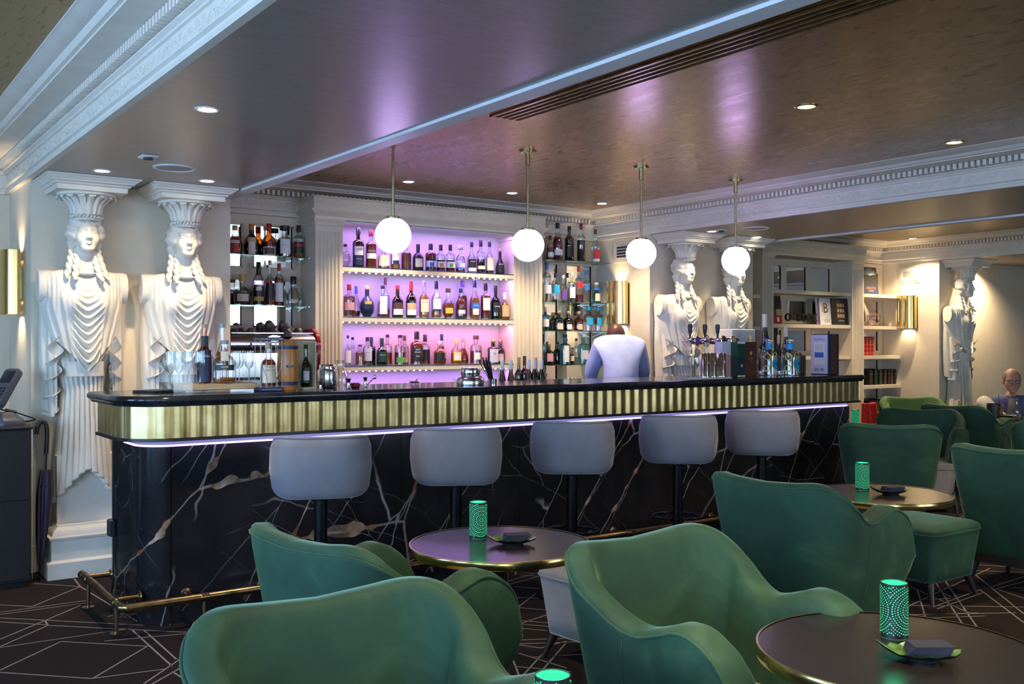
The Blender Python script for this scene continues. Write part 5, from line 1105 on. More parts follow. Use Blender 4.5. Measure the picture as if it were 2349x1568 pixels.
# wine bottles standing in the speed rail
for i, (px, top, kd, gm, lq, cp) in enumerate(((1152, 826, 'burg', 'g_brownglass', 'l_dark', 'p_white'), (1172, 826, 'burg', 'g_brownglass', 'l_dark', 'p_white'), (1190, 819, 'std', 'g_olive', 'l_gold', 'p_gold'), (1203, 816, 'std', 'g_brownglass', 'l_dark', 'p_brown'), (1213, 825, 'wine', 'g_smoke', 'l_dark', 'p_white'), (1226, 825, 'wine', 'g_smoke', 'l_dark', 'p_white'), (1229, 820, 'std', 'g_olive', 'l_gold', 'p_tan'), (1242, 825, 'wine', 'g_olive', 'l_gold', 'p_white'))):
    Y_ = 5.80 + (.1 if i in (2, 3, 6) else 0); X, _, zt = onY(px, top, Y_)
    bottle((X, Y_, .951), zt - .951, .034 if i != 6 else .03, '%s wine bottle, %s from the left behind the straws' % ('pale green' if lq == 'l_gold' else 'dark', ORD[i]), kind=kd, glassm=gm, liq=lq, level=.5, cap=cp, caph=.2, group='wine bottles behind the bar')
# coffee machine with cups
MX0, MX1, MYF = 2.392, 3.07, 6.735
cm_ = thing('coffee_machine', 'chrome espresso machine with red end panels and a blue display', 'coffee machine', (0, 0, 0))
MB().box(MX0, MX1, MYF + .04, MYF + .42, 1.14, 1.465, .02).build('body', 'steel', cm_); MB().box(MX0 + .02, MX1 - .02, MYF + .02, MYF + .40, .90, .99).build('drip_tray', 'steel_dark', cm_); MB().box(MX0 + .02, MX1 - .02, MYF + .22, MYF + .40, .99, 1.14).build('back_splash', 'steel', cm_)
MB().loft([[(x, MYF + .075 - .075 * math.sin(a), 1.395 + .072 * math.cos(a)) for a in np.linspace(0, PI * .86, 14)] for x in (MX0 + .01, MX1 - .01)], closed=False).build('front_panel', 'steel', cm_)
MB().box(MX0 + .01, MX1 - .01, MYF + .05, MYF + .08, 1.22, 1.335).build('lower_panel', 'steel', cm_)
for i in range(6): MB().tube([(MX0 + .03, MYF + .03 + .06 * i, 1.475), (MX1 - .03, MYF + .03 + .06 * i, 1.475)], .004, 6).build('cup_rail', 'chrome', cm_)
for x, s_ in ((MX0, -1), (MX1, 1)):
    pr = [(MYF - .015, 1.40), (MYF + .02, 1.47), (MYF + .09, 1.51), (MYF + .18, 1.505), (MYF + .42, 1.50), (MYF + .42, .92), (MYF + .02, .92), (MYF + .04, 1.15), (MYF, 1.24)]
    MB().loft([[(x - .0125, a, b_) for a, b_ in pr], [(x + .0125, a, b_) for a, b_ in pr]], cap=True).build('end_panel', 'red_gloss', cm_)
xc_ = onY(629, 775, MYF)[0]
ov = MB().lathe([(.0005, .004), (.052, .004), (.058, 0)], n=30, cap=False); ov.v = [(x, -z, y * .42) for x, y, z in ov.v]; ov.build('display_bezel', 'chrome', cm_, loc=(xc_, MYF - .002, 1.437))
MB().box(xc_ - .032, xc_ + .032, MYF - .010, MYF - .0065, 1.428, 1.447).build('display', 'screen_blue', cm_)
ov = MB().lathe([(.0005, .004), (.052, .004), (.056, 0)], n=30, cap=False); ov.v = [(x, -z, y * .36) for x, y, z in ov.v]; ov.build('badge', 'terminal_dark', cm_, loc=(xc_ - .10, MYF + .047, 1.345)); lettering('Fracino', .024, 'p_white', cm_, (xc_ - .10, MYF + .040, 1.343))
for x in (xc_ - .17, xc_ + .20): MB().tube([(x, MYF + .01, 1.415), (x - .004, MYF - .02, 1.37)], .006, 8).build('steam_lever', 'black_plastic', cm_)
CUP = MB().lathe([(.0005, .004), (.020, 0), (.024, .003), (.036, .028), (.041, .060), (.039, .060), (.034, .030), (.0005, .010)], n=20, cap=False).mesh('cup_body', 'brown_ceramic', 60)
HDL = MB().tube(smooth_path([(.039, 0, .050), (.058, 0, .050), (.062, 0, .034), (.050, 0, .018), (.034, 0, .022)], 5), .004, 7).mesh('handle', 'brown_ceramic', 180)
def cup(px, py, Y, rot, label):
    X, _, Z = onY(px, py, Y); c = thing('coffee_cup', label, 'cup', (X, Y, Z), 0, 'brown cups on the coffee machine'); c.rotation_euler = rot; place('cup_body', CUP, c); place('handle', HDL, c)
for i, (px, py, Y, rot) in enumerate(((537, 753, 6.84, (PI, 0, 1.5)), (553, 752, 6.94, (PI, 0, 2.0)), (577, 752, 6.96, (PI, 0, 2.6)), (576, 753, 6.81, (PI, 0, 0.6)), (606, 752, 6.92, (PI, 0, 3.0)), (628, 752, 6.81, (PI, 0, 1.0)), (653, 752, 6.90, (PI, 0, 2.7)), (658, 753, 6.78, (PI, 0, 0.8)), (684, 752, 6.88, (PI, 0, 3.1)), (616, 738, 6.86, (2.5, .35, 2.9)), (648, 738, 6.88, (2.5, .35, 2.9)), (594, 741, 7.03, (2.7, .2, 2.2)))):
    cup(px, py, Y, rot, 'brown cup stacked on the coffee machine, %s of the pile counted from the caryatid' % ORD[i])
# beer side
X, Y = on_bar(1625, 868); mt = thing('bar_mat', 'pale bar mat under the steel shaker tins', 'mat', (X + .02, Y + .02, ZT)); MB().box(-.19, .19, -.06, .08, 0, .006, .002).build('mat', 'white_plastic', mt)
goblet(X - .10, Y + .03, ZT + .0065, .145, .042, 'upturned pint glass beside the steel shaker tins', None, 'tumbler')
for i, dx in enumerate((-.02, .075, .15)):
    t = thing('shaker_tin', 'upturned steel shaker tin, %s from the left on the bar mat' % ORD[i], 'shaker', (X + dx, Y + .015 + .02 * (i % 2), ZT + .0065), 0, 'steel shaker tins on the bar mat'); MB().lathe([(.0005, .178), (.030, .178), (.033, .174), (.044, .006), (.046, .0), (.043, 0)], n=30, cap=False).build('tin', 'chrome', t); MB().lathe([(.0452, .001), (.0465, .004), (.0452, .010)], n=30, cap=False).build('rim', 'steel', t)
X, Y = onZ(1645, 862, ZT)[:2]; Y += .22; X = onY(1645, 800, Y)[0]
bt = thing('beer_tap', 'chrome beer tower with three black tap handles and an oval badge', 'beer tap', (X, Y, ZT)); zb_ = onY(1645, 782, Y)[2] - ZT
MB().tube([(0, 0, 0), (0, 0, zb_)], .028, 20).build('column', 'chrome', bt); MB().lathe([(.0005, 0), (.055, 0), (.055, .012), (.03, .02)], n=26, cap=False).build('foot', 'chrome', bt)
xl = onY(1578, 782, Y)[0] - X; xr = onY(1690, 782, Y)[0] - X
MB().tube([(xl, 0, zb_), (xr, 0, zb_)], .027, 18).build('manifold', 'chrome', bt)
for px in (1583, 1617, 1646):
    x = onY(px, 782, Y - .06)[0] - X
    MB().tube([(x, 0, zb_), (x, -.06, zb_ + .005)], .014, 12).build('tap_body', 'chrome', bt); MB().ball((x, -.06, zb_ + .01), .021, 14, 10).build('tap_valve', 'chrome', bt); MB().tube([(x, -.06, zb_), (x, -.075, zb_ - .05), (x, -.078, zb_ - .10)], .008, 8).build('spout', 'chrome', bt)
    MB().lathe([(.0005, .02), (.008, .022), (.009, .05), (.015, .075), (.019, .11), (.016, .132), (.0005, .136)], (x, -.06, zb_), 16).build('tap_handle', 'black_plastic', bt)
for px, m_, s_ in ((1600, 'p_purple', .030), (1621, 'p_white', .040), (1661, 'p_brown', .036), (1683, 'p_gold', .034)):
    x = onY(px, 782, Y - .04)[0] - X; d_ = MB().lathe([(.0005, .006), (s_ * .85, .006), (s_, .002), (s_, -.010)], n=26, cap=False); d_.v = [(p, -r_, q * 1.25) for p, q, r_ in d_.v]; d_.build('badge', 'chrome', bt, loc=(x, -.036, zb_))
    d_ = MB().lathe([(.0005, .0075), (s_ * .82, .0075), (s_ * .82, .005)], n=26, cap=False); d_.v = [(p, -r_, q * 1.25) for p, q, r_ in d_.v]; d_.build('badge_face', m_, bt, loc=(x, -.036, zb_))
    if m_ == 'p_white':
        MB().box(x - .026, x + .026, -.0458, -.0440, zb_ - .012, zb_ + .014).build('badge_shield', 'p_dkred', bt); lettering('STELLA', .013, 'p_white', bt, (x, -.0466, zb_ + .006)); lettering('ARTOIS', .011, 'p_white', bt, (x, -.0466, zb_ - .006))
def carton(px0, px1, ytop, ybase, dep, mat, label, cat='box', y_add=0.0, side=None, name='carton', face=None):
    X0, Y0 = on_bar(px0, ybase); Y0 += y_add; X0 = onY(px0, ybase, Y0)[0]; X1 = onY(px1, ybase, Y0)[0]; h = onY((px0 + px1) / 2, ytop, Y0)[2] - ZT
    t = thing(name, label, cat, ((X0 + X1) / 2, Y0, ZT)); w = (X1 - X0) / 2
    MB().box(-w, w, 0, dep, 0, h).build('body', mat, t); t['w'] = w; t['h'] = h; return t, w, h
t, w, h = carton(1657, 1688, 783, 866, .07, 'p_lilac', 'pale lilac gift carton with pink print beside the shaker tins', y_add=.05)
MB().box(-w * .9, w * .9, -.001, 0, .01, h * .62).build('print', 'p_pink', t); MB().box(w, w + .003, .0, .07, 0, h).build('edge', 'paper_white', t)
for k in range(5): MB().box(-w * .6, w * .6, -.0016, -.001, h * (.12 + .07 * k), h * (.12 + .07 * k) + .002).build('print_line', 'p_grey', t)
t, w, h = carton(1692, 1709, 784, 866, .07, 'p_dkgreen', 'narrow open dark green carton holding a small bottle', y_add=.05); MB().box(-w, w, -.002, 0, h * .02, h * .05).build('strip', 'paper_white', t); MB().box(-w, w, -.002, 0, h * .95, h).build('strip', 'paper_white', t)
MB().box(-w * .7, w * .7, -.003, 0, h * .10, h * .55).build('window', 'p_navy', t); MB().lathe([(.0005, 0), (.012, 0), (.012, .002)], n=16, cap=False).build('seal', 'p_gold', t, loc=(0, -.004, h * .33), rot=(PI / 2, 0, 0))
t, w, h = carton(1709, 1736, 784, 864, .075, 'p_brown', 'dark brown gift carton with small gold crest', y_add=.05); MB().lathe([(.0005, 0), (.014, 0), (.014, .001)], n=18, cap=False).build('crest', 'p_gold', t, loc=(0, -.0006, h * .68), rot=(PI / 2, 0, 0)); lettering('BRUGAL', .016, 'p_gold', t, (0, -.0012, h * .52)); lettering('1888', .010, 'p_gold', t, (0, -.0012, h * .44))
X, Y = on_bar(1722, 862); Y += .16; zt = onY(1722, 769, Y)[2]; X = onY(1722, 800, Y)[0]
bottle((X, Y, ZT), zt - ZT, .03, 'gold-topped bottle behind the dark brown carton', kind='champ', glassm='g_clear', liq='l_gold', level=.4, cap='p_gold', caph=.16)
Yb = 6.0; Xa, Xb = onY(1680, 770, Yb)[0], onY(1733, 770, Yb)[0]; za, zb2 = onY(1700, 783, Yb)[2], onY(1700, 755, Yb)[2]
t = thing('white_box', 'embossed white box on the till stand behind the cartons', 'box', ((Xa + Xb) / 2, Yb, 0)); w = (Xb - Xa) / 2
MB().box(-w, w, 0, .2, za - .06, zb2, .004).build('box', 'paper_white', t); MB().box(-.05, .05, .05, .15, 0, za - .06).build('stand', 'black_trim', t)
bottle((onY(1754, 850, 5.34)[0], 5.34, ZT), onY(1754, 720, 5.34)[2] - ZT, .052, 'large dark green champagne bottle with blue seal', kind='champ', glassm='g_green', liq='l_dark', level=.5, cap='p_cream', caph=.27, labels=((1, .05, .36, 'p_navy'), (.9, .55, .60, 'p_purple')))
bottle((onY(1803, 850, 5.40)[0], 5.40, ZT), onY(1803, 748, 5.40)[2] - ZT, .044, 'champagne bottle with pink seal behind the clear gin bottles', kind='champ', glassm='g_green', liq='l_dark', level=.5, cap='p_cream', caph=.3, labels=((1, .05, .34, 'p_black'), (.9, .55, .62, 'p_pink')))
bottle((onY(1786, 850, 5.20)[0], 5.20, ZT), onY(1786, 768, 5.20)[2] - ZT, .030, 'small champagne bottle between the two clear gin bottles', kind='champ', glassm='g_green', liq='l_dark', level=.5, cap='p_tan', caph=.34, labels=((1, .05, .50, 'p_black'),))
def citrus_gin(px, pw, label):
    X, Y = on_bar(px, 861); r = size_px(pw, X, Y) / 2; Y += .04; X = onY(px, 850, Y)[0]; h = onY(px, 778, Y)[2] - ZT
    t = bottle((X, Y, ZT), h, r, label, kind='shoulder', liq=None, cap='g_clear', caph=.10, labels=(), group='clear gin bottles with citrus print')
    MB().lathe([(r * .42, .72 * h), (r * .42, .88 * h)], n=18, cap=False).build('neck_band', 'p_cyan', t)
    def disc(a, z, rad, m_, lift):
        P = [[((r + lift) * math.sin(a + q * math.cos(v) / r), -(r + lift) * math.cos(a + q * math.cos(v) / r), z + q * math.sin(v)) for v in np.linspace(0, 2 * PI, 25)[:-1]] for q in (rad, rad * .02)]; MB().loft(P, cap=False).build('printed_disc', m_, t, smooth=180)
    disc(.55, h * .32, r * .80, 'p_yellow', .0008); disc(.55, h * .32, r * .73, 'p_cyan', .0014); disc(.62, h * .33, r * .2, 'p_navy', .002)
    for a, z, q in ((-.75, .52, .42), (-.8, .2, .40), (.2, .58, .3)):
        ring = [[((r + .001) * math.sin(a + q * r * k * math.cos(v) / r), -(r + .001) * math.cos(a + q * r * k * math.cos(v) / r), z * h + q * r * k * math.sin(v)) for v in np.linspace(0, 2 * PI, 21)[:-1]] for k in (1, .72)]; MB().loft(ring).build('printed_ring', 'p_yellow', t, smooth=180)
citrus_gin(1764, 38, 'clear citrus-printed gin bottle by the dark brown carton'); citrus_gin(1812, 42, 'clear citrus-printed gin bottle by the leather menus')
for i, (dx, h, m_) in enumerate(((0, .175, 'p_brown'), (.03, .155, 'p_brown'), (.055, .15, 'brown_ceramic'))):
    X, Y = on_bar(1838, 857); t = thing('leather_menu', 'brown leather menu standing on the bar, %s from the gin bottle' % ORD[i], 'menu', (X + dx + .01, Y + .08, ZT), .5); MB().box(-.007, .007, -.06, .06, 0, h, .002).build('cover', m_, t)
for px, n_ in ((1746, 'tealight glass before the champagne bottle'), (1788, 'tealight glass between the citrus gin bottles')):
    X, Y = on_bar(px, 861); t = thing('tealight_glass', n_, 'candle holder', (X, Y, ZT), 0, 'tealight glasses on the bar'); MB().lathe([(.0005, .004), (.020, 0), (.022, .004), (.022, .036), (.019, .036), (.018, .01)], n=18, cap=False).build('glass_body', 'g_clear', t); MB().lathe([(.0005, .018), (.016, .018), (.016, .006)], n=16, cap=False).build('candle', 'p_white', t)
w = .0875; X, Y = 6.765, 5.02 + w; h = onY(1878, 766, Y)[2] - ZT
t = thing('tin_case', 'tall blue-edged case with a pale blue printed front', 'box', (X, Y, ZT), -PI / 2)
MB().box(-w, w, 0, .14, 0, h, .003).build('case', 'p_navy', t); MB().box(-w * .95, w * .92, -.002, 0, .006, h - .006).build('front', 'p_lilac', t); MB().box(-w * .62, w * .62, -.0035, -.002, h * .24, h * .80).build('print_panel', 'paper_white', t); MB().box(-w * .5, w * .5, -.0045, -.0035, h * .42, h * .55).build('print_emblem', 'p_blue', t)
lettering('Single Malt', .022, 'p_blue', t, (0, -.0042, h * .87))
for k in range(7): MB().box(-w * .45, w * .45, -.0042, -.0035, h * (.58 + .025 * k), h * (.58 + .025 * k) + .0025).build('print_line', 'p_grey', t)
for dx in (-.3, .3): MB().box(w * dx - .02, w * dx + .02, -.0032, -.002, h * .08, h * .16).build('print_emblem', 'p_grey', t)
MB().box(w + .0005, w + .004, .03, .11, .006, h - .008).build('spine', 'p_brown', t)
# ------------------------------------------------------------------ things on the bookcase
def book(px0, px1, ytop, z, Y, mat, label, lean=0.0, rz=0.0, th=.03, name='book', cat='book', face=None, group=None):
    X0, X1 = onY(px0, 700, Y)[0], onY(px1, 700, Y)[0]; h = onY((px0 + px1) / 2, ytop, Y)[2] - z; w = (X1 - X0) / 2
    t = thing(name, label, cat, ((X0 + X1) / 2, Y, z), rz, group); t.rotation_euler = (-lean, 0, rz)
    MB().box(-w, w, 0, th, 0, h / max(.6, math.cos(lean)), .001).build('cover', mat, t); return t, w, h
t, w, h = book(1776, 1795, 677, BZ[1] + .001, 7.16, 'p_dkred', 'colourful red and brown picture book leaning in the bookcase', .1); MB().box(-w * .9, w * .9, -.001, 0, h * .04, h * .3).build('print_panel', 'p_red', t); MB().box(-w * .3, w * .9, -.0015, 0, h * .30, h * .52).build('print_panel', 'p_tan', t); MB().box(-w * .9, w * .9, -.0012, 0, h * .52, h * .96).build('print_panel', 'p_black', t); MB().box(-w * .2, w * .3, -.002, 0, h * .08, h * .24).build('print_panel', 'p_white', t)
X0 = onY(1838, 730, 7.17)[0]; t = thing('letter_sculpture', 'dark cut-out letters standing on the bookcase shelf', 'ornament', (X0, 7.17, BZ[1] + .001)); hh = onY(1838, 716, 7.17)[2] - BZ[1]
MB().box(-.27, .27, -.012, .02, 0, .008).build('foot', 'dark_wood', t); [lettering(ch_, hh * .95, 'dark_wood', t, (-.235 + .094 * k_, -.004, hh * .5 + .004), extr=.012) for k_, ch_ in enumerate('O BOOK') if ch_ != ' ']
t, w, h = book(1878, 1909, 684, BZ[1] + .001, 7.15, 'p_white', 'white book with a tall twisted gold and red initial on its cover', .08, .0); lettering('B', h * .55, 'p_brown', t, (w * .15, -.002, h * .62)); lettering('I', h * .5, 'p_gold', t, (-w * .3, -.002, h * .64)); MB().box(-w, -w * .75, -.002, 0, 0, h).build('spine_print', 'p_purple', t)
for k in range(3): MB().box(-w * .1, w * .7, -.002, 0, h * (.10 + .05 * k), h * (.10 + .05 * k) + .004).build('print_line', 'p_grey', t)
t, w, h = book(1911, 1950, 684, BZ[1] + .001, 7.13, 'p_black', 'dark grey book with a red doorway on its cover', .08); MB().box(-w * .55, w * .55, -.002, 0, h * .22, h * .92).build('print_panel', 'p_brown', t)
for i in range(3):
    for k in range(3): MB().box(-w * .42 + i * w * .30, -w * .20 + i * w * .30, -.003, 0, h * (.28 + .2 * k), h * (.40 + .2 * k)).build('print_square', 'p_tan', t)
lettering('COCKTAILS', h * .07, 'p_white', t, (0, -.003, h * .15))
t, w, h = book(1982, 2016, 612, 1.997, 7.16, 'p_black', 'dark book with a radiant white fan and orange title leaning on the top shelf', .12, .0)
for k in range(13): a = math.radians(-78 + 13 * k); MB().tube([(0, -.001, h * .70), (w * .85 * math.sin(a), -.001, h * .70 + h * .27 * math.cos(a))], .003, 4).build('print_ray', 'p_white', t)
lettering('ABSINTHE', h * .13, 'p_orange', t, (0, -.002, h * .22)); lettering('COCKTAILS', h * .06, 'p_white', t, (0, -.002, h * .12)); MB().box(-w, w, -.0012, 0, 0, h * .34).build('print_panel', 'p_navy', t)
X0 = onY(2007, 740, 7.18)[0]; t = thing('glass_apple', 'large clear glass apple on the shelf beside the sconce', 'ornament', (X0, 7.2, 1.613)); MB().lathe([(.0005, .012), (.035, 0), (.065, .03), (.082, .085), (.078, .13), (.05, .155), (.015, .150), (.0005, .140)], n=26, cap=False).build('apple', 'g_pinkish', t, smooth=180); MB().tube(smooth_path([(0, 0, .14), (.004, 0, .17), (.016, 0, .20)]), .006, 8).build('stem', 'g_clear', t)
lf = np.zeros((9, 5, 3))
for i in range(9):
    q = i / 8
    for j in range(5): lf[i, j] = (.010 + .07 * q, (j / 2 - 1) * .022 * math.sin(PI * min(.98, q + .02)), .165 + .035 * math.sin(q * 2.2))
MB().grid(lf).build('leaf', 'g_clear', t, smooth=180)
for i in range(4):
    X0 = onY(1983 + 7 * i, 790, 7.16)[0]; t = thing('red_volume', 'tall red leather volume, %s of four on the shelf' % ORD[i], 'book', (X0, 7.16, 1.255), 0, 'red leather volumes'); MB().box(-.022, .022, 0, .14, 0, .225 + .004 * (i % 2), .004).build('cover', 'p_red', t)
    for k in range(4): MB().box(-.0225, .0225, -.001, .004, .03 + .05 * k, .034 + .05 * k).build('spine_band', 'p_gold', t)
for i, (px, w, h, m_) in enumerate(((1999, .05, .185, 'p_black'), (2010, .045, .185, 'p_black'), (2021, .04, .18, 'p_dkgreen'), (2032, .03, .18, 'p_brown'), (2040, .03, .18, 'p_black'), (2047, .03, .185, 'p_brown'), (2054, .03, .185, 'p_black'))):
    X0 = onY(px, 860, 7.16)[0]; t = thing('dark_volume', 'dark old volume, %s from the left on the shelf under the red volumes' % ORD[i], 'book', (X0, 7.16, .897), 0, 'dark volumes'); MB().box(-w * .62, w * .62, 0, .15, 0, h, .003).build('cover', m_, t); MB().box(-w * .63, w * .63, -.001, .003, h * .7, h * .72).build('spine_band', 'p_gold', t)
for i, (px, w) in enumerate(((2006, .1), (2048, .11))):
    X0 = onY(px, 930, 7.17)[0]; t = thing('storage_box', 'brown storage box with a dark lid, %s on the low shelf' % ORD[i], 'box', (X0, 7.17, .536), 0, 'brown boxes on the low shelf'); MB().box(-w, w, 0, .16, 0, .15).build('box', 'brown_ceramic', t); MB().box(-w - .004, w + .004, -.004, .164, .15, .17).build('lid', 'p_black', t)
for i, dx in enumerate((0, .155)):
    X0 = onY(1986, 940, 6.95)[0] + dx; t = thing('red_bundle', 'tied red bundle standing by the bookcase base, %s' % ('nearer the bar' if i == 0 else 'leaning outward'), 'bundle', (X0, 6.95, 0)); MB().tube([(0, 0, 0), (.02 * (1 + i), 0, .35), (-.03 * i, 0, .70)], [.07, .065, .045], 14).build('roll', 'p_red', t)
    for k in range(5): MB().lathe([(.068 - .003 * k, .1 + .12 * k), (.070 - .003 * k, .108 + .12 * k)], (.006 * (1 + i) * k * (1 - .5 * i), 0, 0), 14, cap=False).build('tie', 'p_gold', t)
t, w, h = book(1775, 1788, 752, BZ[2] + .001, 7.16, 'p_black', 'tall black album on the shelf behind the champagne', .08)
X0 = onY(1930, 840, 7.2)[0]; t = thing('shelf_box', 'pale grey box on the shelf behind the blue-edged case', 'box', (X0, 7.2, BZ[3] + .001)); MB().box(-.08, .09, 0, .14, 0, .30).build('box', 'paper_white', t)
# ------------------------------------------------------------------ bar stools
def chain(f, n): return [f(i / (n - 1)) for i in range(n)]
def build_stool(loc, label):
    t = thing('bar_stool', label, 'bar stool', loc, 0, 'grey velvet bar stools')
    # upholstered tub: back shell wrapping into low arms, local front = +y
    W, D, th = .236, .215, .050; ns, nv = 49, 18; A = np.zeros((ns, nv, 3))
    for i in range(ns):
        s = -1 + 2 * i / (ns - 1); a = s * math.radians(128); n_ = 2.7
        ca, sa = math.cos(a), math.sin(a); rr = (abs(sa / W) ** n_ + abs(ca / D) ** n_) ** (-1 / n_); px, py = rr * sa, -rr * ca; nx, ny = sa, -ca
        top = .980 - .115 * max(0, (abs(s) - .42) / .58) ** 1.6; bot = .695; e = max(0, 1 - ((1 - abs(s)) / .10)) if abs(s) > .90 else 0; tt = th * (1 - .75 * e)
        mid = (top + bot) / 2; hh = (top - bot) / 2 * (1 - .25 * e)
        for j in range(nv):
            q = 2 * PI * j / nv; cq, sq = math.cos(q), math.sin(q); u = np.sign(cq) * abs(cq) ** .42; v = np.sign(sq) * abs(sq) ** .34
            off = (u - 1) * tt / 2 * 1.0 - .018 * max(0, -v) ** 2 - .016 * abs(v) ** 5
            A[i, j] = (px + nx * off, py + ny * off, mid + hh * v)
    sh_ = MB().grid(A, closev=True); sh_.f.append(tuple(range(nv))); sh_.f.append(tuple((ns - 1) * nv + j for j in range(nv - 1, -1, -1))); sh_.build('backrest', 'stool_velvet', t, smooth=180)
    pp = [tuple(A[i, 1] + np.array((0, 0, .002))) for i in range(ns)]
    sp = []
    for i in range(ns):
        k = int(nv * .19); sp.append(tuple(A[i, k] * np.array((1.006, 1.006, 1.0)) + np.array((0, 0, .001))))
    MB().tube(sp, .0035, 6).build('piping', 'stool_velvet', t, smooth=180)
    MB().loft([[(x * k, y * k + .02, z) for x, y in rrect(-.20, .20, -.175, .21, .09, 6)] for z, k in ((.690, .86), (.697, .95), (.72, 1), (.755, 1), (.775, .96), (.782, .80))], cap=True).build('seat', 'stool_velvet', t, smooth=60)
    MB().tube([(0, .02, .02), (0, .02, .69)], .031, 20).build('post', 'black_metal', t); MB().lathe([(.0005, .69), (.075, .69), (.075, .675), (.031, .665)], (0, .02, 0), 22, cap=False).build('swivel_plate', 'black_metal', t)
    MB().lathe([(.0005, 0), (.205, 0), (.205, .008), (.17, .014), (.05, .022), (.031, .03)], (0, .02, 0), 36, cap=False).build('base', 'black_metal', t)
    fr_ = smooth_path([(-.028, .02, .335), (-.10, .02, .34), (-.15, .08, .34), (-.10, .20, .34), (0, .235, .34), (.10, .20, .34), (.15, .08, .34), (.10, .02, .34), (.028, .02, .335)], 5)
    MB().tube(fr_, .0085, 8).build('footrest', 'black_metal', t); MB().lathe([(.033, .32), (.036, .322), (.036, .35), (.033, .352)], (0, .02, 0), 20, cap=False).build('footrest_collar', 'black_metal', t)
    MB().tube([(.05, -.04, .682), (.17, -.12, .668), (.19, -.13, .67)], .005, 6).build('lever', 'black_metal', t)
    return t
SX = [(740, 'grey velvet bar stool nearest the bar corner'), (1051, 'grey velvet bar stool, second from the bar corner'), (1318, 'grey velvet bar stool in the middle of the five'), (1561, 'grey velvet bar stool, fourth from the bar corner'), (1754, 'grey velvet bar stool farthest along the bar')]
s0 = None
for i, (px, l) in enumerate(SX):
    rx, ry, _ = onY(px, 1000, 4.10); th_ = math.atan2(rx, ry) * .9; x, y = rx + .195 * math.sin(th_), ry + .195 * math.cos(th_)
    if s0 is None: s0 = build_stool((x, y, 0), l); s0.rotation_euler = (0, 0, -th_)
    else: copy_tree(s0, None, (x, y, 0), -th_, label=l)
# ------------------------------------------------------------------ lounge chairs
def lerp_tab(x, tab): return float(np.interp(x, [p[0] for p in tab], [p[1] for p in tab]))
def smooth_tab(tab, n=14):
    P = smooth_path([(a, b_) for a, b_ in tab], n); return [(p[0], p[1]) for p in P]
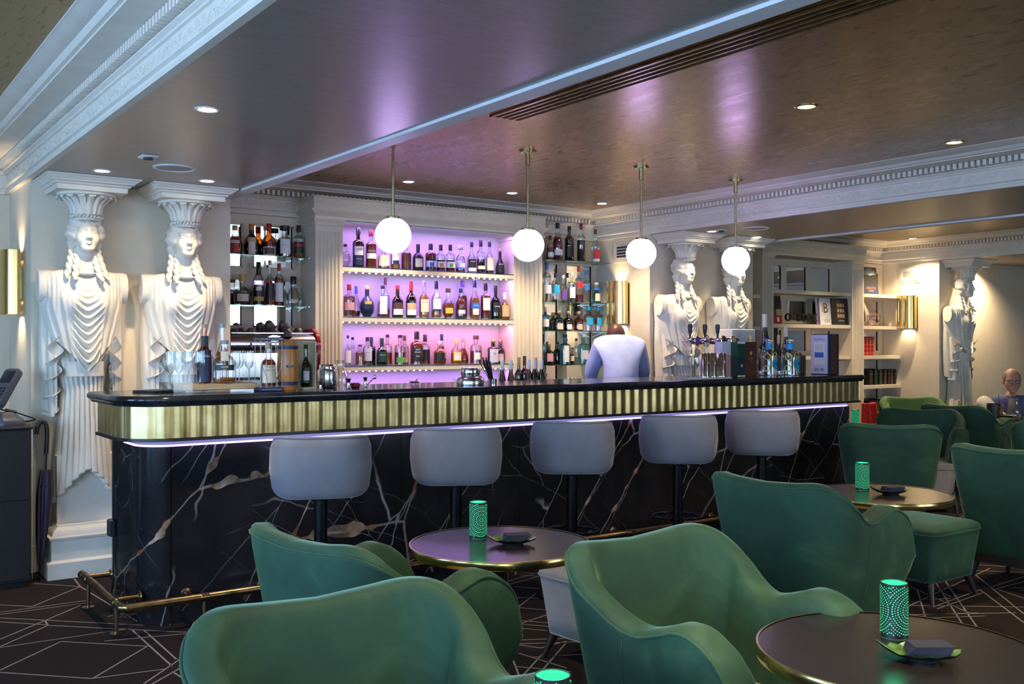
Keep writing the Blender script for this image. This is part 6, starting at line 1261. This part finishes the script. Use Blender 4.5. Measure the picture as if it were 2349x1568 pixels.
# height of the upper edge and of the lower edge along the shell; 0 = middle of the back, 1 = tip of the arm
TOP = smooth_tab([(0, .812), (.16, .820), (.28, .828), (.36, .806), (.45, .742), (.55, .678), (.63, .658), (.71, .676), (.79, .700), (.86, .692), (.93, .650), (.975, .580), (1.0, .470)])
BOT = smooth_tab([(0, .165), (.3, .165), (.55, .17), (.72, .185), (.84, .215), (.92, .270), (.97, .345), (1.0, .460)])
def build_chair(loc, rz, label, velvet='green_velvet', seat='seat_grey'):
    """local front = -y; the shell is a padded ribbon bent round the seat"""
    t = thing('lounge_chair', label, 'armchair', loc, rz, 'green velvet lounge chairs')
    half, dep, rc = .330, .62, .17
    # plan of the ribbon: straight back, rounded corner, straight arm running forward
    L1 = half - rc; L2 = rc * PI / 2; L3 = dep - rc; Lt = L1 + L2 + L3
    def plan(s):
        a = abs(s) * Lt; sg = 1 if s >= 0 else -1
        if a < L1: return sg * a, 0.0, 0.0, 1.0, sg
        if a < L1 + L2:
            q = (a - L1) / rc; return sg * (L1 + rc * math.sin(q)), -(rc - rc * math.cos(q)), sg * math.sin(q), math.cos(q), sg
        return sg * half, -rc - (a - L1 - L2), float(sg), 0.0, sg
    ns, nv = 121, 26; A = np.zeros((ns, nv, 3))
    for i in range(ns):
        s = -1 + 2 * i / (ns - 1); s = math.copysign(1 - (1 - abs(s)) ** 1.5, s) if abs(s) > 0 else 0.0
        x, y, nx, ny, sg = plan(s); a = abs(s); tp, bt = lerp_tab(a, TOP), lerp_tab(a, BOT); tp = max(tp, bt + .010)
        armw = min(1, max(0, (a - .42) / .2)); th = .085 + .035 * armw; th *= min(1, max(.10, (tp - bt) / .16)) ** .5
        nz = 0.0
        for j in range(nv):
            q = 2 * PI * j / nv; cq, sq = math.cos(q), math.sin(q); u = np.sign(cq) * abs(cq) ** .55; v = np.sign(sq) * abs(sq) ** .38
            z = (tp + bt) / 2 + (tp - bt) / 2 * v; k = (z - .17) / .65
            flare = -.075 * (1 - min(1, max(0, k))) ** 1.5 + .045 * (1 - armw) * max(0, k) ** 1.3 + .012 * armw * math.sin(PI * min(1, max(0, k)))
            roll = .016 * max(0, v) ** 4
            off = u * th / 2 + flare + (roll if u > 0 else 0) - th / 2
            bel = .018 * armw * (1 - v * v)
            A[i, j] = (x + nx * (off + (bel if u > 0 else -bel * .6)), y + ny * (off + (bel if u > 0 else 0)), z)
    sh_ = MB().grid(A, closev=True); sh_.f.append(tuple(range(nv))); sh_.f.append(tuple((ns - 1) * nv + j for j in range(nv - 1, -1, -1))); sh_.build('shell', velvet, t, smooth=180)
    for k_, rad in ((.165, .0052),):
        j = int(nv * k_); sp = [tuple(A[i, j] + np.array((plan(-1 + 2 * i / (ns - 1))[2], plan(-1 + 2 * i / (ns - 1))[3], 0)) * .002) for i in range(1, ns - 1)]
        MB().tube(sp, rad, 6).build('piping', velvet, t, smooth=180)
    for fi in (.28, .72):
        i = int(ns * fi); MB().tube([tuple(A[i, j] + np.array((plan(-1 + 2 * i / (ns - 1))[2], plan(-1 + 2 * i / (ns - 1))[3], 0)) * .001) for j in (0, 1, 2, 3)][::-1] + [tuple(A[i, j] + np.array((plan(-1 + 2 * i / (ns - 1))[2], plan(-1 + 2 * i / (ns - 1))[3], 0)) * .001) for j in (nv - 1, nv - 2, nv - 3)], .0022, 5).build('seam', velvet, t, smooth=180)
    MB().loft([[(x * k, y, z) for x, y in rrect(-.225, .225, -.665, -.085, .07, 6)] for z, k in ((.17, .86), (.18, .95), (.30, 1), (.375, 1), (.405, .97), (.418, .88), (.422, .5))], cap=True).build('seat_cushion', seat, t, smooth=70)
    MB().tube([(x * 1.003, y, .372) for x, y in rrect(-.225, .225, -.668, -.085, .07, 6)], .004, 6, closed=True).build('cushion_piping', seat, t, smooth=180)
    MB().prism(rrect(-.24, .24, -.56, -.06, .06, 5), .150, .20).build('under_frame', 'dark_wood', t)
    for sx in (-1, 1):
        for yy, dy in ((-.12, .035), (-.53, -.045)):
            MB().tube([(sx * .215, yy, .165), (sx * .245, yy + dy, .0)], [.026, .012], 12).build('leg', 'dark_wood', t)
    return t
def rzv(dx, dy): return math.atan2(dx, -dy)          # turn local -y towards (dx, dy)
CH = [((1.20, 2.78), (1.0, .12), 'green velvet chair with its back to the bar corner, facing the near round table'),
      ((.965, 2.10), (.02, -1.0), 'large green velvet chair in front, facing out of the picture'),
      ((2.045, 2.20), (.06, -1.0), 'green velvet chair with open arms and grey seat facing the front table'),
      ((3.335, 2.795), (1.0, .03), 'green velvet chair seen from behind before the middle round table'),
      ((6.55, 4.22), (.55, .84), 'dark green chair back in shadow at the end of the bar'),
      ((8.05, 4.55), (-.75, -.55), 'olive green chair turned towards the viewer behind the shadowed chair'),
      ((9.25, 5.50), (-.45, -.90), 'bright green chair farthest away under the bookcase'),
      ((8.15, 4.60), (1.0, .15), 'black-green chair seen from behind before the guest'),
      ((5.42, 2.86), (1.0, .05), 'green chair back cut by the picture edge beside the low stool'),
      ((8.55, 3.95), (.2, 1.0), 'dark chair arm at the picture edge below the guest')]
for k_, p_, d_ in ((4, (6.31, 4.165), (.835, .55)), (5, (7.99, 4.98), (-.80, -.60)), (6, (9.75, 6.20), (-.55, -.83)), (7, (8.78, 5.15), (.96, -.02)), (9, (7.72, 3.60), (.8, .6))): CH[k_] = (p_, d_, CH[k_][2])
c0 = build_chair((CH[0][0][0], CH[0][0][1], 0), rzv(*CH[0][1]), CH[0][2]); cl_ = None
for i, (p, d, l) in enumerate(CH[1:], 1):
    if i == 6: cl_ = build_chair((p[0], p[1], 0), rzv(*d), l, 'green_velvet_light'); continue
    copy_tree(c0, None, (p[0], p[1], 0), rzv(*d), label=l)
def build_pouf(loc, rz, label, mat, w=.25, h=.415):
    t = thing('low_stool', label, 'stool', loc, rz, 'upholstered low stools')
    R = lambda k: rrect(-w * k, w * k, -w * k, w * k, .07 * k, 6)
    MB().loft([[(x, y, z) for x, y in R(k)] for z, k in ((.115, .80), (.122, .86), (.20, .90), (.36, .985), (.372, .99))], cap=True).build('body', mat, t, smooth=60)
    MB().loft([[(x, y, z) for x, y in R(k)] for z, k in ((.372, .985), (.385, 1.0), (.400, .985), (.412, .90), (.420, .70), (.424, .3))], cap=True).build('cushion', mat, t, smooth=70)
    for z, k in ((.374, 1.005), (.118, .845)): MB().tube([(x, y, z) for x, y in R(k)], .0045, 6, closed=True).build('piping', mat, t, smooth=180)
    for sx in (-1, 1):
        for sy in (-1, 1): MB().tube([(sx * w * .70, sy * w * .70, .125), (sx * w * .86, sy * w * .86, 0)], [.024, .011], 12).build('leg', 'dark_wood', t)
build_pouf((5.10, 3.18, 0), 0.0, 'green velvet low stool with black legs under the middle round table', 'green_velvet')
build_pouf((2.91, 3.30, 0), 0.08, 'grey low stool with a black tapered leg behind the near round table', 'seat_grey')
# ------------------------------------------------------------------ round tables
def build_table(loc, label, r=.340, z=.652):
    t = thing('round_table', label, 'table', loc, 0, 'round brass-rimmed tables')
    MB().lathe([(.0005, z), (r - .006, z), (r - .006, z - .026), (.0005, z - .026)], n=72).build('top', 'table_black', t)
    MB().lathe([(r - .0055, z - .030), (r, z - .029), (r + .003, z - .024), (r + .003, z - .004), (r, z + .002), (r - .0055, z + .002)], n=96, cap=False).build('brass_rim', 'brass', t)
    MB().tube([(0, 0, .015), (0, 0, z - .026)], .031, 20).build('post', 'black_metal', t)
    MB().lathe([(.0005, 0), (.215, 0), (.215, .008), (.06, .018), (.031, .03)], n=40, cap=False).build('base', 'black_metal', t); MB().lathe([(.031, z - .05), (.09, z - .03), (.09, z - .026)], n=24, cap=False).build('top_plate', 'black_metal', t)
    return t
TB = [((2.115, 3.03), 'round brass-rimmed table before the bar stools'), ((2.17, 1.405), 'large round brass-rimmed table at the front'), ((4.362, 2.928), 'round brass-rimmed table beyond the open-backed green chair'), ((1.10, 1.24), 'round table under the lantern at the bottom edge'), ((9.95, 5.35), 'round table in front of the seated guest')]
t0 = build_table((*TB[0][0], 0), TB[0][1])
for p, l in TB[1:]: copy_tree(t0, None, (*p, 0), label=l)
# lanterns with a dotted shell
def build_lantern(loc, label, rz=0.0):
    t = thing('dotted_lantern', label, 'lantern', loc, rz, 'dotted green lanterns'); R, H_ = .0335, .138
    MB().lathe([(R, 0), (R, H_), (R - .0022, H_), (R - .0022, .004)], n=36, cap=False).build('shell', 'black_plastic', t)
    MB().lathe([(R - .0026, .012), (R - .0026, H_ - .002)], n=36, cap=False).build('glow', 'lantern_glow', t, fix=False); MB().lathe([(.0005, .012), (R - .003, .012), (R - .003, .004), (.0005, .004)], n=30).build('candle', 'lantern_floor', t)
    mb = MB()
    def dot(a, z, q):
        if z < .010 or z > H_ - .006: return
        r_ = R + .0006; mb.add([(r_ * math.sin(a + q * math.cos(v) / R), -r_ * math.cos(a + q * math.cos(v) / R), z + q * math.sin(v)) for v in np.linspace(0, 2 * PI, 7)[:-1]], [(0, 1, 2, 3, 4, 5)])
    for ca_ in (-.2, PI - .2):
        for k in range(0, 12):
            rad = .0068 * k + .0005; n_ = max(1, int(2 * PI * rad / .0060)); q = .0015 + .0005 * (k % 2)
            for i in range(n_):
                b_ = 2 * PI * i / n_ + k * .4; x = rad * math.cos(b_)
                if abs(x / R) < PI / 2: dot(ca_ + x / R, .072 + rad * math.sin(b_), q)
    o = mb.build('perforation', 'lantern_glow', t, smooth=None, fix=False); o['kind'] = 'stuff'
    l = bpy.data.lights.new('lantern_light', 'POINT'); l.energy = .25; l.color = (.06, 1, .45); l.shadow_soft_size = .02; lo = bpy.data.objects.new('lantern_light', l); COL.objects.link(lo); lo.parent = t; lo.location = (0, 0, H_ + .012)
    return t
ZTB = .6525
def tb(px, py): return (*onZ(px, py, ZTB)[:2], ZTB)
l0 = build_lantern(tb(1097, 1232), 'glowing green dotted lantern on the table before the bar stools')
copy_tree(l0, None, tb(2051, 1458), .5, 'glowing green dotted lantern on the front table'); copy_tree(l0, None, tb(1978, 1122), -.25, 'glowing green dotted lantern on the middle table beyond the green chair')
copy_tree(l0, None, (1.118, 1.432, ZTB), .2, 'green lantern seen only by its rim at the bottom edge')
t = thing('shelf_lantern', 'green dotted lantern peeping past the end of the bar', 'lantern', (7.87, 5.52, .0)); MB().tube([(0, 0, .0), (0, 0, .66)], .03, 12).build('stand', 'black_metal', t); MB().lathe([(.0005, .64), (.16, .64), (.16, .66), (.0005, .66)], n=30).build('stand_top', 'table_black', t)
lx = copy_tree(l0, None, (7.775, 5.48, .66), .2, 'green dotted lantern on the side table past the bar end')
bpy.data.objects.remove(lx) if False else None
t['label'] = 'small black side table just past the bar end'; t['category'] = 'table'; t.name = 'side_table'
# leaf plates with folded napkins
def build_plate(loc, rz, label):
    t = thing('leaf_plate', label, 'plate', loc, rz, 'green leaf plates'); ns, nr = 44, 7; A = np.zeros((nr, ns, 3))
    for i in range(nr):
        k = i / (nr - 1)
        for j in range(ns):
            a = 2 * PI * j / ns; tip = math.exp(-((a - PI) / .30) ** 2); lx_ = .085 * (1 + .26 * tip); ly = .056 * (1 - .1 * math.cos(a)); sc_ = 1 + .035 * math.sin(11 * a) * k ** 4
            A[i, j] = (lx_ * k * math.cos(a) * sc_, ly * k * math.sin(a) * sc_, .006 + .016 * k ** 3 + .020 * tip * k ** 3 + .003 * math.sin(11 * a) * k ** 5)
    MB().grid(A, closev=True).build('dish', 'green_ceramic', t, smooth=180); B = A.copy(); B[:, :, 2] -= .003; MB().grid(B, closev=True).build('dish_underside', 'p_black', t, smooth=180)
    MB().lathe([(.0005, 0), (.038, 0), (.040, .008)], n=26, cap=False).build('foot', 'p_black', t)
    for k in range(9): MB().box(-.046, .046, -.030, .030, 0, .0022).build('napkin', 'napkin', t, loc=(.006 + .0012 * k, 0, .015 + .0026 * k), rot=(0, 0, .03 * k - .1))
    return t
p0 = build_plate(tb(1177, 1247), -.55, 'leaf plate with black napkins on the table before the bar stools')
copy_tree(p0, None, tb(2118, 1511), -.75, 'leaf plate with stacked black napkins on the front table'); copy_tree(p0, None, tb(2043, 1133), -.45, 'leaf plate with black napkins on the middle table')
# ------------------------------------------------------------------ dark cabinet with card terminal, umbrella
cb = thing('dark_cabinet', 'black cabinet at the picture edge carrying the card terminal', 'cabinet', (0, 0, 0))
MB().box(.25, 1.055, 6.245, 6.80, .03, .905, .003).build('carcass', 'black_cabinet', cb); MB().box(.24, 1.062, 6.232, 6.80, .905, .922, .004).build('top', 'black_cabinet', cb); MB().box(.27, 1.04, 6.27, 6.78, 0, .03).build('plinth', 'black_trim', cb)
for a, b_ in ((.045, .495), (.503, .895)):
    for x0, x1 in ((.262, .655), (.661, 1.046)): MB().box(x0, x1, 6.233, 6.2445, a, b_, .002).build('door', 'black_cabinet', cb)
MB().tube([(1.058, 6.232, .04), (1.058, 6.232, .905)], .0016, 5).build('edge_trim', 'steel', cb)
X, Y = .945, 6.40; pt = thing('card_terminal', 'dark grey card terminal on a cradle with a tilted keypad', 'card terminal', (X, Y, .923), .35)
MB().loft([[(x * k, y * k + dy, z) for x, y in rrect(-.075, .075, -.09, .09, .03, 5)] for z, k, dy in ((0, 1, 0), (.012, 1.02, 0), (.035, .98, .004), (.062, .70, .02), (.075, .5, .03))], cap=True).build('cradle', 'terminal_grey', pt, smooth=50)
hd = thing('handset', None, None) if False else None
def slab(name, mat, sx, sy, sz, loc, rot, r=.02):
    return MB().loft([[(x * k, y * k, z) for x, y in rrect(-sx, sx, -sy, sy, r, 5)] for z, k in ((-sz, .90), (-sz * .7, 1.0), (sz * .6, 1.0), (sz, .93))], cap=True).build(name, mat, pt, smooth=45, loc=loc, rot=rot)
tl = (math.radians(52), 0, math.radians(-70))
slab('handset', 'terminal_grey', .048, .135, .024, (-.01, -.01, .215), tl); 
R_ = Matrix.Rotation(math.radians(-70), 3, 'Z') @ Matrix.Rotation(math.radians(52), 3, 'X')
def off(v): q = R_ @ Vector(v); return (-.01 + q.x, -.01 + q.y, .215 + q.z)
slab('screen', 'terminal_dark', .036, .042, .002, off((0, .068, .0245)), tl, .004)
for i in range(3):
    for k in range(4): slab('key', 'terminal_dark', .0085, .0065, .003, off((-.024 + .024 * i, -.015 - .022 * k, .0245)), tl, .003)
MB().tube(smooth_path([off((.0, -.12, -.01)), (.0, .05, .09), (.06, .03, .075), (.13, .0, .045), (.19, .02, .02), (.15, .10, .006), (.06, .16, .004)]), .0045, 7).build('cable', 'cable', pt); MB().tube([(.02, .04, .085), (.075, .022, .068)], .012, 10).build('plug', 'black_plastic', pt)
um = thing('folded_umbrella', 'folded dark purple umbrella leaning between the cabinet and the plinth', 'umbrella', (1.112, 6.335, 0)); ax = Vector((.055, .035, .93)); 
P = lambda q, dx=0, dy=0: (ax.x * q + dx, ax.y * q + dy, ax.z * q)
MB().tube([P(0), P(.02), P(.12)], [.003, .005, .006], 8).build('ferrule', 'black_metal', um)
mb = MB(); rings = []
for k in range(26):
    q = .11 + .59 * k / 25; r = .012 + .026 * math.sin(min(1, (q - .11) / .46) * PI / 2) - .014 * max(0, (q - .57) / .13)
    rings.append([(ax.x * q + (r + .0045 * math.cos(8 * a + 5 * q)) * math.cos(a), ax.y * q + (r + .0045 * math.cos(8 * a + 5 * q)) * math.sin(a), ax.z * q) for a in np.linspace(0, 2 * PI, 41)[:-1]])
mb.loft(rings, cap=True).build('canopy', 'umbrella_cloth', um, smooth=70); MB().lathe([(.031, -.01), (.034, -.008), (.034, .008), (.031, .01)], P(.60), 20, cap=False).build('strap', 'black_plastic', um)
MB().tube([P(.69), P(.87)], .006, 8).build('shaft', 'black_metal', um); MB().tube(smooth_path([P(.80), P(.92), P(.985, -.008), P(1.01, -.03), P(.985, -.052), P(.93, -.058)]), .0125, 10).build('handle', 'black_plastic', um)
# ------------------------------------------------------------------ people
m, nt, b = nmat('skin'); setp(b, rough=.5); n1 = noise(nt, coords(nt), 14, 3); r = ramp(nt, n1.outputs[0], [(.3, (.46, .235, .165)), (.7, (.56, .31, .22))]); nt.links.new(r.outputs[0], b.inputs['Base Color'])
plain('jacket_blue', (.075, .085, .22), .75, var=.2, scale=9); plain('shirt_grey', (.15, .14, .16), .8, var=.1, scale=20); plain('shirt_stripe', (.03, .028, .035), .8, var=.1); plain('trousers_white', (.62, .58, .53), .8, var=.06, scale=12, bmp=.1); plain('shirt_paleblue', (.36, .44, .72), .75, var=.12, scale=8, bmp=.08); plain('hair_grey', (.20, .16, .13), .7, var=.25, scale=80); plain('trousers_dark', (.02, .022, .03), .8, var=.15)
def skin_mesh(name, joints, edges, root, mat, grow=0.0, sub=2):
    ks = list(joints); idx = {k: i for i, k in enumerate(ks)}
    me = bpy.data.meshes.new(name); me.from_pydata([joints[k][0] for k in ks], [(idx[a], idx[b_]) for a, b_ in edges], [])
    o = bpy.data.objects.new(name, me); COL.objects.link(o); md = o.modifiers.new('skin', 'SKIN'); md.use_smooth_shade = True; sv = me.skin_vertices[0].data
    for k in ks:
        r_ = joints[k][1]; r_ = r_ if isinstance(r_, tuple) else (r_, r_); sv[idx[k]].radius = (r_[0] + grow, r_[1] + grow); sv[idx[k]].use_root = (k == root)
    sb = o.modifiers.new('sub', 'SUBSURF'); sb.levels = sub; sb.render_levels = sub
    dg = bpy.context.evaluated_depsgraph_get(); out = bpy.data.meshes.new_from_object(o.evaluated_get(dg)); bpy.data.objects.remove(o); out.materials.clear(); out.materials.append(M[mat]); out.name = name
    out.polygons.foreach_set('use_smooth', [True] * len(out.polygons)); return out
def slim(S):
    """the body under the clothes: a little leaner than the garments along trunk and limbs"""
    out = {}
    for k, (p, r_) in S.items():
        f = .78 if k in ('pelvis', 'waist', 'chest', 'shl', 'shr', 'hpl', 'hpr') else (.85 if k in ('nbase', 'ell', 'elr', 'knl', 'knr', 'cal', 'car') else 1.0)
        out[k] = (p, tuple(v * f for v in r_) if isinstance(r_, tuple) else r_ * f)
    return out
def hand_chain(J, E, key, wrist, d, side, curl=.35):
    """palm and five fingers growing from a wrist point along direction d"""
    d = Vector(d).normalized(); up = Vector((0, 0, 1)); s = d.cross(up).normalized() * side; n_ = s.cross(d).normalized(); w = Vector(wrist)
    J[key + 'palm'] = (tuple(w + d * .055), (.034, .016)); E.append((key, key + 'palm'))
    for i, (o, l) in enumerate(((-.028, .062), (-.010, .074), (.008, .070), (.026, .055))):
        prev = key + 'palm'
        for k in range(3):
            nm = key + 'f%d%d' % (i, k); bend = curl * (k + 1) * .6; J[nm] = (tuple(w + d * (.075 + l * (k + 1) / 3 * math.cos(bend)) + s * o - Vector((0, 0, 1)) * l * (k + 1) / 3 * math.sin(bend)), (.0088 - .001 * k,) * 2); E.append((prev, nm)); prev = nm
    prev = key
    for k in range(2): nm = key + 't%d' % k; J[nm] = (tuple(w + d * (.035 + .03 * k) - s * (.034 + .012 * k) - Vector((0, 0, 1)) * .01), (.0105 - .001 * k,) * 2); E.append((prev, nm)); prev = nm
def head_parts(parent, loc, rot, scale=1.0, hairm='hair_grey', bald=True, glasses=False):
    Hd = radial(lambda P: head_sdf(P, False), 80, 60); Hd[..., 1] *= -1; h = MB().grid(Hd * scale, closev=True).build('head', 'skin', parent, smooth=180, loc=loc, rot=rot)
    def hs(P):
        d = s_ell(P, (0, -.018, .022), (.084, .102, .096)); x, y, z = P[..., 0], P[..., 1], P[..., 2]; d = smax(d, -(s_ell(P, (0, .10, -.02), (.085, .105, .13))), .01)
        d = smax(d, -s_ell(P, (0, .0, .11), (.06, .09, .06)), .01) if bald else d
        return smax(d, -(z + .055), .01)
    Hh = radial(hs, 70, 50, .16); Hh[..., 1] *= -1; MB().grid(Hh * scale, closev=True).build('hair', hairm, h, smooth=180)
    for sx in (-1, 1): MB().ball((sx * .030 * scale, -.0795 * scale, .005 * scale), (.0125 * scale, .011 * scale, .009 * scale), 12, 8).build('eye', 'white_plastic', h, smooth=180); MB().ball((sx * .030 * scale, -.0895 * scale, .005 * scale), (.0052 * scale, .002, .0052 * scale), 10, 6).build('iris', 'p_brown', h, smooth=180)
    if glasses:
        for sx in (-1, 1): MB().tube([((sx * .031 + .022 * math.cos(a)) * scale, -.098 * scale, (.004 + .017 * math.sin(a)) * scale) for a in np.linspace(0, 2 * PI, 19)[:-1]], .0018, 6, closed=True).build('spectacle_rim', 'p_black', h, smooth=180); MB().tube([(sx * .053 * scale, -.096 * scale, .008 * scale), (sx * .078 * scale, .0, .006 * scale)], .0018, 6).build('spectacle_arm', 'p_black', h)
    return h
# seated guest, one leg crossed high
G = {'pelvis': ((0, 0, .40), (.15, .12)), 'waist': ((0, .06, .53), (.145, .115)), 'chest': ((0, .11, .68), (.165, .12)), 'nbase': ((0, .135, .80), (.075, .065)), 'ntop': ((0, .115, .885), (.055, .055)),
     'shl': ((-.165, .12, .755), .068), 'ell': ((-.31, .06, .60), .047), 'wrl': ((-.30, -.17, .64), .030), 'shr': ((.165, .12, .755), .068), 'elr': ((.30, .05, .56), .047), 'wrr': ((.18, -.17, .50), .030),
     'hpl': ((-.09, -.03, .38), .095), 'knl': ((-.36, -.24, .80), .070), 'cal': ((-.16, -.42, .58), .055), 'anl': ((.02, -.50, .46), .038), 'tol': ((.09, -.60, .45), .034), 'hpr': ((.09, -.03, .37), .095), 'knr': ((.13, -.42, .43), .066), 'car': ((.13, -.42, .25), .055), 'anr': ((.13, -.42, .07), .038), 'tor': ((.13, -.56, .035), .032)}
GE = [('pelvis', 'waist'), ('waist', 'chest'), ('chest', 'nbase'), ('nbase', 'ntop'), ('chest', 'shl'), ('shl', 'ell'), ('ell', 'wrl'), ('chest', 'shr'), ('shr', 'elr'), ('elr', 'wrr'), ('pelvis', 'hpl'), ('hpl', 'knl'), ('knl', 'cal'), ('cal', 'anl'), ('anl', 'tol'), ('pelvis', 'hpr'), ('hpr', 'knr'), ('knr', 'car'), ('car', 'anr'), ('anr', 'tor')]
J = slim(G); E = list(GE); hand_chain(J, E, 'wrl', G['wrl'][0], (-.05, -1, -.1), 1); hand_chain(J, E, 'wrr', G['wrr'][0], (-.5, -1, -.1), -1)
GX, GY = 10.80, 5.60
gu = place('person', skin_mesh('person', J, E, 'pelvis', 'skin'), None, (GX, GY, 0), (0, 0, -.93)); tag(gu, 'seated guest in blue jacket and white trousers, one knee raised', 'person')
def sub_skel(J, E, keep, grow, mat, name, parent, root):
    e = [q for q in E if q[0] in keep and q[1] in keep]; j = {k: J[k] for k in keep}; return place(name, skin_mesh(name, j, e, root, mat, grow), parent)
sub_skel(G, GE, ['waist', 'chest', 'nbase', 'shl', 'ell', 'wrl', 'shr', 'elr', 'wrr'], .012, 'jacket_blue', 'jacket', gu, 'chest')
sub_skel(G, GE, ['pelvis', 'hpl', 'knl', 'cal', 'anl', 'hpr', 'knr', 'car', 'anr'], .012, 'trousers_white', 'trousers', gu, 'pelvis')
V_ = [[(x * w, -.035 + .02 * abs(x) + (.0 if z < .7 else .12 * (z - .7) / .1 * .6), z) for x in np.linspace(-1, 1, 9)] for z, w in ((.46, .09), (.55, .085), (.64, .075), (.70, .065), (.76, .05), (.80, .035))]
MB().loft([[(p[0], p[1] - .022, p[2]) for p in r_] for r_ in V_], closed=False).build('shirt_front', 'shirt_grey', gu, smooth=180)
for z in (.52, .56, .60): MB().box(-.085, .085, -.064, -.056, z, z + .012).build('shirt_stripe', 'shirt_stripe', gu)
for q, nm in ((G['tol'], 'shoe'), (G['tor'], 'shoe')): p = q[0]; MB().ball((p[0], p[1] + .04, p[2] + .01), (.048, .125, .048), 16, 10).build(nm, 'p_brown', gu, smooth=180)
head_parts(gu, (0, .085, .985), (math.radians(6), 0, .05), 1.10, glasses=True)
bq = thing('banquette', 'low dark banquette seat under the lit wall', 'bench', (0, 0, 0)); MB().box(10.55, 12.6, 5.55, 6.3, .06, .27, .03).build('seat', 'green_velvet', bq); MB().box(10.6, 12.6, 6.08, 6.3, .27, .60, .03).build('backrest', 'green_velvet', bq); MB().box(10.6, 12.55, 5.6, 6.25, 0, .06).build('plinth', 'black_trim', bq)
# bartender bending to the service counter, seen from behind
B = {'pelvis': ((0, 0, .98), (.155, .12)), 'waist': ((0, -.05, 1.12), (.15, .115)), 'chest': ((0, -.15, 1.395), (.155, .145)), 'nbase': ((0, -.29, 1.42), (.07, .065)), 'ntop': ((0, -.36, 1.435), (.056, .056)), 'shl': ((-.165, -.19, 1.375), .080), 'ell': ((-.24, -.30, 1.14), .052), 'wrl': ((-.20, -.46, .98), .032), 'shr': ((.165, -.19, 1.375), .080), 'elr': ((.24, -.30, 1.14), .052), 'wrr': ((.20, -.46, .98), .032),
     'hpl': ((-.09, .0, .92), .100), 'knl': ((-.10, -.02, .50), .066), 'anl': ((-.10, .04, .08), .042), 'tol': ((-.11, -.10, .035), .036), 'hpr': ((.09, .0, .92), .100), 'knr': ((.10, -.02, .50), .066), 'anr': ((.10, .04, .08), .042), 'tor': ((.11, -.10, .035), .036)}
BE = [('pelvis', 'waist'), ('waist', 'chest'), ('chest', 'nbase'), ('nbase', 'ntop'), ('chest', 'shl'), ('shl', 'ell'), ('ell', 'wrl'), ('chest', 'shr'), ('shr', 'elr'), ('elr', 'wrr'), ('pelvis', 'hpl'), ('hpl', 'knl'), ('knl', 'anl'), ('anl', 'tol'), ('pelvis', 'hpr'), ('hpr', 'knr'), ('knr', 'anr'), ('anr', 'tor')]
J = slim(B); E = list(BE); hand_chain(J, E, 'wrl', B['wrl'][0], (0, -1, -.25), 1); hand_chain(J, E, 'wrr', B['wrr'][0], (0, -1, -.25), -1)
bp = place('person', skin_mesh('person', J, E, 'pelvis', 'skin'), None, (5.74, 6.38, 0), (0, 0, PI - .60)); tag(bp, 'bartender in pale blue shirt bending behind the bar', 'person')
sub_skel(B, BE, ['pelvis', 'waist', 'chest', 'nbase', 'shl', 'ell', 'wrl', 'shr', 'elr', 'wrr'], .014, 'shirt_paleblue', 'shirt', bp, 'chest'); sub_skel(B, BE, ['pelvis', 'hpl', 'knl', 'anl', 'hpr', 'knr', 'anr'], .012, 'trousers_dark', 'trousers', bp, 'pelvis')
head_parts(bp, (0, -.40, 1.455), (math.radians(62), 0, 0), 1.0, 'p_brown', False)
for q in ('tol', 'tor'): p = B[q][0]; MB().ball((p[0], p[1] + .05, p[2] + .012), (.046, .13, .046), 16, 10).build('shoe', 'p_black', bp, smooth=180)
# drinks before the guest
TG = .6525
def tg(px, py): return (*onZ(px, py, TG)[:2], TG)
X, Y, Z = tg(2279, 958); t = thing('unlit_lantern', 'unlit black dotted lantern on the guest table', 'lantern', (X, Y, Z)); MB().lathe([(.0005, 0), (.062, 0), (.062, .145), (.057, .145), (.055, .01)], n=30, cap=False).build('shell', 'black_plastic', t)
for k in range(1, 5): MB().tube([(.0625 * math.sin(-.3 + .011 * k * math.cos(v) / .062), -.0625 * math.cos(-.3 + .011 * k * math.cos(v) / .062), .075 + .011 * k * math.sin(v)) for v in np.linspace(0, 2 * PI, 21)[:-1]], .0016, 4, closed=True).build('pattern_ring', 'terminal_grey', t)
X, Y, Z = tg(2300, 955); t = thing('serving_tray', 'small round black tray on the guest table', 'tray', (X + .05, Y, Z)); MB().lathe([(.0005, 0), (.10, 0), (.115, .012), (.112, .014), (.098, .004), (.0005, .004)], n=34, cap=False).build('tray', 'p_black', t)
X, Y, Z = tg(2290, 953); t = thing('cocktail', 'amber drink with a black straw on the black tray', 'drink', (X + .03, Y, Z + .0055)); MB().lathe([(.0005, .001), (.030, 0), (.033, .11)], n=20, cap=False).build('glass_body', 'g_clear', t); MB().lathe([(.0005, .008), (.029, .008), (.0315, .085), (.0005, .085)], n=20, cap=False).build('drink', 'l_gold', t); MB().tube([(.005, 0, .02), (-.005, .01, .21)], .0035, 6).build('straw', 'black_plastic', t)
X, Y, Z = tg(2332, 960); bottle((X, Y, Z), .205, .036, 'clear glass water bottle before the guest', kind='round', liq=None, cap='g_clear', caph=.08)
